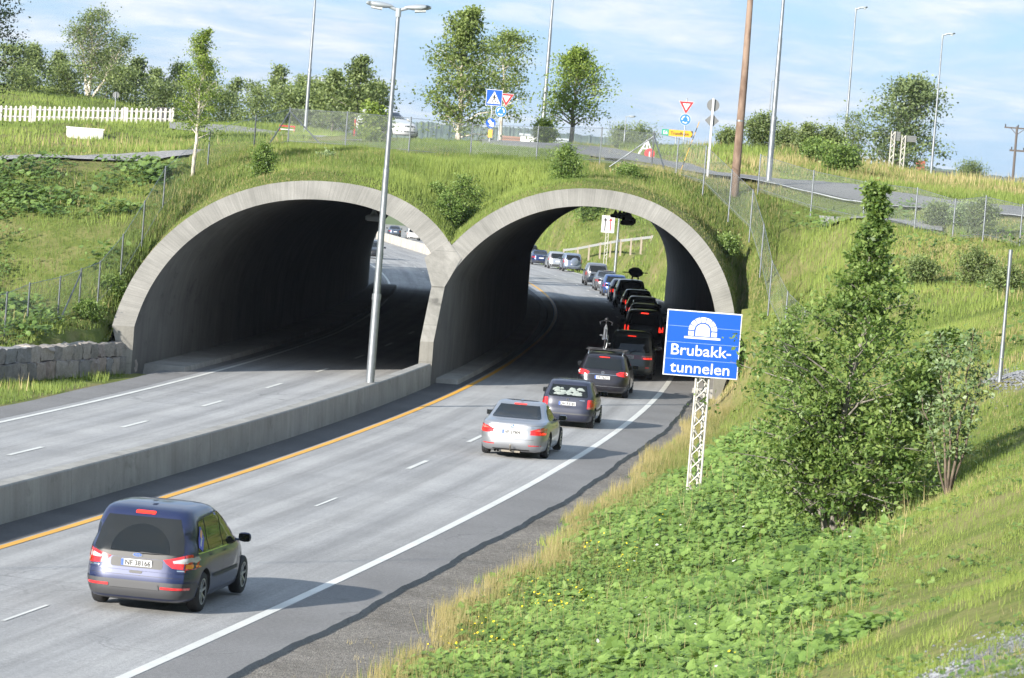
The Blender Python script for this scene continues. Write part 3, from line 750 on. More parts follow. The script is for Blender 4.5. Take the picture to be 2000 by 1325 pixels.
platew = mat('plate_white', (.5, .5, .5), .4); blk = mat('letter_black', (.02, .02, .02), .6); alloy = mat('alloy', (.42, .43, .44), .35, .8); chrome = mat('chrome', (.7, .7, .7), .12, 1)
platebl = mat('plate_blue', (.03, .09, .45), .5); headl = mat('headlamp', (.8, .8, .75), .1, 0, .6, emit=(1, .85, .6), es=6)
def add_wheel(root, x, y, r, wdt=.205, spokes=7, rimc=None, nsp=2):
    s = 1 if x > 0 else -1; e = None
    Mx = Matrix.Translation((x, y, r)) @ Matrix.Rotation(s*math.pi/2, 4, 'Y')
    h = wdt/2
    prof = [(r*.62, -h), (r*.93, -h), (r*.985, -h*.8), (r, -h*.4), (r, h*.4), (r*.985, h*.82), (r*.93, h), (r*.66, h*1.0), (r*.655, h*.6)]
    ty = obj('wheel', MB().lathe(prof, 28, Mx), M['rubber'], root, smooth=50)
    mb = MB().lathe([(r*.655, h*.62), (r*.645, h*.94), (r*.60, h*.94), (r*.585, h*.3), (r*.2, h*.2), (.001, h*.2)], 28, Mx, 1)
    mb.lathe([(r*.665, h*.6), (r*.66, h*1.0), (r*.6, h*1.0), (r*.6, h*.5)], 28, Mx, 0)
    for k in range(spokes):
        a = k*2*math.pi/spokes
        def pt(rr, da, z): return Mx @ Vector((rr*math.cos(a+da), rr*math.sin(a+da), z))
        vs = [pt(r*.12, -.5, h*.75), pt(r*.62, -.11, h*.95), pt(r*.62, .11, h*.95), pt(r*.12, .5, h*.75), pt(r*.12, -.5, h*.4), pt(r*.62, -.13, h*.5), pt(r*.62, .13, h*.5), pt(r*.12, .5, h*.4)]
        mb.add(vs, [(0, 1, 2, 3), (0, 4, 5, 1), (3, 2, 6, 7), (1, 5, 6, 2)], 0)
    mb.lathe([(r*.17, h*.5), (r*.16, h*.85), (.001, h*.85)], 12, Mx, 0)
    obj('rim', mb, [rimc or alloy, M['black']], ty, smooth=40)
def make_car(name, spec, pos, rz, label, cat='car', group=None, detail=2):
    root = empty(name, (0, 0, 0), 0, label, cat, group)
    keys = spec['keys']; shell = car_shell(keys, 14 if detail > 1 else 9); bodym = spec['paint']
    bv = BVHTree.FromPolygons([Vector(v) for v in shell.v], shell.f)
    body = obj('body', shell, [bodym, trim], root, smooth=True)
    wr = spec.get('wr', .32); W_ = max(k[1] for k in keys); wx = W_-.135; ry, fy = spec['wheels']
    cut = MB()
    for y in (ry, fy):
        for s in (-1, 1):
            Mx = Matrix.Translation((s*(W_-.0), y, wr+.01)) @ Matrix.Rotation(math.pi/2, 4, 'Y')
            cut.lathe([(0.0001, -.28), (wr+.055, -.28), (wr+.055, .28), (0.0001, .28)], 28, Mx)
    co = obj('cutter', cut, trim, None, fixn=True); md = body.modifiers.new('b', 'BOOLEAN'); md.object = co; md.operation = 'DIFFERENCE'; md.solver = 'EXACT'
    bpy.context.view_layer.update(); dg = bpy.context.evaluated_depsgraph_get()
    me = bpy.data.meshes.new_from_object(body.evaluated_get(dg)); body.modifiers.clear(); body.data = me
    bpy.data.objects.remove(co)
    if len(me.materials) < 2: me.materials.clear(); me.materials.append(bodym); me.materials.append(trim)
    zc = spec.get('cladding', 0)
    for p in me.polygons:
        c = p.center; p.material_index = 0
        for y in (ry, fy):
            if math.hypot(c.y-y, c.z-wr-.01) < wr+.06 and abs(c.x) < W_-.02 and abs(c.x) > W_-.30 and (abs(math.hypot(c.y-y, c.z-wr-.01)-wr-.055) < .01 or abs(abs(c.x)-W_+.28) < .01): p.material_index = 1
        if c.z < zc and abs(p.normal.z) < .9: p.material_index = 1
        if c.z < keys[0][0]+.01: p.material_index = 1
    me.polygons.foreach_set('use_smooth', [True]*len(me.polygons)); me.set_sharp_from_angle(angle=R(38))
    P = lambda nm, poly, view, m_, off=.004, par=None, step=.07: obj(nm, poly_patch(poly, bv, view, off, step if detail > 1 else step*2), m_, par or root, smooth=True)
    for y in (ry, fy):
        for s in (-1, 1): add_wheel(root, s*wx, y, wr, spokes=spec.get('spokes', 7), rimc=spec.get('rim'))
    for poly in spec['side']:
        for v in ('s+', 's-'):
            P('side_window', poly, v, glass, .008, step=.05)
    if 'seal' in spec:
        for v in ('s+', 's-'): P('window_seal', spec['seal'], v, glass_seal, .0025)
    if detail > 1 and 'lines' in spec:
        for v in ('s+', 's-'):
            for (y0, z0, y1, z1) in spec['lines']:
                d = math.dist((y0, z0), (y1, z1)); nx, nz = -(z1-z0)/d*.005, (y1-y0)/d*.005
                P('door_gap', [(y0-nx, z0-nz), (y1-nx, z1-nz), (y1+nx, z1+nz), (y0+nx, z0+nz)], v, M['black'], .002)
            for (y, z) in spec.get('handles', []):
                P('door_handle', rr_poly(y-.1, y+.1, z-.016, z+.016, .012), v, spec.get('handle_m', bodym), .022)
            if 'strip' in spec:
                (y0, z0, y1, z1) = spec['strip']; P('window_trim', [(y0, z0-.01), (y1, z1-.01), (y1, z1+.008), (y0, z0+.008)], v, spec.get('strip_m', chrome), .007)
            if 'rub' in spec:
                (y0, z0, y1, z1) = spec['rub']; P('rubbing_strip', [(y0, z0-.03), (y1, z1-.03), (y1, z1+.03), (y0, z0+.03)], v, trim, .012)
    P('windscreen', spec['wind'], 'f', glass, .010)
    P('rear_window', spec['rearw'], 'r', spec.get('rearglass', glass), .010, step=.05)
    for nm, poly, m_, off in spec.get('rear', []):
        P(nm, poly, 'r', m_, off, step=.05)
    for nm, poly, m_, off in spec.get('rear_side', []):
        if nm == 'tail_light': continue
        for v in ('s+', 's-'): P(nm, poly, v, m_, off, step=.05)
    for nm, poly, m_, off in spec.get('front', []): P(nm, poly, 'f', m_, off, step=.06)
    for nm, poly, m_, off in spec.get('top', []): P(nm, poly, 't', m_, off, step=.1)
    # door mirrors
    my, mz, mw = spec['mirror']
    for s in (-1, 1):
        mb = MB(); c = Vector((s*mw, my, mz)); rows = []
        for k in range(7):
            a = -math.pi/2+k*math.pi/6; ry_ = math.cos(a)
            rows.append([c+Vector((s*.115*math.copysign(abs(math.cos(b))**.7, math.cos(b))*max(.55, ry_), .085*math.sin(a)*(1 if a > 0 else .55), .085*math.copysign(abs(math.sin(b))**.7, math.sin(b))*max(.55, ry_))) for b in [j*math.pi/6 for j in range(12)]])
        mb.grid(rows, close=True); mb.f.append(tuple(range(12))); mb.m.append(0); k = 6*12; mb.f.append(tuple(range(k, k+12))); mb.m.append(0)
        mb.box(c+Vector((-s*.15, .03, -.05)), (.16, .05, .035))
        mo = obj('mirror', mb, spec.get('mirror_m', bodym), root, smooth=60, fixn=True)
        obj('mirror_glass', MB().box(c+Vector((0, -.052, 0)), (.19, .01, .125)), glass, mo)
    # number plate
    if 'plate' in spec:
        px_, pz, txt = spec['plate']; h = bv.ray_cast(Vector((px_, -3, pz)), Vector((0, 1, 0)))[0]; y = (h.y if h else 0)-.014
        pl = obj('number_plate', MB().box((px_, y, pz), (.52, .012, .112)), platew, root, bevel=.004)
        obj('plate_band', MB().box((px_-.238, y-.0075, pz), (.042, .004, .106)), platebl, pl)
        if txt and detail > 1:
            vs, fs = text_pts(txt, .118, bold=.0035); mb = MB().add([(px_+.02+v.x*.92, y-.0085, pz-.042+v.y) for v in vs], fs); obj('plate_lettering', mb, blk, pl)
    # exhaust, wiper
    if detail > 1:
        ex = spec.get('exhaust')
        if ex:
            for x in ex: obj('exhaust_pipe', MB().tube([(x, .02, keys[0][0]+.02), (x, .45, keys[0][0]+.04)], .032, 12, cap=False), chrome, root)
        if 'wiper' in spec:
            x0, z0, x1, z1 = spec['wiper']; y0 = bv.ray_cast(Vector((x0, -3, z0)), Vector((0, 1, 0)))[0].y; y1 = bv.ray_cast(Vector((x1, -3, z1)), Vector((0, 1, 0)))[0].y
            obj('rear_wiper', MB().tube([(x0, y0-.02, z0), ((x0+x1)/2, (y0+y1)/2-.035, (z0+z1)/2), (x1, y1-.02, z1)], [.018, .012, .008], 8), M['black'], root)
        if 'rails' in spec:
            rx, ya, yb, zr_ = spec['rails']
            for s in (-1, 1):
                obj('roof_rail', MB().tube([(s*rx, ya, zr_-.05), (s*rx, ya+.08, zr_+.02), (s*rx, (ya+yb)/2, zr_+.04), (s*rx, yb-.1, zr_), (s*rx, yb, zr_-.06)], .018, 8), spec.get('rail_m', trim), root, smooth=True)
        ud = MB().box((0, (ry+fy)/2, .3), (1.3, fy-ry-.75, .16)).box((0, ry, .29), (1.3, .12, .1)).box((0, fy, .29), (1.3, .12, .1)); obj('chassis', ud, M['black'], root)
        obj('mudflap', MB().box((0, .35, .3), (1.2, .3, .12)), M['black'], root)
    root.location = pos; root.rotation_euler = (0, 0, rz)
    return root, bv
def mirror_poly(p): return [(-x, z) for x, z in p]
def both(nm, poly, m_, off=.006): return [(nm, poly, m_, off), (nm, mirror_poly(poly), m_, off)]
# --- body families (slices: z, half width, rear y, front y, rear and front corner exponents)
def fam(L, W, Hh, kind):
    w = W/2
    if kind == 'mpv':
        k = [(.19, .86, .20, L-.25, 5, 3.2), (.25, .95, .06, L-.08, 5, 3), (.40, .985, .0, L, 5.5, 3), (.58, 1.0, .01, L-.01, 6, 3), (.74, 1.0, .05, L-.08, 6, 3), (.88, .99, .08, L-.28, 6, 3.2), (.97, .975, .10, L-.62, 6, 3.4), (1.05, .955, .13, L-1.0, 6, 4), (1.2, .905, .2, L-1.30, 5.5, 4.5), (1.38, .87, .29, L-1.72, 7, 4.5), (1.54, .82, .39, L-2.15, 7, 4.5), (1.64, .775, .48, L-2.45, 6, 4), (1.69, .70, .62, L-2.7, 5, 3.5), (1.72, .52, .95, L-3.0, 3.5, 3)]
        s = Hh/1.72
    elif kind == 'suv':
        k = [(.26, .86, .20, L-.2, 5, 3.5), (.33, .96, .05, L-.06, 5, 3.5), (.5, .99, .0, L, 6, 3.5), (.68, 1.0, .02, L-.01, 6, 3.5), (.85, 1.0, .05, L-.1, 6, 3.6), (1.0, .985, .07, L-.55, 6, 4), (1.08, .96, .09, L-1.15, 6, 4.5), (1.2, .93, .13, L-1.4, 6, 5), (1.38, .875, .2, L-1.65, 6, 5), (1.54, .82, .28, L-1.95, 6, 5), (1.62, .765, .36, L-2.15, 5, 4), (1.66, .68, .5, L-2.4, 4, 3.5), (1.69, .45, .9, L-2.7, 3.5, 3)]
        s = Hh/1.69
    elif kind == 'estate':
        k = [(.18, .86, .22, L-.25, 5, 3), (.24, .95, .07, L-.08, 5, 3), (.38, .985, .0, L, 5, 3), (.55, 1.0, .01, L-.01, 5.5, 3), (.70, 1.0, .05, L-.1, 6, 3), (.82, .985, .08, L-.45, 6, 3.3), (.89, .965, .10, L-1.0, 6, 4), (.97, .94, .14, L-1.42, 6, 4.5), (1.12, .88, .25, L-1.78, 5.5, 5), (1.27, .81, .40, L-2.15, 5.5, 5), (1.38, .755, .50, L-2.4, 5, 4.5), (1.43, .70, .60, L-2.6, 4, 4), (1.465, .50, .85, L-2.85, 3.5, 3)]
        s = Hh/1.465
    elif kind == 'hatch':
        k = [(.18, .87, .18, L-.2, 4.5, 3), (.24, .95, .05, L-.07, 4.5, 3), (.38, .985, .0, L, 5, 3), (.55, 1.0, .02, L-.01, 5.5, 3), (.70, 1.0, .08, L-.1, 5.5, 3), (.82, .98, .11, L-.40, 5.5, 3.3), (.90, .96, .14, L-.82, 5.5, 4), (.98, .93, .18, L-1.1, 5.5, 4.5), (1.12, .86, .28, L-1.4, 5, 5), (1.26, .79, .39, L-1.72, 5, 5), (1.35, .74, .48, L-1.95, 5, 4.5), (1.39, .68, .58, L-2.12, 4, 4), (1.415, .48, .78, L-2.35, 3.5, 3)]
        s = Hh/1.415
    else:  # sedan
        k = [(.17, .86, .22, L-.25, 4.5, 3), (.23, .95, .07, L-.08, 4.5, 3), (.38, .985, .0, L, 4.5, 3), (.55, 1.0, .01, L-.01, 5, 3), (.72, .995, .04, L-.12, 5, 3), (.84, .975, .05, L-.45, 5, 3.3), (.92, .95, .07, L-.95, 4.6, 4), (.98, .915, .16, L-1.42, 4.2, 4.5), (1.02, .88, .62, L-1.5, 4.6, 4.6), (1.12, .83, .95, L-1.78, 4.4, 5), (1.26, .765, 1.28, L-2.15, 4.4, 5), (1.37, .705, 1.52, L-2.45, 4, 4.5), (1.42, .64, 1.75, L-2.65, 3.6, 4), (1.45, .45, 2.1, L-2.9, 3, 3)]
        s = Hh/1.45
    k = [(z, a, b, c, n1*1.35, n2) for z, a, b, c, n1, n2 in k]
    return [(z*(1 if z < .6 else s+(1-s)*(1.0-min(1, (z-.6)/.5))), a*w, b, c, n1, n2) for z, a, b, c, n1, n2 in k]
def place_on_lane(o, Y, back=False):
    X = float(wp(o, Y)[0]); h = float(hd(Y)); rz = -math.atan(h)
    slope = float(zr(Y+1)-zr(Y))
    return Vector((X, Y, float(zr(Y)))), rz+(math.pi if back else 0), slope
def car_at(fn, px, py, **k):
    X, Y = road_at(px, py); return Vector((X, Y, float(zr(Y)))), -math.atan(float(hd(Y+2)))

# 1. dark blue people carrier, nearest
L_ = 4.82
sp1 = dict(keys=fam(L_, 1.90, 1.74, 'mpv'), paint=paint('dark_blue_paint', (.010, .017, .060), .25, .38), wheels=(1.0, 3.85), wr=.335, spokes=7,
  side=[[(.62, 1.04), (.92, 1.02), (1.18, 1.02), (1.10, 1.54), (.80, 1.50)], [(1.23, 1.02), (2.12, 1.01), (2.10, 1.575), (1.16, 1.545)], [(2.17, 1.01), (3.05, 1.0), (2.88, 1.32), (2.62, 1.47), (2.40, 1.555), (2.15, 1.575)], [(3.11, 1.0), (3.58, .985), (3.35, 1.11), (2.98, 1.32)]],
  seal=[(.56, 1.02), (1.2, .998), (3.66, .965), (3.40, 1.12), (2.9, 1.38), (2.44, 1.575), (2.1, 1.60), (1.1, 1.57), (.76, 1.525)],
  lines=[(1.19, .98, 1.30, .62), (1.30, .62, 1.40, .35), (2.145, .98, 2.145, .30), (3.25, .97, 3.30, .3), (1.4, .30, 3.3, .30), (2.145, .98, 2.145, .3)],
  handles=[(1.42, .93), (2.36, .92)], strip=(.60, 1.008, 3.5, .985), strip_m=chrome, handle_m=CM['dark_blue_paint'], rub=(1.5, .56, 3.25, .56),
  wind=[(-.68, 1.10), (.68, 1.10), (.56, 1.52), (-.56, 1.52)],
  rearw=[(-.70, .99), (-.76, 1.03), (-.70, 1.33), (-.61, 1.56), (.61, 1.56), (.70, 1.33), (.76, 1.03), (.70, .99)],
  rear=[('tailgate_panel', [(-.73, .93), (-.76, 1.0), (-.6, 1.0), (.6, 1.0), (.76, 1.0), (.73, .93), (.5, .905), (-.5, .905)], glass_seal, .004),
        ('high_brake_light', rr_poly(-.17, .17, 1.605, 1.655, .02), redlit, .012), ('plate_recess', rr_poly(-.44, .44, .745, .90, .04), glass_seal, .003),
        ('tailgate_gap', [(-.86, .62), (.86, .62), (.86, .627), (-.86, .627)], M['black'], .003), ('tailgate_crease', [(-.84, .70), (.84, .70), (.84, .712), (-.84, .712)], paint('dark_blue_paint', (0, 0, 0)), .012),
        ('boot_handle', rr_poly(-.11, .11, .655, .70, .02), M['black'], .006), ('model_badge', rr_poly(-.80, -.64, .735, .757, .006), chrome, .006), ('trim_badge', rr_poly(.68, .80, .735, .757, .006), chrome, .006)]
       + both('tail_light', [(.95, .76), (.96, .93), (.93, 1.01), (.80, 1.005), (.62, .95), (.44, .905), (.50, .85), (.60, .785), (.80, .765)], red, .008)
       + both('indicator_lens', [(.93, .78), (.945, .85), (.80, .85), (.80, .785)], amber, .013) + both('reversing_lens', [(.92, .90), (.90, .965), (.80, .955), (.60, .90), (.62, .865), (.80, .865), (.90, .865)], clear, .013)
       + [('bumper', [(-.93, .27), (.93, .27), (.955, .40), (.95, .54), (-.95, .54), (-.955, .40)], trimg, .010), ('bumper_strip', [(-.40, .50), (.40, .50), (.42, .41), (-.42, .41)], trimg, .028)]
       + both('reflector', [(.44, .43), (.86, .43), (.86, .47), (.44, .47)], red, .024),
  rear_side=[('tail_light', [(.15, .77), (.15, .79), (.24, .96), (.15, 1.0), (.15, .98)], red, .007), ('bumper', [(.22, .28), (.52, .28), (.55, .54), (.18, .54)], trimg, .009)],
  top=[('roof_aerial', rr_poly(-.04, .04, .92, 1.12, .03), M['black'], .035)], mirror=(3.28, 1.05, 1.03), plate=(0, .825, 'NF 38166'), wiper=(.05, .995, .42, 1.0), exhaust=None)
# emblem and sticker are added after the shell exists
def emblem(root, bv, x, z, rx, rz_, m1, m2, ring_=True):
    y = bv.ray_cast(Vector((x, -3, z)), Vector((0, 1, 0)))[0].y-.014
    def ell(a, b, yy): return [(x+a*math.cos(t_), yy, z+b*math.sin(t_)) for t_ in [k*math.pi/12 for k in range(24)]]
    e = obj('badge', MB().add(ell(rx, rz_, y), [tuple(range(24))]), m1, root)
    obj('badge_centre', MB().add(ell(rx*.84, rz_*.8, y-.003), [tuple(range(24))]), m2, e)
    return e, y
def lane_pose(px, py, axle=0):
    X, Y = road_at(px, py); h = float(hd(Y+2.5)); q = math.sqrt(1+h*h); X -= axle*h/q; Y -= axle/q
    return Vector((X, Y, float(zr(Y)))), -math.atan(h)
p_, r_ = lane_pose(289, 1185, 1.0)
c1, bv1 = make_car('people_carrier', sp1, p_, r_, 'dark blue people carrier with a sticker on its rear side window, nearest the camera', 'car')
c1e, y = emblem(c1, bv1, 0, .955, .085, .035, chrome, mat('badge_blue', (.03, .1, .35), .3, .2, coat=1))
vs, fs = text_pts('Ford', .045, bold=.001); obj('badge_lettering', MB().add([(v.x, y-.006, .941+v.y) for v in vs], fs), chrome, c1e)
stk = mat('sticker_blue', (.04, .05, .42), .4); sto = mat('sticker_orange', (.75, .38, .2), .5)
obj('window_sticker', poly_patch([(.64, 1.10), (.80, 1.02), (1.03, 1.22), (.88, 1.42), (.80, 1.43)], bv1, 's+', .014), stk, c1)
obj('sticker_picture', poly_patch([(.79, 1.27), (.86, 1.22), (.93, 1.30), (.92, 1.36), (.84, 1.38)], bv1, 's+', .017), sto, c1)
obj('sticker_writing', poly_patch([(.72, 1.13), (.76, 1.10), (.92, 1.235), (.87, 1.25)], bv1, 's+', .017), platew, c1)

dusty = mat('dusty_glass', (.016, .018, .019), .14, 0, .4); sp_w = [(-.46, 1.0)]+[(.03-.50*math.cos(a), 1.01+.44*math.sin(a)) for a in [k*math.pi/14 for k in range(15)]]+[(.52, 1.0)]
bpy.data.objects['rear_window'].data.materials[0] = dusty
obj('wiped_glass', poly_patch(sp_w, bv1, 'r', .016), glass, c1, smooth=True)
# 2. silver saloon
L_ = 4.84
silver = paint('silver_paint', (.33, .34, .36), .7, .34)
sp2 = dict(keys=fam(L_, 1.85, 1.45, 'sedan'), paint=silver, wheels=(1.12, 4.01), wr=.33, spokes=9,
  side=[[(1.30, .99), (1.62, .965), (1.62, 1.245), (1.52, 1.22)], [(1.66, .965), (2.36, .945), (2.36, 1.325), (1.98, 1.325), (1.66, 1.27)], [(2.41, .945), (3.18, .925), (2.86, 1.12), (2.58, 1.27), (2.41, 1.325)]],
  seal=[(1.25, .985), (2.38, .93), (3.28, .91), (2.9, 1.14), (2.6, 1.29), (2.38, 1.345), (1.95, 1.345), (1.5, 1.24)],
  lines=[(1.64, .93, 1.5, .55), (2.385, .92, 2.385, .28), (3.3, .88, 3.42, .28), (1.55, .28, 3.4, .28)], handles=[(1.82, .80), (2.62, .79)],
  wind=[(-.66, .98), (.66, .98), (.54, 1.29), (-.54, 1.29)],
  rearw=[(-.63, 1.04), (-.66, 1.06), (-.53, 1.345), (.53, 1.345), (.66, 1.06), (.63, 1.04)],
  rear=[('high_brake_light', rr_poly(-.17, .17, 1.352, 1.382, .012), redlit, .012), ('boot_gap', [(-.60, .52), (.60, .52), (.60, .527), (-.60, .527)], M['black'], .003), ('plate_recess', rr_poly(-.42, .42, .63, .80, .04), paint('silver_dark', (.33, .34, .36)), .003),
        ('boot_edge', [(-.86, .905), (.86, .905), (.86, .917), (-.86, .917)], paint('silver_paint', (0, 0, 0)), .02), ('model_badge', rr_poly(.50, .64, .845, .868, .006), chrome, .006), ('bumper_slot', rr_poly(-.5, .5, .225, .25, .01), M['black'], .006), ('bumper_crease', [(-.9, .50), (.9, .50), (.9, .508), (-.9, .508)], paint('silver_dark', (0, 0, 0)), .004)]
       + both('tail_light', [(.93, .64), (.93, .83), (.88, .875), (.70, .84), (.49, .77), (.50, .72), (.49, .66), (.72, .655)], red, .008) + both('indicator_lens', [(.92, .78), (.90, .845), (.76, .82), (.60, .775), (.76, .765)], mat('tail_pink', (.55, .12, .09), .15, coat=1), .012)
       + both('tail_light_lit', [(.93, .665), (.93, .725), (.74, .725), (.74, .67)], redlit, .012) + both('reflector', [(.46, .36), (.78, .365), (.78, .39), (.46, .385)], red, .007),
  rear_side=[('tail_light', [(.15, .66), (.20, .70), (.26, .82), (.15, .87)], red, .007)], top=[('roof_aerial', rr_poly(-.03, .03, 1.78, 1.95, .025), silver, .04)],
  mirror=(3.02, .98, 1.0), plate=(0, .70, 'VF 57909'), exhaust=(-.42, -.34))
p_, r_ = lane_pose(1006, 890, 1.12)
c2, bv2 = make_car('saloon_car', sp2, p_, r_, 'silver saloon car with towbar and twin exhaust behind the small blue-grey hatchback', 'car')
e_, y = emblem(c2, bv2, 0, .865, .045, .045, M['black'], platew)
for a0 in (0, 2): obj('badge_quarter', MB().add([(0, y-.006, .865)]+[(.034*math.cos((a0+k/4)*math.pi/2), y-.006, .865+.034*math.sin((a0+k/4)*math.pi/2)) for k in range(5)], [(0, 1, 2, 3, 4, 5)]), mat('badge_mid_blue', (.05, .2, .55), .3), e_)
obj('towbar', MB().tube([(.0, .3, .2), (.0, .02, .2), (.0, -.12, .24), (0, -.14, .33)], .02, 10).lathe([(.001, .385), (.018, .38), (.026, .36), (.018, .335), (.012, .33)], 12, Matrix.Translation((0, -.14, 0))).box((0, .05, .19), (.5, .06, .05)), mat('towbar_steel', (.25, .22, .18), .4, .8), c2, smooth=50)

# 3. small dark blue-grey-blue hatchback
L_ = 3.75
purp = paint('hatch_paint', (.020, .023, .042), .15, .4)
sp3 = dict(keys=fam(L_, 1.66, 1.42, 'hatch'), paint=purp, wheels=(.68, 3.09), wr=.285, spokes=8,
  side=[[(.68, .95), (.98, .93), (.98, 1.26), (.86, 1.24)], [(1.02, .93), (1.62, .92), (1.62, 1.31), (1.02, 1.285)], [(1.67, .92), (2.56, .90), (2.2, 1.13), (1.95, 1.28), (1.67, 1.315)]],
  seal=[(.64, .93), (1.65, .90), (2.66, .885), (2.25, 1.14), (1.98, 1.30), (1.65, 1.335), (.8, 1.275)],
  lines=[(1.0, .91, .98, .6), (1.645, .9, 1.645, .28), (2.62, .87, 2.7, .28), (1.1, .28, 2.7, .28)], handles=[(1.12, .80), (1.85, .79)], handle_m=trim, rub=(.1, .52, 3.3, .5),
  wind=[(-.58, .97), (.58, .97), (.48, 1.28), (-.48, 1.28)],
  rearw=[(-.56, .93), (-.60, .96), (-.52, 1.275), (.52, 1.275), (.60, .96), (.56, .93)],
  rear=[('tailgate_gap', [(-.66, .44), (.66, .44), (.66, .447), (-.66, .447)], M['black'], .003), ('bumper', [(-.81, .22), (.81, .22), (.83, .40), (.82, .49), (-.82, .49), (-.83, .40)], paint('hatch_paint', (0, 0, 0)), .03),
        ('bumper_strip', [(-.74, .41), (.74, .41), (.74, .45), (-.74, .45)], trimg, .034), ('boot_lock', rr_poly(-.08, .08, .615, .64, .01), M['black'], .01), ('model_badge', rr_poly(.36, .52, .835, .858, .006), chrome, .006)]
       + both('tail_light', rr_poly(.60, .80, .60, .88, .03), red, .008) + both('indicator_lens', rr_poly(.62, .79, .60, .66, .02), mat('smoke_lens', (.25, .08, .06), .2, coat=1), .012),
  rear_side=[('tail_light', [(.15, .62), (.15, .62), (.2, .87), (.15, .87)], red, .006)],
  mirror=(2.5, .95, .90), mirror_m=trim, plate=(0, .73, 'DH 93181'), rearglass=glass)
p_, r_ = lane_pose(1108, 833, .68)
c3, bv3 = make_car('hatchback_car', sp3, p_, r_, 'small dark blue-grey hatchback with its boot packed with white stuff', 'car')
emblem(c3, bv3, 0, .85, .045, .045, chrome, trim)
obj('aerial', MB().tube([(0, 1.0, 1.40), (0, .75, 1.78)], [.006, .004], 6), M['black'], c3)
# white load behind the rear glass: bulges seen in the window
def lumps(root, bv, n=30):
    mb = MB(); rng = random.Random(3)
    for k in range(n):
        x = rng.uniform(-.40, .42); z = rng.uniform(.99, 1.16)-.04*abs(x); h = bv.ray_cast(Vector((x, -3, z)), Vector((0, 1, 0)))[0]
        r0 = rng.uniform(.04, .09); rows = []
        for i in range(5):
            a = i*math.pi/8; rows.append([h+Vector((r0*1.5*math.cos(b)*math.sin(a+.001)*rng.uniform(.85, 1.15), -.012*math.cos(a), r0*math.sin(b)*math.sin(a+.001)*rng.uniform(.85, 1.15))) for b in [j*math.pi/5 for j in range(10)]])
        mb.grid(rows, close=True)
    return mb
obj('packed_bags', lumps(c3, bv3), mat('bag_white', (.17, .20, .19), .6), c3, smooth=True)

# 4. black estate with roof bars and a bicycle
L_ = 4.77
blackp = paint('black_paint', (.012, .011, .016), .3, .28)
sp4 = dict(keys=fam(L_, 1.83, 1.50, 'estate'), paint=blackp, wheels=(1.02, 3.73), wr=.325, spokes=9,
  side=[[(.72, 1.0), (1.16, .96), (1.16, 1.33), (.92, 1.31)], [(1.21, .96), (2.02, .945), (2.02, 1.37), (1.21, 1.345)], [(2.07, .945), (2.95, .925), (2.6, 1.16), (2.3, 1.33), (2.07, 1.375)]],
  seal=[(.66, .985), (2.05, .925), (3.05, .91), (2.64, 1.18), (2.33, 1.35), (2.05, 1.395), (.88, 1.35)], lines=[(1.19, .93, 1.25, .6), (2.045, .92, 2.045, .28), (3.0, .88, 3.1, .28)], handles=[(1.4, .82), (2.26, .81)],
  strip=(.70, .975, 3.0, .915), wind=[(-.62, .99), (.62, .99), (.52, 1.33), (-.52, 1.33)],
  rearw=[(-.62, .98), (-.67, 1.01), (-.57, 1.345), (.57, 1.345), (.67, 1.01), (.62, .98)],
  rear=[('high_brake_light', rr_poly(-.18, .18, 1.372, 1.395, .01), redlit, .012), ('tailgate_gap', [(-.86, .50), (.86, .50), (.86, .507), (-.86, .507)], M['black'], .003), ('tailgate_crease', [(-.6, .80), (.6, .80), (.6, .812), (-.6, .812)], chrome, .006),
        ('bumper_crease', [(-.88, .40), (.88, .40), (.88, .41), (-.88, .41)], chrome, .004)]
       + both('tail_light', [(.91, .76), (.91, .93), (.84, .955), (.60, .93), (.46, .87), (.50, .80), (.66, .765)], red, .008),
  rear_side=[('tail_light', [(.15, .77), (.2, .79), (.28, .93), (.15, .95)], red, .007)], mirror=(2.82, .98, .98), plate=(0, .70, 'VF 76272'), rails=(.60, .75, 2.7, 1.50), rail_m=chrome)
p_, r_ = lane_pose(1177, 774, 1.02)
c4, bv4 = make_car('estate_car', sp4, p_, r_, 'black estate car with round tail lights carrying a bicycle on its roof bars', 'car')
emblem(c4, bv4, 0, .87, .055, .055, chrome, mat('badge_dark', (.05, .06, .08), .3))
for s in (-1, 1):
    for cx_, m_, r0 in ((.80, clear, .062), (.60, red, .05), (.80, redlit, .03)):
        h = bv4.ray_cast(Vector((s*cx_, -3, .865)), Vector((0, 1, 0)))[0]; k_ = 1.25 if cx_ > .7 else 1.1
        obj('lamp_disc', MB().add([(s*cx_+r0*math.cos(a), h.y-.018-.001*(r0 < .04)-.25*(abs(s*cx_+r0*math.cos(a))-cx_)*0, .865+r0*math.sin(a)) for a in [k*math.pi/9 for k in range(18)]], [tuple(range(18))]), m_, c4)
rb = empty('roof_bars', Vector((0, 0, 0)), 0)
for yb in (1.15, 1.95):
    mb = MB().tube([(-.72, yb, 1.60), (.72, yb, 1.60)], .02, 8)
    for s in (-1, 1): mb.box((s*.60, yb, 1.55), (.06, .08, .1))
    b_ = obj('roof_bar', mb, M['black'], c4)
bpy.data.objects.remove(rb)
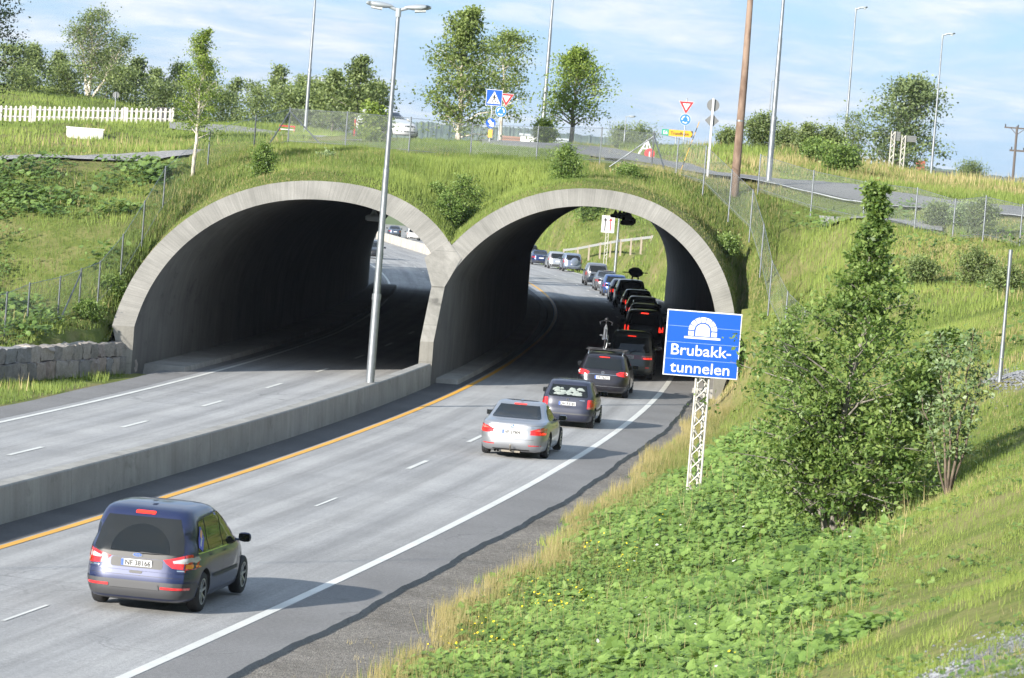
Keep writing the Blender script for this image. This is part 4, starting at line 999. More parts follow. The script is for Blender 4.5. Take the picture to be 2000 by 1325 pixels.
# bicycle upright on the roof, seen from behind
bk = empty('bicycle', (0, 0, 0), 0, 'bicycle standing upright on the roof of the black estate car', 'bicycle')
def bw(y, z):
    wl = MB(); rr = .335
    wl.tube([(0, y+rr*math.cos(a), z+rr*math.sin(a)) for a in [k*math.pi/14 for k in range(29)]], .022, 6, cap=False)
    w_ = obj('wheel', wl, M['rubber'], bk, smooth=True)
    s_ = MB().tube([(0, y+.305*math.cos(a), z+.305*math.sin(a)) for a in [k*math.pi/14 for k in range(29)]], .012, 5, cap=False)
    for k in range(14):
        a = k*math.pi/7; s_.tube([(0.02*(-1)**k, y, z), (0, y+.3*math.cos(a), z+.3*math.sin(a))], .003, 4)
    s_.tube([(-.06, y, z), (.06, y, z)], .03, 8); obj('spokes', s_, chrome, w_)
zb = 1.64+.335; bw(.95, zb); bw(2.0, zb)
fr_ = MB()
A_, B_, C_, D_, E_ = (0, .95, zb), (0, 1.37, zb-.03), (0, 1.24, zb+.5), (0, 1.83, zb+.45), (0, 2.0, zb)
for a_, b_, r0 in ((B_, C_, .02), (B_, D_, .022), (C_, D_, .02)): fr_.tube([a_, b_], r0, 8)
for s in (-1, 1):
    fr_.tube([(s*.05, .95, zb), (s*.03, 1.37, zb-.03)], .012, 6); fr_.tube([(s*.05, .95, zb), (s*.02, 1.24, zb+.48)], .01, 6); fr_.tube([(s*.05, 2.0, zb), (s*.05, 1.87, zb+.36), (0, 1.83, zb+.45)], .014, 6)
obj('frame', fr_, mat('bike_frame', (.25, .26, .28), .3, .4, coat=1), bk)
obj('handlebar', MB().tube([(0, 1.83, zb+.44), (0, 1.79, zb+.60)], .016).tube([(-.21, 1.70, zb+.56), (-.10, 1.80, zb+.60), (.10, 1.80, zb+.60), (.21, 1.70, zb+.56)], .016).tube([(-.22, 1.74, zb+.57), (-.2, 1.66, zb+.47)], .022).tube([(.22, 1.74, zb+.57), (.2, 1.66, zb+.47)], .022), M['black'], bk)
obj('saddle', MB().tube([(0, 1.24, zb+.48), (0, 1.21, zb+.66)], .014).tube([(0, 1.08, zb+.68), (0, 1.2, zb+.685), (0, 1.36, zb+.68)], [.07, .055, .015], 10), M['black'], bk, smooth=True)
obj('crank', MB().tube([(-.10, 1.37, zb-.03), (.10, 1.37, zb-.03)], .02).tube([(.1, 1.37, zb-.03), (.1, 1.45, zb-.17)], .012).tube([(-.1, 1.37, zb-.03), (-.1, 1.29, zb+.11)], .012).box((.15, 1.45, zb-.17), (.1, .07, .02)).box((-.15, 1.29, zb+.11), (.1, .07, .02)), alloy, bk)
obj('rack_rail', MB().box((0, 1.5, 1.635), (.10, 1.5, .03)).tube([(0.06, 1.4, 1.64), (.10, 1.42, zb+.1), (.02, 1.44, zb+.12)], .014), alloy, bk)
Mb = Matrix.Translation(p_) @ Matrix.Rotation(r_, 4, 'Z')
bk.location = Mb @ Vector((-.02, .35, 0)); bk.rotation_euler = (0, 0, r_+R(4))

# 5. dark green-grey minivan
L_ = 4.75
grn = paint('dark_green_paint', (.045, .055, .052), .4, .4)
sp5 = dict(keys=fam(L_, 1.80, 1.80, 'mpv'), paint=grn, wheels=(.95, 3.8), wr=.33, spokes=6,
  side=[[(.50, 1.08), (1.30, 1.06), (1.30, 1.60), (.62, 1.57)], [(1.36, 1.06), (2.25, 1.05), (2.25, 1.62), (1.36, 1.60)], [(2.31, 1.05), (3.1, 1.03), (2.75, 1.4), (2.45, 1.58), (2.31, 1.61)]],
  wind=[(-.64, 1.15), (.64, 1.15), (.54, 1.56), (-.54, 1.56)], rearw=[(-.68, 1.06), (-.71, 1.09), (-.62, 1.60), (.62, 1.60), (.71, 1.09), (.68, 1.06)],
  rear=[('high_brake_light', rr_poly(-.16, .16, 1.62, 1.655, .012), redlit, .012), ('tailgate_gap', [(-.80, .50), (.80, .50), (.80, .508), (-.80, .508)], M['black'], .003), ('garnish', [(-.42, .79), (.42, .79), (.42, .95), (-.42, .95)], mat('garnish_red', (.12, .02, .02), .3, coat=.5), .005)]
       + both('tail_light', rr_poly(.43, .86, .79, .94, .03), red, .008) + both('lens_lit', rr_poly(.50, .82, .80, .86, .02), redlit, .012) + both('indicator_lens', rr_poly(.45, .80, .90, .935, .01), mat('lens_pink', (.5, .25, .2), .2, coat=1), .012) + both('reflector', rr_poly(.60, .74, .46, .52, .01), red, .01),
  rear_side=[('tail_light', [(.15, .80), (.15, .80), (.15, .93), (.15, .93)], red, .006)],
  mirror=(3.05, 1.12, .98), mirror_m=chrome, plate=(-.12, .72+.14, 'SR 48161'), wiper=(.0, 1.03, .28, 1.12), rails=(.62, .9, 3.0, 1.80), exhaust=(.35,))
p_, r_ = lane_pose(1229, 739, .95)
c5, bv5 = make_car('minivan', sp5, p_, r_, 'dark green minivan with roof rails half in the tunnel shadow ahead of the black estate', 'car')
emblem(c5, bv5, 0, 1.0, .06, .045, chrome, trim)

# --- the queue in and beyond the tunnel
def simple(kind, L, W, Hh, pm, lights='low', lit=False, high=False, plate=True, front_on=False, wr=.31):
    z = {'mpv': (1.02, 1.55, 1.72), 'suv': (1.08, 1.52, 1.69), 'estate': (.96, 1.34, 1.465), 'hatch': (.93, 1.27, 1.415), 'sedan': (1.03, 1.33, 1.45)}[kind]
    s = Hh/z[2]; zb, zt = z[0]*(.5+.5*s), z[1]*s; w = W/2
    back = {'mpv': .5, 'suv': .45, 'estate': .75, 'hatch': .72, 'sedan': 1.35}[kind]
    fr = L-{'mpv': 1.45, 'suv': 1.6, 'estate': 1.85, 'hatch': 1.3, 'sedan': 1.75}[kind]
    ftop = {'mpv': .75, 'suv': .55, 'estate': .6, 'hatch': .6, 'sedan': .6}[kind]; md = (back+fr)/2
    lt = redlit if lit else red
    rear = (both('tail_light', rr_poly(w-.24, w-.03, zb-.32, zb-.06, .04), lt, .008) if lights == 'low' else both('tail_light', [(w-.16, .8), (w-.03, .8), (w-.09, zt-.02), (w-.18, zt)], lt, .008))
    if kind == 'sedan': rear = both('tail_light', rr_poly(w-.32, w-.04, .68, .84, .03), lt, .008)
    if high: rear = rear+[('high_brake_light', rr_poly(-.17, .17, zt+.03, zt+.065, .012), brake, .014)]
    rear += [('bumper', [(-w+.04, .26), (w-.04, .26), (w-.03, .44), (-w+.03, .44)], trim, .008)]
    d = dict(keys=fam(L, W, Hh, kind), paint=pm, wheels=(.9 if kind != 'hatch' else .68, L-.95), wr=wr,
      side=[[(back+.12, zb), (md-.03, zb-.01), (md-.03, zt+.02), (back+.35, zt)], [(md+.03, zb-.01), (fr, zb-.02), (fr-ftop, zt-.02), (md+.03, zt+.02)]],
      wind=[(-w*.72, zb+.04), (w*.72, zb+.04), (w*.6, zt-.02), (-w*.6, zt-.02)], rearw=[(-w*.76, zb), (w*.76, zb), (w*.64, zt), (-w*.64, zt)], rear=rear, mirror=(fr-.15, zb+.02, w+.09))
    if plate: d['plate'] = (0, .72 if kind != 'sedan' else .70, None)
    if front_on: d['front'] = both('headlight', rr_poly(w*.5, w*.85, .62, .76, .04), headl if lit else clear, .01)+[('grille', rr_poly(-.35, .35, .55, .72, .03), M['black'], .008)]; d.pop('plate')
    return d
nb = paint('navy_paint', (.015, .03, .09), .4, .3); dk = paint('dark_paint', (.02, .022, .028), .4, .3); gy = paint('grey_paint', (.16, .17, .19), .6, .35); bl = paint('blue_paint', (.03, .07, .2), .4, .3); lg = paint('light_grey_blue_paint', (.20, .24, .32), .6, .3); wt = paint('white_paint', (.5, .5, .5), .0, .35)
Q = 'queue of cars through and beyond the tunnel'
far_cars = [
 ('suv', 4.6, 1.82, 1.72, dk, 'low', True, True, 4.75, 168, 'dark car with glowing high brake light right behind the tunnel name sign'),
 ('estate', 4.6, 1.80, 1.56, dk, 'low', False, False, 4.8, 182, 'dark car with roof rails in tunnel shadow, second ahead of the green minivan'),
 ('hatch', 4.3, 1.78, 1.50, dk, 'low', True, False, 4.9, 197, 'black hatchback deep in the tunnel with one red tail light showing'),
 ('estate', 4.6, 1.80, 1.50, gy, 'low', True, False, 5.1, 212, 'grey estate in the tunnel with red tail lights just behind the loaded black car'),
 ('suv', 4.7, 1.86, 1.78, dk, 'low', False, False, 5.3, 227, 'black off-roader at the tunnel exit with gear strapped on its roof'),
 ('hatch', 4.2, 1.74, 1.50, nb, 'low', True, False, 5.55, 241, 'dark blue hatchback half in sunlight at the tunnel exit'),
 ('estate', 4.5, 1.78, 1.50, bl, 'low', False, False, 5.9, 256, 'blue estate car just beyond the tunnel exit'),
 ('sedan', 4.5, 1.76, 1.46, gy, 'low', False, False, 6.3, 271, 'dark car between the blue estate and the grey people carrier'),
 ('suv', 4.6, 1.82, 1.75, gy, 'high', False, False, 6.6, 286, 'dark grey people carrier with dusky rear glass beyond the exit'),
 ('suv', 4.5, 1.80, 1.70, lg, 'high', False, False, 0, (1118, 532), 'grey-blue off-roader with a spare wheel on its tailgate'),
 ('hatch', 4.4, 1.76, 1.60, paint('pale_silver_paint', (.33, .35, .38), .5, .3), 'high', False, False, 0, (1088, 526), 'pale silver car partly hidden by the off-roader with the spare wheel'),
 ('sedan', 4.6, 1.80, 1.45, nb, 'low', False, False, 0, (1056, 518.5), 'navy saloon at the left end of the queue seen through the right bore'),
 ('hatch', 4.2, 1.76, 1.5, dk, 'low', False, False, 0, (1036, 506), 'dark car peeping out at the edge of the right bore ahead of the navy saloon'),
 ('sedan', 4.6, 1.78, 1.45, paint('slate_paint', (.06, .08, .12), .4, .35), 'low', False, False, 0, (771, 463), 'dark slate saloon driving away beyond the pale barrier, seen through the left bore'),
 ('hatch', 4.2, 1.76, 1.55, paint('bright_blue_paint', (.05, .2, .5), .3, .3), 'low', False, False, 0, (738, 455), 'bright blue roofed car farthest along the bend'),
 ('mpv', 4.6, 1.80, 1.65, wt, 'low', False, False, 0, (808, 470), 'white car beyond the pale barrier, cut by the arch of the left bore'),
]
for kind, L, W, Hh, pm, lts, lit, high, o, Y, lb in far_cars:
    nm = {'suv': 'off_roader', 'estate': 'estate_car', 'hatch': 'hatchback_car', 'sedan': 'saloon_car', 'mpv': 'people_carrier'}[kind]
    if isinstance(Y, tuple): p_, r_ = lane_pose(*Y)
    else: p_, r_, _ = place_on_lane(o, Y)
    dd = 1
    spx = simple(kind, L, W, Hh, pm, lts, lit, high)
    e, bvx = make_car(nm, spx, p_, r_, lb, 'car', Q, detail=dd)
    if 'spare wheel' in lb and 'grey-blue' in lb:
        Mx = Matrix.Translation((.12, -.08, .98)) @ Matrix.Rotation(math.pi/2, 4, 'X'); obj('spare_wheel', MB().lathe([(.30, -.1), (.34, -.08), (.35, 0), (.33, .09), (.25, .11), (.001, .12)], 24, Mx), pm, e, smooth=40)
    if 'roof rails' in lb:
        for s in (-1, 1): obj('roof_rail', MB().tube([(s*.6, .8, 1.5), (s*.6, .95, 1.60), (s*.6, 2.8, 1.62), (s*.6, 3.0, 1.5)], .025), chrome, e)
    if 'gear strapped' in lb: ldr = (e, p_, r_)
e, p_, r_ = ldr; Mb = Matrix.Translation(p_) @ Matrix.Rotation(r_, 4, 'Z')
g = empty('roof_load', Mb @ Vector((.25, 1.4, 1.80)), r_, 'dark bundle of gear strapped high on the roof of the black off-roader', 'luggage')
rows = []
for i in range(7):
    a = -math.pi/2+i*math.pi/6; rows.append([Vector((.46*math.cos(b)*max(.3, math.cos(a))*(1+.1*math.sin(b*3+i)), .5*math.sin(b)*max(.3, math.cos(a)), .42+.30*math.sin(a))) for b in [j*math.pi/7 for j in range(14)]])
obj('bundle', MB().grid(rows, close=True), M['black'], g, smooth=True)
obj('straps', MB().tube([(-.8, 0, .38), (.75, .05, .42)], .03).tube([(-.2, 0, 0), (-.1, 0, .4)], .05).tube([(.2, 0, 0), (.1, 0, .4)], .05), M['black'], g)
# oncoming car in the left carriageway
X, Y = road_at(722, 505); p_ = Vector((X, Y, float(zr(Y))))
spx = simple('hatch', 4.3, 1.78, 1.55, dk, 'low', True, False, True, True)
e, bvx = make_car('hatchback_car', spx, p_ + Vector((0, 4.3, 0)), math.pi-math.atan(float(hd(Y))), 'black oncoming car with headlights lit, seen through the left bore', 'car', None, detail=1)
# white estate on the road above the tunnel
pw = at(800, 273, 192)
spx = simple('estate', 4.5, 1.78, 1.48, wt, 'low', False, False, True, True); spx['front'] = both('headlight', rr_poly(.52, .80, .62, .76, .03), clear, .01)+[('grille', rr_poly(-.3, .3, .62, .70, .02), M['black'], .008), ('bumper_slot', rr_poly(-.6, .6, .36, .42, .02), trim, .008)]
e, bvx = make_car('estate_car', spx, (0, 0, 0), 0, 'white estate car on the road above the left portal', 'car', None, detail=1)
rzz = math.pi-R(-32); e.location = pw+Matrix.Rotation(rzz, 3, 'Z') @ Vector((0, -4.5, 0)); e.rotation_euler = (0, 0, rzz)
# ------------------------------------------------------------------ vegetation
def proj(P):
    x, y, z = P[:, 0], P[:, 1], P[:, 2]-H
    depth = y*CP-z*SP; up = y*SP+z*CP; xp = FPX*x/depth; yp = -FPX*up/depth
    return 1000+math.cos(ROLL)*xp-math.sin(ROLL)*yp, 662.5+math.sin(ROLL)*xp+math.cos(ROLL)*yp, depth
def seen(P, m=160):
    px, py, d = proj(P); return (px > -m) & (px < 2000+m*2.5) & (py > -m) & (py < 1325+m) & (d > 2)
def scatter(o0, o1, Y0, Y1, dens):
    n = int((o1-o0)*(Y1-Y0)*dens); o = RNG.uniform(o0, o1, n); Y = RNG.uniform(Y0, Y1, n)
    X = cX(Y)+o*np.sqrt(1+hd(Y)**2); k = seen(np.stack([X, Y, np.full(n, 3.0)], 1), 400)
    return o[k], X[k], Y[k]
def blades(P, h, w, lean=.35):
    n = len(P); a = RNG.uniform(0, 2*np.pi, n); b = RNG.uniform(0, 2*np.pi, n); l = RNG.uniform(0, lean, n)*h
    d = np.stack([np.cos(a), np.sin(a)*.35, np.zeros(n)], 1)*(w/2)[:, None]
    tip = P+np.stack([np.cos(b)*l, np.sin(b)*l, h], 1)
    base = P-np.array([0, 0, .04])
    return np.stack([base-d, base+d, tip], 1).reshape(-1, 3)
MX, MY = at(1352, 1000, 88).x, 88.0
def clear_mast(P): return ~((np.abs(P[:, 0]-MX*P[:, 1]/MY) < .33) & (P[:, 1] > MY-5) & (P[:, 1] < MY+.3))
def grass(name, P, h, w, tone, m, lean=.35, label=None):
    k = seen(P) & clear_mast(P); P, h, w, tone = P[k], h[k], w[k], tone[k]
    o = np_mesh(name, blades(P, h, w, lean), 3, m, np.repeat(tone, 3)); return tag(o, kind='stuff')
M['grass'] = m_leaf('grass_blades', (.135, .195, .04), (.28, .345, .085), .4, .7, dark=(.09, .135, .03))
M['drygrass'] = m_leaf('dry_grass', (.26, .22, .09), (.42, .35, .17), .25, .6, dark=(.14, .17, .04))
M['weed'] = m_leaf('weed_leaves', (.095, .165, .04), (.20, .29, .075), .35, .5, dark=(.05, .09, .022))
M['coltsfoot'] = m_leaf('broad_leaves', (.11, .195, .042), (.25, .37, .095), .38, .55, dark=(.055, .105, .024))
def rnd(n, a, b): return RNG.uniform(a, b, n)
def patch(X, Y, s, seed): return vnoise(X, Y, s, seed)*.6+vnoise(X, Y, s*.37, seed+1)*.4
RD = np.array([(1000, 297, 306), (1180, 308, 322), (1250, 318, 326), (1300, 324, 332), (1400, 341, 349), (1550, 356, 371), (1700, 370, 394), (1850, 390, 415), (2000, 409, 433), (2200, 436, 462)], float)
# general turf on both banks and the meadow
def turf(name, o0, o1, Y0, Y1, dens, hh, ww, m, keep=None, tone=None, seed=5, lean=.35, zoff=0, hmul=None):
    o, X, Y = scatter(o0, o1, Y0, Y1, dens)
    if keep is not None: k = keep(o, X, Y); o, X, Y = o[k], X[k], Y[k]
    Z = ground_z(X, Y)+zoff; n = len(X); p = patch(X, Y, 3.5, seed)
    h = hh*(.45+.9*p)*rnd(n, .6, 1.25); w_ = ww*rnd(n, .7, 1.4)
    q1, q2, _ = proj(np.stack([X, Y, Z], 1)); e1 = np.interp(q1, RD[:, 0], RD[:, 2]); h = h*np.where((q1 > 1150) & (q2 > e1-30) & (q2 < e1+26), .3, 1)
    h = h*np.where((q1 < 560) & (q2 > 300) & (q2 < 338), .4, 1)
    t_ = np.clip((p-.5)*1.1+.5+rnd(n, -.3, .3), 0, 1) if tone is None else tone(o, X, Y, p)
    return grass(name, np.stack([X, Y, Z], 1), h, w_, t_, m, lean)
def off_path(o, X, Y):
    px, py, d = proj(np.stack([X, Y, ground_z(X, Y)], 1)); b1 = np.array([(0, 308), (200, 304), (400, 296), (560, 282)]); b2 = np.array([(0, 322), (200, 317), (400, 306), (560, 296)])
    on = (px < 560) & (py > np.interp(px, b1[:, 0], b1[:, 1])) & (py < np.interp(px, b2[:, 0], b2[:, 1])); return ~on
kL = lambda o, X, Y: ~((o > -12.7) & (Y > 124) & ~((o < -11.35) & (Y < 131))) & ~((Y > 100) & (Y < 124.6) & (wall_side(X, Y) > -.15) & (wall_side(X, Y) < .35)) & ~((Y > 108) & (Y < 125) & (wall_side(X, Y) < 0) & (vnoise(X, Y, 1.2, 33) > np.clip((121-Y)/9, .12, 1))) & off_path(o, X, Y)
gl = turf('grass', -46, -10.1, 98, 152, 90, .26, .03, M['grass'], kL, hmul=lambda o, X, Y: np.where((Y < 124.6) & (wall_side(X, Y) < 0), .45, 1))
turf('grass', -70, -10.8, 150, 290, 26, .24, .06, M['grass'], lambda o, X, Y: (off_of(X, Y) < -12) & off_path(o, X, Y))
turf('dry_grass', -46, -10.6, 100, 180, 8, .42, .04, M['drygrass'], lambda o, X, Y: kL(o, X, Y) & (patch(X, Y, 5, 9) > .52))
def not_road(o, X, Y):
    px, py, d = proj(np.stack([X, Y, ground_z(X, Y)], 1)); on = (px > 1180) & (py > np.interp(px, RD[:, 0], RD[:, 1])-1) & (py < np.interp(px, RD[:, 0], RD[:, 2])+1)
    on2 = (px > 1590) & (px < 1850) & (py > np.interp(px, [1590, 1720, 1850], [414, 428, 450])) & (py < np.interp(px, [1590, 1720, 1850], [422, 440, 462])); return ~(on | on2)
turf('grass', 9.2, 46, 112, 176, 75, .26, .032, M['grass'], lambda o, X, Y: ((o > 10) | (Y < 134)) & not_road(o, X, Y), seed=6)
turf('dry_grass', 9.6, 44, 90, 190, 22, .33, .03, M['drygrass'], lambda o, X, Y: ((o > 10) | (Y < 134)) & not_road(o, X, Y) & (patch(X, Y, 6, 19) > .5), seed=8)
turf('grass', 3, 46, 160, 225, 26, .34, .05, M['grass'], lambda o, X, Y: ((Y > 176) | (o < 10)) & (Y > 163) & not_road(o, X, Y), seed=106)
turf('dry_grass', 6, 40, 160, 215, 14, .50, .05, M['drygrass'], lambda o, X, Y: not_road(o, X, Y) & (patch(X, Y, 5, 109) > .45), seed=108)
# near right bank
def brown(o, X, Y):
    px, py, d = proj(np.stack([X, Y, ground_z(X, Y)], 1)); return not_road(o, X, Y) & (np.hypot((px-1840)/170, (py-510)/55)*(.7+.7*vnoise(X, Y, 1.5, 87)) < 1)
turf('dry_grass', 12, 34, 108, 140, 110, .16, .03, M['drygrass'], brown, seed=88, lean=.9)
def gvn(Y): return np.interp(Y, [20, 50, 56, 66, 80, 93, 106, 118, 133], [9.7, 9.3, 9.1, 8.85, 8.45, 8.18, 8.0, 8.03, 8.3])+.22*np.sin(Y*.35)+.12*np.sin(Y*.93+1)+.08*np.sin(Y*2.3)
def bare(X, Y): # stony patches at the lower right and by the pole
    px, py, d = proj(np.stack([X, Y, T(X, Y)], 1)); n = vnoise(X, Y, .7, 31)*.7+vnoise(X, Y, .25, 32)*.3
    a = (px > 1560+(1325-py)*1.1) & (py > 1130+(2000-px)*.1) & (n > .42)
    b = (np.hypot((px-1985)/75, (py-752)/22) < 1); c = (px > 1700) & (py > 740) & (py < 1130) & (px > 2330-(py-300)*.62) & (n > .55)
    return a, b, c
def kN(o, X, Y):
    a, b, c = bare(X, Y); return (o > gvn(Y)) & ~b & ~(a & (rnd(len(X), 0, 1) > .12)) & ~(c & (rnd(len(X), 0, 1) > .35))
turf('grass', 9.2, 20, 24, 70, 380, .09, .012, M['grass'], lambda o, X, Y: kN(o, X, Y) & (o > 11), seed=12, lean=.6)
turf('grass', 8.2, 26, 70, 114, 150, .17, .02, M['grass'], kN, seed=13, lean=.5)
def dry_tone(o, X, Y, p): return np.clip(.12+.5*(1-np.clip((o-gvn(Y))/1.2, 0, 1))+.3*(vnoise(X, Y, 1.3, 44)-.5)+rnd(len(X), -.3, .25), 0, 1)
turf('dry_grass', 7.9, 12, 24, 130, 300, .34, .012, M['drygrass'], lambda o, X, Y: (o > gvn(Y)+.15) & (rnd(len(X), 0, 1) < np.exp(-np.maximum(0, o-gvn(Y)-.45)*1.6)*np.clip((o-gvn(Y)+.25)/.5, .05, 1)), dry_tone, seed=14, lean=.4, hmul=lambda o, X, Y: .22+.78*np.clip((o-gvn(Y)-.15)/.9, 0, 1))
turf('dry_grass', 7.9, 9.6, 129, 136, 90, .25, .02, M['drygrass'], lambda o, X, Y: o > 8.3, seed=16)
turf('dry_grass', 8.2, 11, 24, 125, 26, .09, .012, M['drygrass'], lambda o, X, Y: (o < gvn(Y)) & (patch(X, Y, .9, 41) > .62), seed=15, lean=.9, zoff=.01)
# grass on the mound, standing taller over the middle
def mound_pts(n):
    i = RNG.uniform(0, len(OS)-1.001, n); j = RNG.uniform(0, nT*.28, n); i0 = i.astype(int); j0 = j.astype(int); fi = (i-i0)[:, None]; fj = (j-j0)[:, None]
    return (MG[i0, j0]*(1-fi)+MG[i0+1, j0]*fi)*(1-fj)+(MG[i0, j0+1]*(1-fi)+MG[i0+1, j0+1]*fi)*fj
def nrm_(P): k = not_road(None, P[:, 0], P[:, 1]); return P[k]
Pm = nrm_(mound_pts(230000)); o_ = off_of(Pm[:, 0], Pm[:, 1]); px, py, _ = proj(Pm)
dd = np.interp(np.linspace(0, 1, 2), [0, 1], [0, 1])
front = shell_front = None
p = patch(Pm[:, 0], Pm[:, 1], 3, 21)
front = Pm[:, 1]-(128.6+.55*(Pm[:, 0]+2.7)+1.1*np.maximum(0, np.array([zext(o) for o in o_])-1.5)); mid = np.exp(-((px-900)/230)**2)*np.clip((py-300)/50, .15, 1); hs_ = np.where((px > 1150) & (py > np.interp(px, RD[:, 0], RD[:, 2])-30) & (py < np.interp(px, RD[:, 0], RD[:, 2])+22), .35, 1); hm = hs_*(.12+.26*mid+.12*p)*np.clip(.18+front/5, .18, 1)
grass('grass', Pm, hm*rnd(len(Pm), .6, 1.3), rnd(len(Pm), .02, .05), np.clip(.25+.55*mid+(p-.5)+rnd(len(Pm), -.25, .25), 0, 1), M['grass'], .3)
Pm = nrm_(mound_pts(60000)); p = patch(Pm[:, 0], Pm[:, 1], 4, 23); px, py, _ = proj(Pm); k = (p+.25*(np.abs(px-860) > 330) > .56); Pm = Pm[k]; fr_ = Pm[:, 1]-(128.6+.55*(Pm[:, 0]+2.7)+1.1*np.maximum(0, np.array([zext(o) for o in off_of(Pm[:, 0], Pm[:, 1])])-1.5))
grass('dry_grass', Pm, rnd(len(Pm), .10, .30)*np.clip(.25+fr_/4, .25, 1), rnd(len(Pm), .02, .04), rnd(len(Pm), -.3, .7), M['drygrass'], .4)
# cutting beyond the exit
turf('grass', 9.5, 40, 255, 470, 9, .4, .12, M['grass'], seed=17)
# ---- leaves
def leaf_quads(C, size, nrm_up=.3, aspect=.55, fold=.25):
    n = len(C); d = RNG.normal(size=(n, 3)); d /= np.linalg.norm(d, axis=1)[:, None]
    u = RNG.normal(size=(n, 3)); u[:, 2] += nrm_up*3; u /= np.linalg.norm(u, axis=1)[:, None]
    s = np.cross(u, d); s /= np.linalg.norm(s, axis=1)[:, None]+1e-9; d = np.cross(s, u)
    L = size[:, None]
    return np.stack([C, C+d*L*.5+s*L*aspect*.5+u*L*fold*.3, C+d*L, C+d*L*.5-s*L*aspect*.5+u*L*fold*.3], 1).reshape(-1, 3)
def round_leaves(C, size, up=2.2, sun=(-.45, -.55)):
    n = len(C); u = RNG.normal(size=(n, 3))*.75; u[:, 2] += up; u[:, 0] += sun[0]; u[:, 1] += sun[1]; u /= np.linalg.norm(u, axis=1)[:, None]
    a = RNG.normal(size=(n, 3)); a -= (a*u).sum(1)[:, None]*u; a /= np.linalg.norm(a, axis=1)[:, None]; b = np.cross(u, a); out = []
    for k in range(6):
        t0, t1 = k*np.pi/3, (k+1)*np.pi/3
        r0 = 1.0-(.45 if k == 0 else 0)+.12*np.sin(k*2.1); r1 = 1.0-(.45 if k == 5 else 0)+.12*np.sin((k+1)*2.1) if k < 5 else .55
        q0 = C+(a*np.cos(t0)+b*np.sin(t0))*(size*r0)[:, None]+u*(size*.18)[:, None]; q1 = C+(a*np.cos(t1)+b*np.sin(t1))*(size*r1)[:, None]+u*(size*.10*(k % 2))[:, None]
        out.append(np.stack([C, q0, q1], 1))
    return np.stack(out, 1).reshape(-1, 3)
def weeds(name, o0, o1, Y0, Y1, dens, size, m, keep, hgt=.25, seed=51, per=9, spread=.16):
    o, X, Y = scatter(o0, o1, Y0, Y1, dens); k = keep(o, X, Y); X, Y = X[k], Y[k]; n = len(X)
    C0 = np.stack([X, Y, ground_z(X, Y)], 1); hh = hgt*rnd(n, .4, 1.3); t0 = np.clip(rnd(n, 0, 1)*.6+1.0*(vnoise(X, Y, 2.0, seed)-.3), 0, 1); sz = .65+.9*vnoise(X, Y, 1.5, seed+3); C = np.repeat(C0, per, 0); sz = np.repeat(sz, per); q = RNG.normal(size=(n*per, 3))*spread; C[:, 0] += q[:, 0]; C[:, 1] += q[:, 1]
    f = rnd(n*per, .1, 1); C[:, 2] += f*np.repeat(hh, per); tone = np.clip(np.repeat(t0, per)*.5+f*.4+rnd(n*per, -.2, .2), 0, 1)
    k = seen(C) & clear_mast(C); C, tone, sz = C[k], tone[k], sz[k]
    return tag(np_mesh(name, round_leaves(C, size*sz*rnd(len(C), .5, 1.35)), 3, m, np.repeat(tone, 18)), kind='stuff')
def band(o, X, Y):   # broad-leaved carpet low on the near bank
    e = gvn(Y)+.65+.5*(vnoise(X, Y, 1.2, 61)-.5); top = np.interp(Y, [24, 38, 50, 62, 75, 88, 98], [18.2, 17.8, 17.2, 16.6, 15.6, 13.4, 11.3])+2.2*(vnoise(X, Y, 2.2, 62)-.5)
    return (o > e) & (o < top) & (rnd(len(X), 0, 1) < np.clip((top-o)/1.6, .12, 1)*np.clip((o-e)/.6, .25, 1))
weeds('ground_cover', 8.6, 18.4, 26, 97, 62, .062, M['coltsfoot'], band, .18, per=6, spread=.17)
weeds('ground_cover', 12, 19, 46, 78, .9, .12, M['coltsfoot'], lambda o, X, Y: (o > 13.2) & (o < 15.8), .24, per=4, spread=.28)
weeds('weeds', -46, -12.5, 116, 141, 2.6, .085, M['weed'], lambda o, X, Y: kL(o, X, Y) & (patch(X, Y, 3.2, 71) > .45), .55, per=26, spread=.38)
weeds('weeds', 10.5, 34, 95, 150, .45, .07, M['weed'], lambda o, X, Y: not_road(o, X, Y) & (patch(X, Y, 4, 75) > .52), .6, per=30, spread=.4)
weeds('low_weeds', 11, 22, 26, 100, 5.5, .032, M['weed'], lambda o, X, Y: kN(o, X, Y) & (vnoise(X, Y, 1.8, 91) > .4), .10, per=7, spread=.10)
turf('dry_grass', 10.5, 24, 26, 112, 70, .12, .011, M['drygrass'], lambda o, X, Y: kN(o, X, Y) & (patch(X, Y, 1.6, 95) > .45), seed=96, lean=.8)
turf('grass', 8.8, 17, 26, 96, 60, .34, .013, M['grass'], lambda o, X, Y: kN(o, X, Y) & (vnoise(X, Y, .8, 99) > .55), seed=98, lean=.6)
turf('dry_grass', 9, 17, 26, 96, 5, .55, .012, M['drygrass'], kN, seed=97, lean=.5)
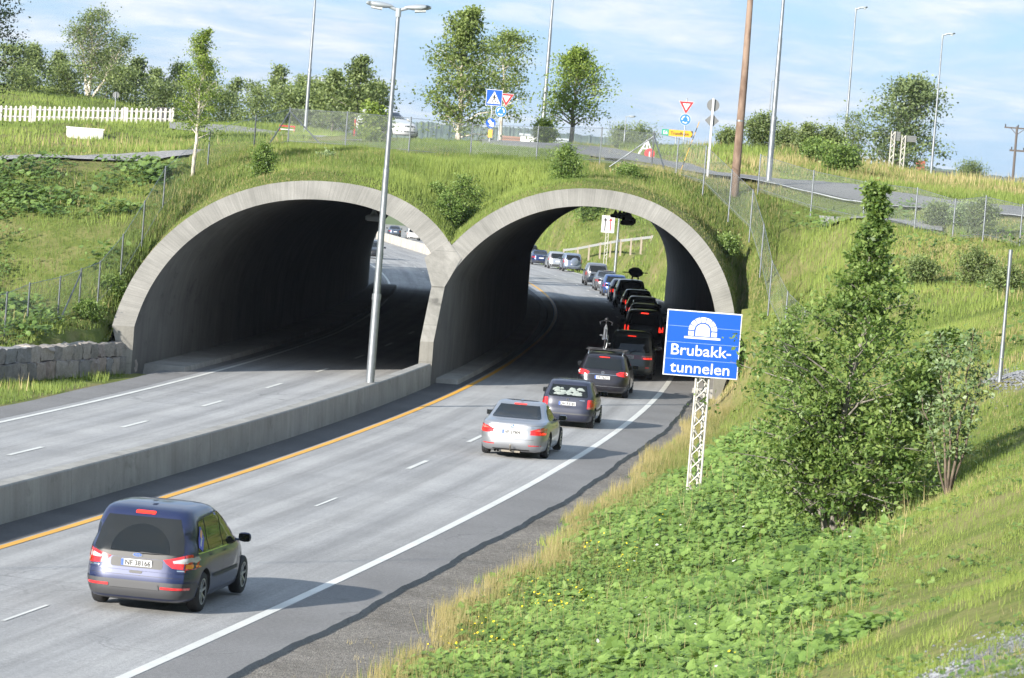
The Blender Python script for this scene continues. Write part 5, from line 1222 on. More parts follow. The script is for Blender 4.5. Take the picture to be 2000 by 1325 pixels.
# yellow flowers
fy = m_leaf('yellow_petals', (.75, .55, .02), (.85, .68, .03), .2)
def flowers(o0, o1, Y0, Y1, n, h, size, m, keep=None):
    o = rnd(n, o0, o1); Y = rnd(n, Y0, Y1); X = cX(Y)+o*np.sqrt(1+hd(Y)**2)
    if keep is not None: k = keep(o, X, Y); X, Y = X[k], Y[k]
    C = np.stack([X, Y, ground_z(X, Y)+h*rnd(len(X), .5, 1.2)], 1); tag(np_mesh('flowers', round_leaves(C, size*rnd(len(C), .6, 1.2)), 3, m, np.repeat(rnd(len(C), 0, 1), 18)), kind='stuff')
flowers(9.8, 11.2, 58, 78, 300, .42, .022, fy, lambda o, X, Y: (o > gvn(Y)+.4) & (vnoise(X, Y, 1.4, 81) > .5))
flowers(9.8, 16, 30, 66, 45, .3, .02, fy); flowers(11, 16, 30, 80, 60, .28, .035, m_leaf('white_petals', (.6, .62, .58), (.75, .75, .7), .2))
flowers(24, 40, 160, 172, 900, .35, .05, fy, lambda o, X, Y: (vnoise(X, Y, 2.5, 83) > .5) & not_road(o, X, Y))
# ---- trees
LM = {'birch': m_leaf('birch_leaves', (.165, .225, .065), (.30, .37, .125), .48, .45, dark=(.085, .125, .035)),
      'bright': m_leaf('bright_leaves', (.17, .25, .045), (.32, .40, .09), .45, .45, dark=(.08, .13, .03)),
      'alder': m_leaf('alder_leaves', (.14, .225, .055), (.27, .36, .11), .48, .45, dark=(.065, .12, .03)),
      'dark': m_leaf('dark_leaves', (.022, .04, .016), (.05, .08, .03), .25, .5, dark=(.012, .022, .01)),
      'dull': m_leaf('dull_leaves', (.155, .21, .08), (.27, .33, .13), .46, .5, dark=(.08, .115, .045)),
      'willow': m_leaf('willow_leaves', (.14, .21, .09), (.28, .35, .18), .3, .45, dark=(.07, .11, .04)),
      'poplar': m_leaf('poplar_leaves', (.13, .18, .075), (.25, .31, .14), .42, .45, dark=(.06, .09, .035))}
BK = {'white': m_bark('birch_bark', (.25, .22, .18), (.62, .56, .47)), 'grey': m_bark('grey_bark', (.10, .09, .08), (.24, .22, .19)), 'brown': m_bark('brown_bark', (.06, .045, .035), (.15, .12, .09))}
def tree(name, label, base, h, rad, prof, leaf, bark, nb=26, tw=5, per=26, ls=.1, c0=.2, tr=.06, elev=.55, lean=(0, 0), sig=.28, stems=((0, 0, 1),), grp=None, seed=0, droop=0, cat='tree', fill=.35):
    rng = np.random.default_rng(1000+seed); root = empty(name, base, rng.uniform(0, 6), label, cat, grp); root.rotation_euler.z = 0
    mb = MB(); Cs = []; To = []
    for sx, sy, sh in stems:
        H_ = h*sh; pts = []; k = 9; wob = rng.normal(size=(k, 2))*.018*H_
        for i in range(k):
            f = i/(k-1); pts.append(Vector((sx*f**.8+lean[0]*f*f+wob[i, 0]*f, sy*f**.8+lean[1]*f*f+wob[i, 1]*f, H_*f*.97-.1*(i == 0))))
        mb.tube(pts, [tr*sh*(1-.93*(i/(k-1)))+.006 for i in range(k)], 7)
        n = max(4, int(nb*sh))
        for b in range(n):
            f = c0+(1-c0)*((b+rng.random()*.8)/n)**.9; i = min(k-2, int(f*(k-1))); ff = f*(k-1)-i; p0 = pts[i].lerp(pts[i+1], ff)
            t_ = (f-c0)/(1-c0); L = rad*sh**.5*np.interp(t_, prof[0], prof[1])*rng.uniform(.65, 1.12); az = b*2.4+rng.normal()*.4
            e = elev*(.6+.7*t_)+rng.normal()*.12; tip = p0+Vector((math.cos(az)*L*math.cos(e*.8), math.sin(az)*L*math.cos(e*.8), L*math.sin(e)-droop*L))
            midp = p0.lerp(tip, .5)+Vector((rng.normal()*.05*L, rng.normal()*.05*L, (.10+droop*.4)*L))
            mb.tube([p0, midp, tip], [max(.006, tr*sh*(1-f)*.45), max(.005, tr*(1-f)*.25), .004], 5, cap=False)
            for q in range(tw):
                g = fill+(1-fill)*rng.random(); c = (p0.lerp(midp, g*2) if g < .5 else midp.lerp(tip, g*2-1)) if True else tip
                c = c+Vector(rng.normal(size=3)*.16*L*Vector((1, 1, .7)) if False else tuple(rng.normal(size=3)*.15*L))
                if q < 2: mb.tube([midp.lerp(tip, .3*q), c], [.006, .003], 4, cap=False)
                m_ = int(per*rng.uniform(.5, 1.4)); s_ = sig*(.5+.6*rng.random())*min(1, L/rad+.35)
                pp = rng.normal(size=(m_, 3))*s_*np.array([1, 1, .62])
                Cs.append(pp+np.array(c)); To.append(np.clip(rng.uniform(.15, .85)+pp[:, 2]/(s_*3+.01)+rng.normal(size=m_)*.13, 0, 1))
    C = np.concatenate(Cs); tone = np.concatenate(To); C[:, 2] = np.maximum(C[:, 2], .05)
    obj('trunk', mb, BK[bark], root, smooth=True)
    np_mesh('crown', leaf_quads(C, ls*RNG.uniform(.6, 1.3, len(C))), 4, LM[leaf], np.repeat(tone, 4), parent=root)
    return root
CON = ([0, .12, .45, .8, 1], [.55, 1, .8, .4, .12]); OVA = ([0, .25, .6, .85, 1], [.5, .95, 1, .7, .25]); COL_ = ([0, .2, .7, 1], [.6, 1, .8, .2]); CONB = ([0, .2, .55, 1], [1, .95, .6, .12]); RND = ([0, .3, .7, 1], [.75, 1, .95, .4])
def tree_px(name, label, px, py, Y, hpx, wpx, prof, leaf, bark, **k):
    b = at(px, py, Y); s = Y/FPX; gz = float(ground_z([b.x], [b.y])[0])
    return tree(name, label, (b.x, b.y, b.z if k.pop('keepz', False) else min(gz, b.z)), hpx*s+(b.z-min(gz, b.z)), wpx/2*s, prof, leaf, bark, **k)
# foreground alder
b = at(1622, 1068, 72); gz = float(ground_z([b.x], [b.y])[0])
tree('broadleaf_tree', 'tall leafy green tree with several stems standing right of the blue tunnel sign', (b.x, b.y, gz-.05), 7.2, 2.1, ([0, .08, .35, .55, .75, 1], [1.1, 1.35, 1.1, .52, .25, .08]), 'alder', 'grey', nb=70, tw=8, per=24, ls=.115, c0=.07, tr=.085, elev=.5, lean=(.25, 0), sig=.17,
     stems=((0.1, 0, 1), (1.7, .3, .62), (1.1, -.3, .5), (-.75, .2, .54), (-.85, -.4, .36)), seed=1, fill=.3)
b = at(1848, 1003, 66); gz = float(ground_z([b.x], [b.y])[0])
tree('willow_shrub', 'slender pale leaved shrub with bare reddish stems right of the tall leafy tree', (b.x, b.y, gz), 2.9, .42, ([0, .4, .8, 1], [.2, .7, 1, .5]), 'willow', 'brown', nb=12, tw=4, per=9, ls=.10, c0=.3, tr=.025, elev=1.0, sig=.14, stems=((.25, 0, 1), (-.35, .1, .95), (.5, .2, .8), (-.1, -.2, .85), (-.55, .2, .6)), seed=2, cat='shrub')
tree_px('birch_tree', 'slim young birch with white trunk standing on the bank left of the left portal', 376, 347, 138.5, 288, 112, ([0, .3, .65, 1], [.8, 1, .7, .2]), 'bright', 'white', nb=56, tw=7, per=24, ls=.085, c0=.27, tr=.07, elev=.9, sig=.16, seed=3, lean=(.1, 0))
tree_px('birch_tree', 'large full birch above the joint between the two portals, left of its thinner neighbour', 892, 300, 172, 282, 165, ([0, .2, .5, .8, 1], [.85, 1.05, .8, .45, .15]), 'birch', 'white', nb=64, tw=6, per=32, ls=.16, c0=.10, tr=.14, elev=.6, sig=.32, seed=4)
tree_px('birch_tree', 'thinner airy birch behind the crossing sign, right of the large full birch', 975, 290, 195, 225, 130, OVA, 'birch', 'white', nb=46, tw=5, per=26, ls=.16, c0=.25, tr=.11, elev=.6, sig=.34, seed=5)
tree_px('rowan_tree', 'bright green round rowan tree with a bare trunk between the two tall street lamps', 1114, 288, 180, 190, 140, ([0, .25, .6, 1], [1, 1.05, .75, .2]), 'bright', 'grey', nb=54, tw=6, per=30, ls=.14, c0=.2, tr=.13, elev=.55, sig=.34, seed=6)
tree_px('poplar_tree', 'broad grey-green poplar leaning right behind the lattice sign posts', 1735, 335, 262, 172, 190, RND, 'poplar', 'grey', nb=74, tw=6, per=34, ls=.25, c0=.12, tr=.25, elev=.75, sig=.5, seed=7, lean=(1.2, 0))
tree_px('dark_tree', 'dark drooping tree reaching in at the top left corner', -75, 230, 170, 340, 230, RND, 'dark', 'brown', nb=60, tw=7, per=40, ls=.15, c0=.15, tr=.2, elev=.5, sig=.42, seed=8, droop=.35)
tree_px('birch_tree', 'tall thin crowned birch with pale double trunk on the grassy rise at the left', 172, 198, 262, 165, 118, OVA, 'dull', 'white', nb=44, tw=4, per=20, ls=.17, c0=.3, tr=.16, elev=.9, sig=.42, seed=9, stems=((0, 0, 1), (-.8, 0, .8), (2.2, 0, .72)))
row = [(20, 205, 268, 105, 90), (62, 200, 272, 112, 92), (112, 203, 276, 100, 70), (205, 212, 272, 96, 88), (262, 218, 268, 102, 96), (300, 228, 274, 92, 70), (345, 235, 270, 100, 80), (405, 243, 262, 122, 110), (452, 245, 268, 92, 90), (492, 246, 272, 80, 80), (540, 250, 255, 122, 95), (582, 252, 262, 105, 80), (612, 258, 222, 88, 70), (648, 265, 212, 122, 85), (693, 268, 208, 155, 105), (725, 272, 212, 100, 60)]
plc = ['leftmost, under the dark overhanging tree', 'just right of the dark overhanging tree', 'left of the tall thin birch', 'just right of the tall thin birch', 'behind the picket fence end', 'left of the slim birch crown, low one', 'touching the slim roadside birch on its left', 'directly behind the slim roadside birch', 'just right of the slim roadside birch', 'low one in the dip of the row', 'tall one left of the lamp pole', 'right beside the lamp pole on its left', 'squat one touching the lamp pole', 'just right of the lamp pole', 'tallest at the right end, above the road', 'last one left of the double headed lamp']
for i, (px, py, Y, hp, wpx) in enumerate(row):
    tree_px('leafy_tree', 'bushy dull green tree of the far row, '+plc[i], px, py, Y, hp, wpx*1.2, CONB if i % 3 else OVA, 'dull', 'grey', nb=26, tw=6, per=26, ls=.2, c0=.04, tr=.09, elev=.8, sig=.48, seed=20+i, grp='trees in the row behind the meadow', fill=.2)
for i, (px, py, wd__, hp) in enumerate([(40, 207, 120, 50), (130, 205, 110, 56), (235, 216, 130, 60), (320, 236, 110, 56), (375, 240, 110, 60), (430, 246, 120, 60), (510, 250, 130, 58), (565, 254, 110, 60), (628, 260, 110, 56), (672, 266, 110, 66)]):
    tree_px('bush', ['low undergrowth bush at the far left end of the row of trees', 'undergrowth bush under the tall thin crowned birch', 'undergrowth bush behind the right half of the picket fence', 'undergrowth bush above the picket fence end', 'undergrowth bush behind the slim birch crown', 'undergrowth bush just right of the slim birch crown', 'undergrowth bush midway between slim birch and lamp pole', 'undergrowth bush left of the bare lamp pole', 'undergrowth bush right of the bare lamp pole', 'undergrowth bush before the tallest tree at the right end of the row'][i], px, py, (252+i % 3*4) if px < 560 else 216, hp, wd__, RND, 'dull', 'brown', nb=18, tw=6, per=26, ls=.2, c0=.02, tr=.03, elev=.8, sig=.55, seed=130+i, cat='bush', fill=.1, grp='undergrowth along the row of trees')
bushes = [(728, 290, 160, 78, 62, 'bright', 'round light bush growing beside the road left of the white car'), (852, 432, 137.5, 62, 66, 'alder', 'left of the two dark bushes rooted in the dip between the portals'), (902, 452, 136, 76, 80, 'alder', 'right of the two bushes rooted in the dip, just above the pier'),
  (868, 462, 134.5, 40, 50, 'alder', 'small low bush right at the tip of the dip between the portals'), (511, 360, 134.5, 32, 34, 'alder', 'small dark bush on top of the left portal'), (1104, 366, 141, 44, 54, 'alder', 'small bush on top of the right portal'), (1226, 352, 145, 22, 22, 'alder', 'tiny weed-like bush right of the bush on the right portal'),
  (640, 335, 142, 26, 30, 'willow', 'small yellowish seedling bush above the left portal crown'),
  (1482, 297, 182, 64, 72, 'dull', 'bushy shrub right of the wooden pole'), (1535, 298, 188, 40, 60, 'dull', 'low shrub just right of the tall pole, in the berm row'), (1575, 303, 186, 56, 44, 'dull', 'upright shrub in the middle of the berm row'), (1618, 306, 186, 50, 56, 'dull', 'shrub at the right end of the berm row'), (1592, 322, 172, 38, 52, 'alder', 'dense green bush on the face of the berm'),
  (1662, 316, 215, 90, 60, 'dull', 'tall narrow bush beside the slim lamp pole'), (1640, 345, 166, 40, 80, 'alder', 'wide bush spilling down the berm left of the lattice posts'), (1423, 288, 184, 30, 24, 'dull', 'small sapling just left of the wooden pole'),
  (1545, 655, 118, 60, 60, 'alder', 'small bush on the bank left of the tall leafy tree'), (1905, 570, 120, 70, 80, 'dull', 'bush on the open bank near the galvanised pole'), (1800, 560, 121, 44, 60, 'dull', 'low bush on the bank below the fence at right'), (1965, 590, 116, 60, 70, 'dull', 'bush directly right of the top of the galvanised pole'),
  (1832, 447, 138, 36, 60, 'dull', 'straggly bush at the foot of the right fence'), (1915, 462, 134, 66, 70, 'dull', 'tall straggly bush behind the right fence'), (1880, 452, 137, 46, 50, 'willow', 'thin bush between two posts of the right fence'), (1420, 500, 140.5, 30, 40, 'alder', 'small bush beside the right flank of the right portal'),
  (215, 592, 126.5, 46, 44, 'alder', 'bright bush tucked between the fence and the left portal'), (170, 625, 123, 26, 40, 'alder', 'low bush at the foot of the braced fence post'), (262, 500, 131, 36, 40, 'alder', 'small bush on the left flank of the left portal'),
  (1148, 446, 392, 60, 66, 'alder', 'round bush on the slope seen through the right bore'), (1212, 285, 505, 34, 50, 'dull', 'far grey-green tree just right of the rowan'), (1250, 292, 505, 40, 66, 'dull', 'far grey-green tree behind the red and white frame'), (1893, 366, 480, 40, 52, 'dull', 'lone far tree right of the roof'),
  (1062, 285, 176, 44, 34, 'bright', 'thin sapling wrapped around the foot of the lamp pole')]
for i, (px, py, Y, hp, wpx, lf, lb) in enumerate(bushes):
    tree_px('bush', lb, px, py, Y, hp, wpx, RND, lf, 'brown', nb=16, tw=5, per=26 if Y < 200 else 20, ls=.09 if Y < 150 else (.13 if Y < 220 else .26), c0=.03, tr=.02, elev=.9, sig=.20*Y/140, seed=60+i, cat='bush', fill=.15, keepz=(Y < 146 and 480 < px < 1450), stems=((0, 0, 1), (wpx*Y/FPX*.25, 0, .75), (-wpx*Y/FPX*.25, 0, .8)))
# far wooded hills
def hill(name, Y, pts, m, thick=500, jag_=4, label=None):
    rows = [[], [], []]; rng = random.Random(5); xs = [p[0] for p in pts]; ys = [p[1] for p in pts]; x = xs[0]
    while x <= xs[-1]:
        y = float(np.interp(x, xs, ys)); p0 = at(x, y-rng.uniform(0, jag_), Y); rows[1].append(p0)
        b_ = at(x, y, Y-thick*.4); rows[0].append(Vector((b_.x, b_.y, -9))); rows[2].append(Vector((p0.x*1.1, Y+thick, -9))); x += 3.2
    return tag(obj(name, MB().grid(rows), m), kind='structure')
hm1 = mat('far_forest', (.055, .085, .05), .95); nt = NT(hm1); nt.base(nt.ramp(nt.noise(.03, 4, .7, vec=nt.geo()), [(.35, (.04, .07, .05)), (.65, (.09, .13, .08))]))
hill('hills', 2600, [(-300, 245), (300, 246), (620, 250), (760, 244), (840, 240), (900, 249), (1000, 250), (1100, 262), (1250, 276), (1400, 300), (1600, 318), (1760, 325), (1835, 330), (1900, 343), (2000, 350), (2300, 362)], hm1)
# ------------------------------------------------------------------ lanes and paths on the plateau
def hitp(px, py, y0=135):
    a, b = ray(px, py); Ys_ = np.arange(y0, 420, .5); g = ground_z(a*Ys_, Ys_); z = H+b*Ys_; k = np.nonzero(z < g+.02)[0]
    Y = Ys_[k[0]] if len(k) else 200; return Vector((a*Y, Y, H+b*Y))
def dpoly(name, lo, up, m, n=5, k=6, lift=.06):
    def dens(L):
        P = [at(*p) for p in L]; out = []
        for a, b in zip(P[:-1], P[1:]):
            for j in range(k): v = a.lerp(b, j/k); out.append((v.x, v.y))
        out.append((P[-1].x, P[-1].y)); return out
    return drape(name, dens(lo), dens(up), m, n, lift)
dpoly('path', [(-60, 325, 141), (0, 322, 142), (150, 318, 142), (300, 315, 143), (400, 307, 146), (520, 297, 148)], [(-60, 311, 145.5), (0, 308, 146), (150, 306, 146), (300, 303, 147), (400, 298, 149), (520, 290, 152)], M['path'], lift=.1)
dpoly('path', [(330, 252, 200), (440, 256, 196), (560, 270, 186), (700, 283, 178), (820, 286, 180), (960, 294, 165)], [(330, 247, 208), (440, 250, 206), (560, 263, 200), (700, 276, 192), (820, 279, 192), (960, 284, 186)], M['path'], lift=.1)
dpoly('upper_road', [(940, 300, 155), (1060, 303, 157), (1180, 312, 158), (1300, 331, 162), (1400, 348, 154), (1550, 371, 149), (1700, 395, 146), (1850, 415, 142.5), (2000, 433, 139.5), (2300, 474, 134)], [(940, 287, 178), (1060, 288, 178), (1180, 297, 178), (1300, 322, 172), (1400, 341, 160), (1550, 357, 156), (1700, 371, 152.5), (1850, 391, 149), (2000, 409, 146), (2300, 450, 140)], M['asphalt_old'], lift=.12)
dpoly('edge_line', [(1300, 331, 161.4), (1400, 348, 153.4), (1550, 371, 148.4), (1700, 395, 145.6), (1850, 415, 142.1), (2000, 433, 139.1)], [(1300, 331, 161.65), (1400, 348, 153.65), (1550, 371, 148.65), (1700, 395, 145.75), (1850, 415, 142.25), (2000, 433, 139.25)], M['white_paint'], n=2, lift=.15)
dpoly('path', [(1620, 434, 139.5), (1720, 442, 138.5), (1840, 462, 135)], [(1600, 414, 144), (1720, 428, 142), (1840, 449, 138)], M['path'], lift=.08)
# stony ground at the lower right and round the pole
def stones(name, cx_, cy2, n, sx, sy, s0, m):
    rng = np.random.default_rng(9); X = rng.normal(cx_, sx, n); Y = rng.normal(cy2, sy, n); Z = ground_z(X, Y); r_ = s0*rng.uniform(.5, 1.5, n)
    k = np.arange(n)
    oc = np.array([(1, 0, 0), (0, 1, 0), (-1, 0, 0), (0, -1, 0), (0, 0, 1), (0, 0, -1)], float); fc = [(0, 1, 4), (1, 2, 4), (2, 3, 4), (3, 0, 4), (1, 0, 5), (2, 1, 5), (3, 2, 5), (0, 3, 5)]
    C = np.stack([X, Y, Z], 1); J = oc[None]*r_[:, None, None]*rng.uniform(.6, 1.3, (n, 6, 3)); J[..., 2] *= .6; a = rng.uniform(0, 6.3, n); ca, sa = np.cos(a)[:, None], np.sin(a)[:, None]
    Jx = J[..., 0]*ca-J[..., 1]*sa; Jy = J[..., 0]*sa+J[..., 1]*ca; V_ = np.stack([Jx, Jy, J[..., 2]], -1)+C[:, None]
    V3 = V_[:, np.array(fc)].reshape(-1, 3); return tag(np_mesh(name, V3, 3, m), kind='stuff')
stm = m_gravel('loose_stone', (.15, .16, .17), (.29, .30, .32), 3)
for (px, py, Y, n, sx, sy) in [(1900, 1215, 34, 4200, .35, 1.6), (1985, 1180, 36, 2600, .3, 1.2), (1960, 1290, 31, 2600, .3, .9), (1760, 1310, 36, 900, .3, .8)]:
    p = at(px, py, Y); stones('gravel_patch', p.x, p.y, n, sx, sy, .022, stm)
p = at(1990, 752, 87); stones('gravel_patch', p.x+.3, p.y, 3500, .6, 2.0, .035, stm)
for k_, Yk in enumerate((72, 84, 97, 108, 120)):
    _g = ground_z; ground_z = lambda X, Y: zr(Y)+.0; stones('debris', float(wp(-.98, Yk)[0]), Yk, 70, .10, 2.6, .018, M['gravel']); ground_z = _g
stones('gravel_scatter', float(wp(8.4, 60)[0]), 60, 700, .6, 14, .018, stm)
_gz = ground_z; ground_z = lambda X, Y: zr(Y)-.12
stones('rubble', float(wp(7.75, 132.5)[0]), 132.5, 160, .22, 1.0, .07, m_gravel('rubble_stone', (.32, .31, .29), (.5, .48, .45), 3)); ground_z = _gz
# ------------------------------------------------------------------ chain link fences
def m_link():
    m = bpy.data.materials.new('chain_link'); m.use_nodes = True; t = NT(m); nt = m.node_tree; uv = t.n('ShaderNodeUVMap'); uv.uv_map = 'fence'
    sp_ = t.n('ShaderNodeSeparateXYZ'); t.l(uv.outputs[0], sp_.inputs[0]); P_ = .075
    a = t.math('ABSOLUTE', t.math('SUBTRACT', t.math('FRACT', t.math('DIVIDE', t.math('ADD', sp_.outputs[0], sp_.outputs[1]), P_)), .5))
    b = t.math('ABSOLUTE', t.math('SUBTRACT', t.math('FRACT', t.math('DIVIDE', t.math('SUBTRACT', sp_.outputs[0], sp_.outputs[1]), P_)), .5))
    w_ = t.math('MAXIMUM', t.math('LESS_THAN', a, .046), t.math('LESS_THAN', b, .046))
    t.b.inputs['Base Color'].default_value = (.28, .31, .31, 1); t.b.inputs['Metallic'].default_value = .35; t.b.inputs['Roughness'].default_value = .55
    tr = t.n('ShaderNodeBsdfTransparent'); mx = t.n('ShaderNodeMixShader'); t.l(w_, mx.inputs[0]); t.l(tr.outputs[0], mx.inputs[1]); t.l(t.b.outputs[0], mx.inputs[2]); t.l(mx.outputs[0], nt.nodes['Material Output'].inputs[0]); return m
M['link'] = m_link()
def fence(pts, hgt, label, braces=(), mesh=True, grp=None):
    P = [at(*p) for p in pts]; root = empty('chain_link_fence', P[0], 0, label, 'fence', grp); O = P[0]
    rows = [[], []]; uvs = [[], []]; d = 0
    for i, p in enumerate(P):
        q = p-O
        obj('post', MB().tube([q+Vector((0, 0, -.5)), q+Vector((0, 0, hgt+.05))], .03, 8), M['galv_post'], root)
        if i: d += (p-P[i-1]).length
        rows[0].append(q+Vector((0, -.035, .0))); rows[1].append(q+Vector((0, -.035, hgt))); uvs[0].append((d, 0)); uvs[1].append((d, hgt))
    if mesh:
        ob = obj('wire_mesh', MB().grid(rows), M['link'], root); u = ob.data.uv_layers.new(name='fence'); n = len(P)
        for lp in ob.data.loops: i, k = divmod(lp.vertex_index, n); u.data[lp.index].uv = uvs[i][k]
        for h_ in (hgt, .1): obj('tension_wire', MB().tube([r_ + Vector((0, 0, h_)) for r_ in rows[0]], .009, 4), M['galv'], root)
    for i, tgt in braces:
        a = P[i]-O+Vector((0, 0, hgt-.1)); b = at(*tgt)-O; obj('brace', MB().tube([a, b+Vector((0, 0, -.15))], .028, 8), M['galv_post'], root)
fence([(-40, 675, 117), (8, 662, 118), (52, 643, 119.5), (112, 628, 122), (153, 612, 123.2), (190, 597, 124.5), (235, 543, 127), (277, 476, 130), (318, 406, 134), (405, 332, 141), (495, 301, 146)], 1.45, 'chain link fence climbing the bank left of the left portal', [(4, (112, 630, 121.5))])
fence([(495, 301, 146), (562, 280, 150), (674, 287, 150), (798, 298, 150), (918, 310, 151), (1047, 315, 151), (1171, 317, 152), (1272, 328, 152)], 1.38, 'chain link fence along the crest above both portals', [(1, (514, 294, 149)), (1, (635, 284, 150)), (7, (1191, 319, 152))])
fence([(1272, 328, 152), (1320, 343, 149), (1374, 359, 146), (1424, 408, 142.5), (1465, 448, 140.5), (1486, 516, 138), (1502, 590, 134.5), (1532, 652, 130.5), (1566, 688, 127.5), (1602, 716, 124.5)], 1.45, 'chain link fence plunging down the bank right of the right portal', [(0, (1302, 337, 150))])
fence([(1480, 374, 147), (1584, 407, 144), (1685, 430, 140), (1786, 445, 136), (1860, 468, 134), (1920, 463, 132.5), (1991, 481, 130), (2060, 500, 128)], 1.42, 'chain link fence across the bank below the upper road at the right')
# ------------------------------------------------------------------ lamp posts
def head(mb, c, d, L=.85, r=.13):
    rows = []
    for i in range(9):
        f = i/8; e = math.sin(math.pi*(.08+.88*f))**.55; a = Vector(c)+Vector(d)*(L*f)+Vector((0, 0, .05*f))
        s_ = Vector((d[1], -d[0], 0)); rows.append([a+s_*(r*e*math.cos(b)*1.05*(.75+.35*f))+Vector((0, 0, 1))*(r*.62*e*math.sin(b)*(.75+.35*f)) for b in [k*math.pi/6 for k in range(12)]])
    mb.grid(rows, close=True); n = 12; mb.f += [tuple(range(n)), tuple(range(8*n, 9*n))]; mb.m += [0, 0]
def lamp(base, Hh, label, dirs, r0=.09, r1=.045, hl=.85, hr=.13, col=True, name='street_lamp'):
    e = empty(name, base, 0, label, 'street lamp')
    obj('pole', MB().tube([(0, 0, -3), (0, 0, 0), (0, 0, Hh*.28), (0, 0, Hh*.281), (0, 0, Hh*.6), (0, 0, Hh*.601), (0, 0, Hh)], [r0, r0, r0*.93, r0*.80, r0*.68, r0*.58, r1], 14), M['galv'], e, smooth=40)
    if col: obj('collar', MB().tube([(0, 0, Hh*.27), (0, 0, Hh*.285)], r0*1.06, 12), M['galv'], e)
    if dirs:
        obj('bracket', MB().tube([(0, 0, Hh-.25), (0, 0, Hh+.02)], r1*1.5, 10), M['galv_light'], e)
        for d in dirs:
            a = Vector(d).normalized(); mb = MB(); mb.tube([(0, 0, Hh-.05), a*.28+Vector((0, 0, Hh+.05))], [.05, .06], 8); head(mb, a*.18+Vector((0, 0, Hh+.06)), a, hl, hr)
            h_ = obj('lamp_head', mb, M['galv_light'], e, smooth=60)
            obj('lamp_glass', MB().tube([a*.5+Vector((0, 0, Hh+.0)), a*(.1+hl*.9)+Vector((0, 0, Hh+.03))], [hr*.5, hr*.45], 8), mat('lens', (.5, .52, .52), .15), h_)
    return e
X = -4.27; Y = 115.2; lamp(Vector((X, Y, float(zr(Y)))), 12.3, 'tall double headed street lamp rising from behind the median wall', [(-1, -.05, 0), (1, .05, 0)], .135, .06, .82, .17)
b = at(724, 700, 115)
def lamp_px(px, py, Y, ptop, label, dirs, r0=.08, **k):
    b_ = at(px, py, Y); Hh = (py-ptop)*Y/FPX; lamp(b_, Hh, label, dirs, r0, **k)
lamp_px(597, 243, 205, -140, 'bare lamp pole running out of the picture above the row of trees', [(1, 0, 0)], .10)
lamp_px(1058, 275, 190, -90, 'lamp pole between the birches and the rowan, out of the picture at the top', [(1, 0, 0)], .12)
lamp_px(1500, 366, 152, -120, 'thick grey lamp pole right of the wooden pole, out of the picture at the top', [(1, 0, 0)], .125)
lamp_px(1648, 306, 235, 17, 'slim street lamp with one arm left of the poplar', [(1, -.2, 0)], .09, hl=.55, hr=.12)
lamp_px(1817, 357, 235, 68, 'slim street lamp with one arm right of the poplar', [(1, -.2, 0)], .09, hl=.6, hr=.12)
lamp_px(1218, 290, 500, 228, 'small far street lamp right of the rowan', [(1, 0, 0)], .13, hl=1.1, hr=.2)
lamp_px(1496, 300, 500, 158, 'far street lamp showing behind the thick grey pole', [(1, 0, 0)], .13, hl=.85, hr=.16)
lamp_px(1204, 492, 322, 405, 'slim lamp post on the slope seen through the right bore', [], .13)
lamp_px(1953, 738, 86, 487, 'short bare galvanised pole standing in a gravel patch on the right bank', [], .055, r1=.05, col=False, name='metal_pole')
bpy.data.objects['metal_pole']['category'] = 'pole'
# wooden pole and far power pole
b = at(1436, 352, 147); wm = m_bark('pole_wood', (.12, .08, .06), (.23, .165, .125), 3)
e = empty('wooden_pole', b, 0, 'thick brown wooden pole rising out of the picture above the upper road', 'pole')
obj('pole', MB().tube([(0, 0, -1), (0, 0, 0), (.03, 0, 4), (.0, 0, 9.5)], [.18, .175, .14, .095], 14), wm, e, smooth=True)
obj('pole_band', MB().tube([(.01, 0, 2.3), (.01, 0, 2.36)], .16, 14), M['galv'], e)
b = at(1972, 420, 400); e = empty('power_pole', b, 0, 'dark far power pole with two crossarms at the right edge', 'power pole')
dkw = mat('old_wood', (.09, .075, .065), .9); zt = (420-247)*400/FPX
obj('pole', MB().tube([(0, 0, -2), (0, 0, zt)], [.17, .12], 10), dkw, e)
obj('crossarm', MB().box((.1, 0, zt-.2), (2.9, .14, .16)).tube([(-.7, 0, zt-.2), (0, 0, zt-.9)], .04, 5).tube([(.9, 0, zt-.2), (0, 0, zt-.9)], .04, 5), dkw, e)
obj('crossarm', MB().box((.35, 0, zt-2.6), (1.9, .14, .2)), dkw, e)
for x in (-1.25, .1, 1.45): obj('insulator', MB().lathe([(.03, 0), (.09, .05), (.05, .14), (.09, .2), (.02, .3)], 8, Matrix.Translation((x, 0, zt-.12))), trim, e)
for x in (-.4, .9): obj('insulator', MB().lathe([(.03, 0), (.09, .05), (.05, .14), (.09, .2), (.02, .3)], 8, Matrix.Translation((x, 0, zt-2.5))), trim, e)
# overhead cables across the carriageways (above the picture; their shadows lie on the road)
def cable(pa, pb, hgt, nm):
    pts = []
    for i in range(17):
        f = i/16; v = Vector(pa).lerp(Vector(pb), f); v.z = hgt-1.0*4*f*(1-f); pts.append(v)
    o = obj('overhead_cable', MB().tube(pts, .028, 6), M['black']); tag(o, nm, 'cable')
def shcable(q0, q1, z):
    out = []
    for q in (q0, q1):
        X, Y = road_at(*q); f = (z-float(zr(Y)))/math.tan(SUN_EL); out.append(Vector((X-SUN_AZ[0]*f, Y-SUN_AZ[1]*f, z)))
    a, b_ = out; d = (b_-a); return a-d*1.2, b_+d*1.2
a, b_ = shcable((0, 1103), (1000, 1083), 12.5); cable(a, b_, 12.5, 'overhead cable whose thin shadow crosses the road beside the nearest car')
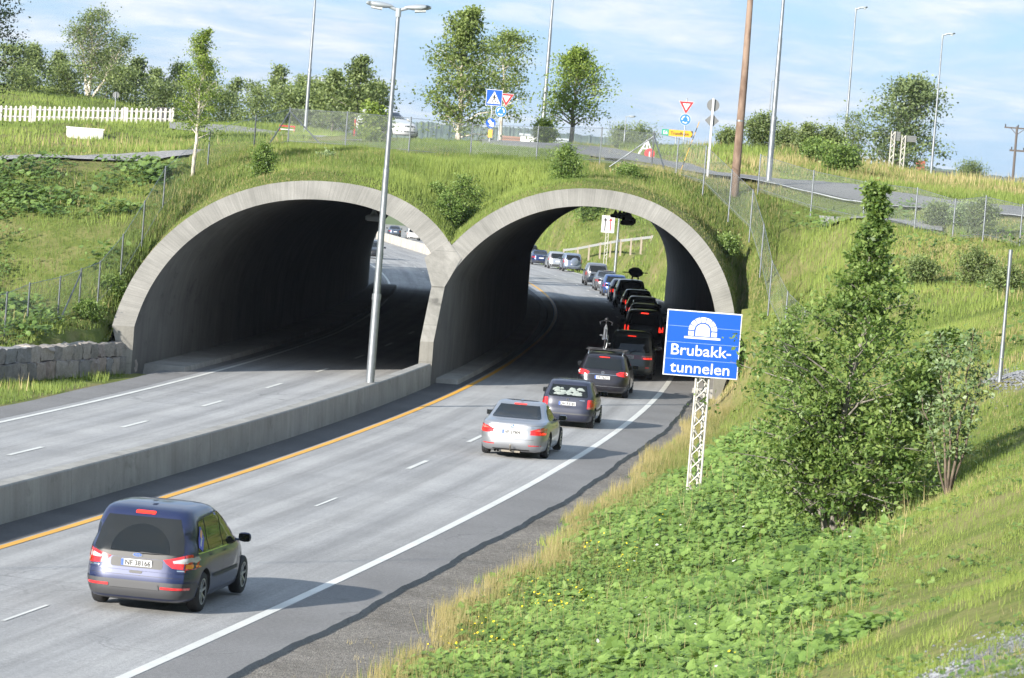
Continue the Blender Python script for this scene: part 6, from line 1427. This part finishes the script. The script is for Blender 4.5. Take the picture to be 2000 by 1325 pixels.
# ------------------------------------------------------------------ the blue tunnel sign
blue = mat('sign_blue', (.008, .075, .40), .4, 0, .4); signw = mat('sign_white', (.55, .55, .55), .45); galvl = mat('sign_lattice', (.42, .405, .36), .55, .25)
b = at(1352, 1000, 88); gz = float(ground_z([b.x], [b.y])[0]); s = 88/FPX
e = empty('tunnel_sign', (b.x, b.y, 0), R(3), 'large blue road sign with tunnel symbol and name on a lattice post', 'road sign')
# board centre from its picture place, at the post's distance
c = at(1372, 673, 88); bw_, bh = 147*s, 129*s; cx0 = c.x-b.x; cz0 = c.z
bd = obj('sign_board', MB().box((cx0, 0, cz0), (bw_, .03, bh)), signw, e, bevel=.004)
obj('blue_field', MB().box((cx0, -.018, cz0), (bw_-.055, .006, bh-.055)), blue, bd)
seam = MB()
for f in (-.245, .01, .255): seam.box((cx0, -.0225, cz0+f*bh), (bw_-.06, .003, .009))
obj('seam', seam, mat('seam', (.2, .3, .5), .5), bd)
def flat(vs, fs, y): return MB().add([(cx0+v[0], y, cz0+v[1]) for v in vs], fs)
for txt, yy, wd_ in (('Brubakk-', -.18*bh, 118*s), ('tunnelen', -.445*bh, 117*s)):
    vs, fs = text_pts(txt, .36, bold=.004); x0, x1 = min(v.x for v in vs), max(v.x for v in vs); k = wd_/(x1-x0)
    obj('lettering', flat([((v.x-(x0+x1)/2)*k-.02, v.y*1.02+yy) for v in vs], fs, -.026), signw, bd)
mb = MB(); cy0 = .205*bh; R0, R1 = .205, .34
for k in range(7):
    a0, a1 = math.pi*k/7+.03, math.pi*(k+1)/7-.03
    P4 = [(r_*math.cos(a), cy0+r_*math.sin(a)*.95) for r_, a in ((R0, a0), (R1, a0), (R1, (a0+a1)/2), (R1, a1), (R0, a1), (R0, (a0+a1)/2))]
    mb.add([(cx0-.02+x, -.026, cz0+z) for x, z in P4], [(0, 1, 2, 3, 4, 5)])
for sx in (-1, 1): mb.add([(cx0-.02+sx*x, -.026, cz0+cy0+z) for x, z in ((R0, -.02), (R1, -.02), (R1, -.13), (R0, -.13))], [(0, 1, 2, 3)])
mb.add([(cx0-.02+x, -.026, cz0+cy0+z) for x, z in [(-.17, -.13), (.17, -.13)]+[(.17*math.cos(a), .165*math.sin(a)) for a in [j*math.pi/12 for j in range(13)]]], [tuple(range(15))])
mb.add([(cx0-.02+x, -.026, cz0+cy0+z) for x, z in ((-.43, -.15), (.43, -.15), (.43, -.20), (-.43, -.20))], [(0, 1, 2, 3)])
obj('tunnel_symbol', mb, signw, bd)
mast = MB(); zt_ = cz0+.45*bh; zb_ = gz-.4; hw = .155; ch = [(-hw, .10), (hw, .10), (-hw*.55, .30), (hw*.62, .34)]
for x, y in ch: mast.tube([(x, y, zb_), (x, y, zt_)], .027, 8)
obj('mast_chords', mast, galvl, e); lat = MB()
for (x0, y0), (x1, y1) in ((ch[0], ch[1]), (ch[1], ch[0]), (ch[1], ch[3]), (ch[2], ch[0]), (ch[2], ch[3])):
    n = int((zt_-zb_)/.33); z = zb_
    for i in range(n):
        z1 = zb_+(i+1)*(zt_-zb_)/n; a, b2 = ((x0, y0, z), (x1, y1, z1)) if i % 2 else ((x1, y1, z), (x0, y0, z1)); lat.tube([a, b2], .015, 5, cap=False); z = z1
obj('mast_lattice', lat, galvl, e)
# ------------------------------------------------------------------ smaller signs
sred = mat('sign_red', (.42, .02, .025), .45); sblue = mat('sign_blue_light', (.02, .15, .45), .45); sgrey = mat('sign_back', (.14, .145, .145), .6, .2); syel = mat('sign_yellow', (.55, .30, .02), .45); sgrn = mat('sign_green', (.02, .25, .16), .45); sorg = mat('orange', (.85, .35, .02), .45)
def disc(r, n=28): return [(r*math.cos(k*2*math.pi/n), r*math.sin(k*2*math.pi/n)) for k in range(n)]
def tri(r, down=True): s_ = -1 if down else 1; return [(r*math.cos(a), s_*r*math.sin(a)) for a in (math.pi/2, math.pi*7/6, math.pi*11/6)]
def plate(parent, nm, poly, c, y0, y1, m): return obj(nm, MB().prism([(c[0]+p[0], c[1]+p[1]) for p in poly], y0, y1), m, parent, fixn=True)
def arc(c, r0, r1, a0, a1, n=8): return [(c[0]+r0*math.cos(a0+(a1-a0)*k/n), c[1]+r0*math.sin(a0+(a1-a0)*k/n)) for k in range(n+1)]+[(c[0]+r1*math.cos(a1-(a1-a0)*k/n), c[1]+r1*math.sin(a1-(a1-a0)*k/n)) for k in range(n+1)]
def signpost(px, py, Y, top, label, cat='road sign', r_=.03, m=None, rz=0):
    b_ = at(px, py, Y); e = empty('road_sign', b_, rz, label, cat); obj('post', MB().tube([(0, 0, -.8), (0, 0, (py-top)*Y/FPX)], r_, 8), m or M['galv'], e); return e
def S(Y): return Y/FPX
def yieldp(e, c, r_):
    a = plate(e, 'yield_plate', tri(r_), c, -.045, -.03, signw); plate(a, 'red_border', tri(r_*.93), c, -.05, -.045, sred); plate(a, 'white_centre', tri(r_*.52), c, -.055, -.05, signw)
def roundp(e, c, r_):
    a = plate(e, 'roundabout_plate', disc(r_), c, -.045, -.03, signw); plate(a, 'blue_disc', disc(r_*.95), c, -.05, -.045, sblue); mb = MB()
    for k in range(3):
        a0 = R(100+k*120); pl = arc(c, r_*.68, r_*.46, a0, a0+R(88)); mb.prism(pl, -.055, -.05)
    obj('white_arrows', mb, signw, a, fixn=True)
Y = 190; e = signpost(1333, 300, Y, 192, 'give way triangle over a blue roundabout disc, beside the yellow direction sign'); s = S(Y); k_ = .0787
yieldp(e, (0, (300-207)*s), 17*s); roundp(e, (0, (300-234)*s), 11*s)
Y = 164; s = S(Y); e = signpost(970, 312, Y, 180, 'give way triangle over a blue roundabout disc, half behind the pedestrian crossing sign'); yieldp(e, (.22, (312-191)*s), 17*s); roundp(e, (.02, (312-218)*s), 11*s)
Y = 161; s = S(Y); e = signpost(953, 312, Y, 178, 'square blue pedestrian crossing sign with a small blue arrow disc below, among the birches'); c = (.06, (312-191)*s)
a = plate(e, 'sign_board', [(-.35, -.35), (.35, -.35), (.35, .35), (-.35, .35)], c, -.045, -.03, signw); plate(a, 'blue_field', [(-.33, -.33), (.33, -.33), (.33, .33), (-.33, .33)], c, -.05, -.045, blue); plate(a, 'white_triangle', [(-.29, -.26), (.29, -.26), (0, .28)], c, -.055, -.05, signw)
mb = MB().prism([(c[0]+x, c[1]+z) for x, z in disc(.035, 10)], -.06, -.055)
mb = MB(); 
for pl in ([(x+.01, z+.13) for x, z in disc(.035, 10)], [(-.03, .09), (.05, .09), (.04, -.05), (-.03, -.05)], [(-.03, -.05), (.01, -.05), (-.08, -.24), (-.12, -.24)], [(0, -.05), (.04, -.05), (.11, -.23), (.07, -.24)], [(.04, .08), (.11, -.02), (.09, -.04), (.03, .04)], [(-.02, .08), (-.10, -.0), (-.08, -.03), (-.01, .04)], [(-.24, -.28), (-.19, -.28), (-.13, -.2), (-.17, -.2)], [(.19, -.28), (.24, -.28), (.19, -.2), (.15, -.2)], [(-.06, -.28), (.03, -.28), (.02, -.24), (-.05, -.24)]):
    mb.prism([(c[0]+x*.85, c[1]+z*.85) for x, z in pl], -.06, -.055)
obj('walking_figure', mb, blk, a, fixn=True)
c = (0, (312-241)*s); a = plate(e, 'arrow_plate', disc(.21), c, -.045, -.03, blue); plate(a, 'white_arrow', [(-.10, .14), (-.03, .16), (.08, .02), (.13, .06), (.14, -.16), (-.08, -.12), (-.02, -.07), (-.14, .08)], c, -.05, -.045, signw)
plate(e, 'yellow_marker', [(-.08, -.24), (.1, -.24), (.1, .1), (-.08, .1)], (0, (312-258)*s), -.045, -.03, sorg)
# direction sign
Y = 192; s = S(Y); e = signpost(1318, 300, Y, 262, 'yellow and green direction sign pointing right'); c = (.05, (300-260.5)*s); L_, h_ = 61*s/2, 6.2*s
a = plate(e, 'sign_board', [(-L_, -h_), (L_-.02, -h_), (L_-.02, h_), (-L_, h_)], (c[0], c[1]+.0), -.045, -.03, syel); a.rotation_euler = (0, R(0), 0)
plate(a, 'green_field', [(-L_, -h_), (-L_+.36, -h_), (-L_+.36, h_), (-L_, h_)], c, -.05, -.045, sgrn)
plate(a, 'black_tip', [(L_-.13, -h_), (L_-.02, -h_), (L_-.02, h_), (L_-.13, h_), (L_-.03, 0)], c, -.05, -.045, blk)
for txt, x_, m_, sz in (('E6', -L_+.18, signw, .26), ('Trondheim', -L_+.92, blk, .23)):
    vs, fs = text_pts(txt, sz, bold=.004); obj('lettering', MB().add([(c[0]+x_+v.x*.9, -.053, c[1]-.085+v.y) for v in vs], fs), m_, a)
# signs seen from behind
Y = 154; s = S(Y); e = signpost(1382, 343, Y, 193, 'white post carrying a grey round and a grey diamond sign, seen from behind', m=signw, r_=.05)
plate(e, 'round_plate', disc(12.2*s), (0, (343-206)*s), .05, .07, sgrey); plate(e, 'diamond_plate', [(-14*s, 0), (0, -14*s), (14*s, 0), (0, 14*s)], (0, (343-236)*s), .05, .07, sgrey)
Y = 240; s = S(Y); e = signpost(225, 206, Y, 180, 'small round sign on a thin post behind the picket fence, seen from behind'); plate(e, 'round_plate', disc(6.5*s), (0, (206-186)*s), .03, .05, sgrey)
# red and white trestle with red drum
Y = 172; s = S(Y); b_ = at(1262, 307, Y); e = empty('roadworks_trestle', b_, 0, 'white A shaped trestle with a red round board beside the crest fence', 'trestle')
mb = MB()
for a, c in (((-.42, 0, 0), (.0, 0, .78)), ((.36, 0, 0), (.0, 0, .78)), ((-.2, 0, .38), (.18, 0, .38)), ((0, 0, .38), (0, 0, .72)), ((-.36, .4, 0), (0, 0, .78)), ((.36, .4, 0), (0, 0, .78))): mb.tube([a, c], .04, 6)
obj('frame', mb, signw, e); o_ = plate(e, 'red_board', disc(.24), (.14, .17), -.06, -.03, sred); plate(o_, 'white_mark', [(-.03, -.12), (.03, -.12), (.03, .12), (-.03, .12)], (.14, .14), -.065, -.06, signw)
# leaning snow stake
Y = 158; a, c = at(1331, 330, Y), at(1366, 238, Y); e = empty('snow_stake', a, 0, 'thin leaning yellow and black stake left of the grey backed signs', 'stake'); d = (c-a)
obj('stake', MB().tube([(0, 0, -.3)]+[tuple(d*f) for f in (0, 1)], .014, 6), syel, e)
mb = MB()
for f in (.08, .45, .62, .78): mb.tube([d*f, d*(f+.09)], .017, 6)
obj('black_bands', mb, blk, e)
# lattice posts with louvred panels, seen from behind
Y = 205; s = S(Y); b_ = at(1740, 345, Y); e = empty('direction_board', b_, 0, 'pair of white lattice posts with grey boards seen from behind, in front of the poplar', 'road sign')
for x0, top, py in ((-2*s, 257, 345), (19*s, 263, 345)):
    mb = MB(); hh_ = (py-top)*s
    for dx in (-.1, .1): mb.tube([(x0+dx, 0, -.5), (x0+dx, 0, hh_)], .035, 6)
    n = 8
    for i in range(n): z0_, z1_ = i*hh_/n, (i+1)*hh_/n; mb.tube([(x0-.1, 0, z0_), (x0+.1, 0, z1_)] if i % 2 else [(x0+.1, 0, z0_), (x0-.1, 0, z1_)], .02, 5)
    obj('lattice_post', mb, galvl, e)
for x0, x1, z0_, z1_ in ((-6, 12, 70, 88), (20, 44, 70, 82)):
    mb = MB()
    for k in range(4): f0 = z0_+(z1_-z0_)*k/4; mb.box(((x0+x1)/2*s, .08, (f0+(z1_-z0_)/8)*s), ((x1-x0)*s, .04, (z1_-z0_)/4*s*.9))
    obj('board', mb, sgrey, e)
# lane sign on the slope beyond the right bore
Y = 330; s = S(Y); b_ = at(1182, 508, Y); e = empty('lane_sign', b_, 0, 'white lane sign with black and red arrows seen through the right bore', 'road sign')
mb = MB()
for dx in (-.12, .12): mb.tube([(dx, .05, -.5), (dx, .05, 60*s)], .035, 6)
for i in range(9): mb.tube([(-.12, .05, i*.27), (.12, .05, (i+1)*.27)] if i % 2 else [(.12, .05, i*.27), (-.12, .05, (i+1)*.27)], .02, 5)
obj('lattice_post', mb, galvl, e); c = (0, 70*s); a = plate(e, 'sign_board', [(-.57, -.75), (.57, -.75), (.57, .75), (-.57, .75)], c, -.03, 0, signw)
for x0, m_ in ((-.25, blk), (.22, sred)): plate(a, 'arrow', [(x0-.05, -.6), (x0+.05, -.6), (x0+.05, .3), (x0+.17, .3), (x0, .58), (x0-.17, .3), (x0-.05, .3)], c, -.035, -.03, m_)
# guard rail on that slope
pts = [(1100, 503, 372), (1128, 500, 362), (1150, 496, 352), (1172, 492, 345), (1192, 489, 338), (1212, 486, 331), (1232, 484, 325), (1252, 482, 318), (1272, 480, 312), (1292, 478, 306), (1312, 476, 300), (1335, 473, 294)]
P = [at(*p) for p in pts]; e = empty('guard_rail', P[0], 0, 'pale steel guard rail on posts climbing the slope seen through the right bore', 'guard rail'); O = P[0]
mb = MB().grid([[p-O+Vector((0, dy, z)) for p in P] for dy, z in ((0, .60), (-.06, .65), (0, .71), (-.06, .77), (0, .82))]); obj('rail', mb, mat('rail_steel', (.42, .42, .40), .5, .3), e)
for p in P: obj('post', MB().box(p-O+Vector((0, .12, .1)), (.16, .12, 1.5)), mat('rail_post', (.28, .24, .19), .8) if 'rail_post' not in bpy.data.materials else bpy.data.materials['rail_post'], e)
# ------------------------------------------------------------------ left meadow furniture
Y = 205; wf = mat('picket_white', (.42, .40, .37), .7); e = empty('picket_fence', at(0, 240, Y), 0, 'white wooden picket fence standing in the meadow at the left', 'fence'); O = at(0, 240, Y)
A_, B_ = at(-40, 238.5, Y)-O, at(331, 244.5, Y)-O; B_.y += 2; d = B_-A_; n = 40; hgt = .94; s = S(Y)
pm = MB().prism([(-.065, .08), (.065, .08), (.065, hgt-.07), (0, hgt), (-.065, hgt-.07)], -.045, -.02)
pk0 = obj('picket', pm, wf, e, fixn=True); pk0.location = A_+Vector((.1, 0, 0))
for k in range(1, n): o_ = pk0.copy(); COL.objects.link(o_); o_.parent = e; o_.location = A_+d*((k+.25)/n)+Vector((0, 0, .02*math.sin(k*1.7)))
for z in (.32, .72): obj('rail', MB().tube([A_+Vector((0, 0, z)), B_+Vector((0, 0, z))], .05, 4), wf, e)
for px in (60, 148, 236, 329): v = A_+d*((px+40)/371); obj('post', MB().box(v+Vector((0, .03, hgt/2-.1)), (.13, .13, hgt+.25)), wf, e)
b_ = hitp(165, 271); e = empty('concrete_block', b_, R(18), 'white rectangular block lying in the meadow before the picket fence', 'block'); s = S(172)
obj('block', MB().box((0, 0, .19), (1.42, .8, .44)), m_concrete('white_block', (.5, .5, .47), (.68, .67, .63), .4), e, bevel=.02); obj('lid', MB().box((0, 0, .43), (1.46, .84, .05)), mat('block_lid', (.7, .7, .68), .7), e)
b_ = at(316, 248, 209); e = empty('wheelie_bin', b_, 0, 'dark bin behind the right end of the picket fence', 'bin')
mb = MB().prism([(-.22, .08), (.22, .08), (.28, 1.0), (-.28, 1.0)], -.25, .25); obj('bin_body', mb, trim, e, fixn=True); obj('lid', MB().box((0, 0, 1.05), (.64, .6, .08)), trim, e)
for x in (-.18, .18): obj('wheel', MB().lathe([(.001, -.03), (.1, -.03), (.1, .03), (.001, .03)], 12, Matrix.Translation((x, .25, .1)) @ Matrix.Rotation(math.pi/2, 4, 'Y')), M['rubber'], e)
b_ = hitp(560, 262); e = empty('road_barrier', b_, 0, 'low red and white barrier on the far side of the crest path', 'barrier')
obj('board', MB().box((0, 0, .42), (.85, .03, .07)), sred, e); obj('lower_board', MB().box((0, 0, .24), (.85, .03, .05)), signw, e); obj('leg', MB().box((-.38, 0, .2), (.04, .04, .5)), sred, e); obj('leg', MB().box((.38, 0, .2), (.04, .04, .5)), sred, e)
b_ = hitp(691, 272); e = empty('marker_post', b_, 0, 'thin red marker post beside the crest fence', 'post'); obj('stake', MB().tube([(0, 0, -.3), (0, 0, 1.05)], .035, 8), sred, e); obj('cap', MB().tube([(0, 0, 1.0), (0, 0, 1.07)], .038, 8), signw, e)
# ------------------------------------------------------------------ stone wall
def m_stone():
    m = mat('wall_stone', rough=.9, spec=.2); t = NT(m); oi = t.n('ShaderNodeObjectInfo').outputs['Random']; g = t.geo()
    c = t.ramp(oi, [(0, (.22, .21, .20)), (.3, (.31, .285, .25)), (.55, (.40, .36, .32)), (.8, (.36, .29, .25)), (1, (.27, .27, .27))]); n = t.noise(5, 5, .7, vec=g); n2 = t.noise(26, 3, .7, vec=g)
    c = t.mix(.6, c, t.ramp(n, [(.3, .45), (.65, 1.1)]), 'MULTIPLY'); c = t.mix(.35, c, t.ramp(n2, [(.3, .4), (.6, 1)]), 'MULTIPLY'); t.base(c); t.bump(n, .6, .06); return m
ms = m_stone(); e = empty('stone_wall', (0, 0, 0), 0, 'rough block stone retaining wall left of the left portal', 'retaining wall')
rs = random.Random(11)
def wall_pt(d):
    for (x0, y0), (x1, y1) in zip(WALL[:-1], WALL[1:]):
        L = math.dist((x0, y0), (x1, y1))
        if d <= L: f = d/L; return x0+(x1-x0)*f, y0+(y1-y0)*f, math.atan2(y1-y0, x1-x0)
        d -= L
    return WALL[-1][0], WALL[-1][1], math.atan2(WALL[-1][1]-WALL[-2][1], WALL[-1][0]-WALL[-2][0])
def rock(cx_, cy2, cz, L, W_, Hh, ang):
    bm = bmesh.new(); bmesh.ops.create_cube(bm, size=1); bmesh.ops.subdivide_edges(bm, edges=bm.edges, cuts=3, use_grid_fill=True)
    for v in bm.verts:
        q = v.co*2; m_ = max(abs(q.x), abs(q.y), abs(q.z)); rr = q.length; f = 1-.13*max(0, rr/m_-1.05)
        v.co = Vector((v.co.x*L*f, v.co.y*W_*f, v.co.z*Hh*f))+Vector((rs.gauss(0, .022), rs.gauss(0, .022), rs.gauss(0, .018)))
    me = bpy.data.meshes.new('stone_block'); bm.to_mesh(me); bm.free(); me.materials.append(ms); me.polygons.foreach_set('use_smooth', [True]*len(me.polygons)); me.set_sharp_from_angle(angle=R(32))
    o = link(bpy.data.objects.new('stone_block', me)); o.location = (cx_, cy2, cz); o.rotation_euler = (rs.gauss(0, .03), rs.gauss(0, .03), ang+rs.gauss(0, .05)); o.parent = e
for rowi in range(2):
    d = .1*rowi
    while d < 17:
        L = rs.uniform(.55, 1.0); x, y, a = wall_pt(d+L/2); hh_ = .58 if rowi == 0 else rs.uniform(.40, .56)
        if not (rowi == 1 and d > 14): rock(x-.28-rowi*.10, y, float(zr(y))-.06+.27+rowi*.52, L*1.04, .62, hh_, a)
        d += L*.97
# ------------------------------------------------------------------ far buildings
def house(px, py, Y, w_, d_, hw_, hr, label, wallm, roofm, rz=0, chim=False, flat_=False):
    b_ = at(px, py, Y); e = empty('house', b_, rz, label, 'house')
    obj('wall', MB().box((0, 0, hw_/2-2), (w_, d_, hw_+4)), wallm, e)
    if flat_: r_ = obj('roof', MB().box((0, 0, hw_+.15), (w_+.6, d_+.6, .4)), roofm, e)
    else: r_ = obj('roof', MB().add([(-w_/2-.4, -d_/2-.4, hw_), (w_/2+.4, -d_/2-.4, hw_), (w_/2+.4, d_/2+.4, hw_), (-w_/2-.4, d_/2+.4, hw_), (-w_/2-.4, 0, hw_+hr), (w_/2+.4, 0, hw_+hr)], [(0, 1, 5, 4), (2, 3, 4, 5), (0, 4, 3), (1, 2, 5), (0, 3, 2, 1)]), roofm, e)
    if chim: obj('chimney', MB().box((-w_*.2, -.3, hw_+hr+.1), (.7, .6, 1.2)), mat('brick', (.28, .08, .05), .8), r_)
    return e
slate = mat('roof_slate', (.06, .06, .065), .8); wred = mat('red_wall', (.30, .06, .05), .8); wwhite = mat('white_wall', (.65, .65, .63), .7); rgrey = mat('pale_roof', (.33, .36, .40), .6); tile = mat('roof_tile', (.25, .13, .09), .8)
house(1808, 364, 300, 3.0, 7, .55, .75, 'dark roofed house with brick chimney peeping over the berm at right', slate, slate, 0, True)
house(1850, 362, 620, 1.9, 6, .9, .6, 'tiny red gabled house right of the dark roof', wred, slate); house(1862, 366, 640, 1.6, 5, .5, .3, 'tiny white walled house beside the tiny red one', wwhite, tile)
house(1985, 374, 500, 5.2, 14, .5, .25, 'long pale grey roof at the far right edge', wwhite, rgrey, 0, False, True)
house(1045, 278, 700, 5.5, 10, 1.1, .5, 'white far building low on the horizon left of the rowan', wwhite, rgrey, 0, False, True); house(1078, 281, 760, 6, 10, .9, .5, 'pale grey roofed hall just right of the white far building', rgrey, rgrey, 0, False, True); house(1000, 276, 740, 5, 10, .6, .4, 'low brown far building left of the white one', tile, tile, 0, False, True)
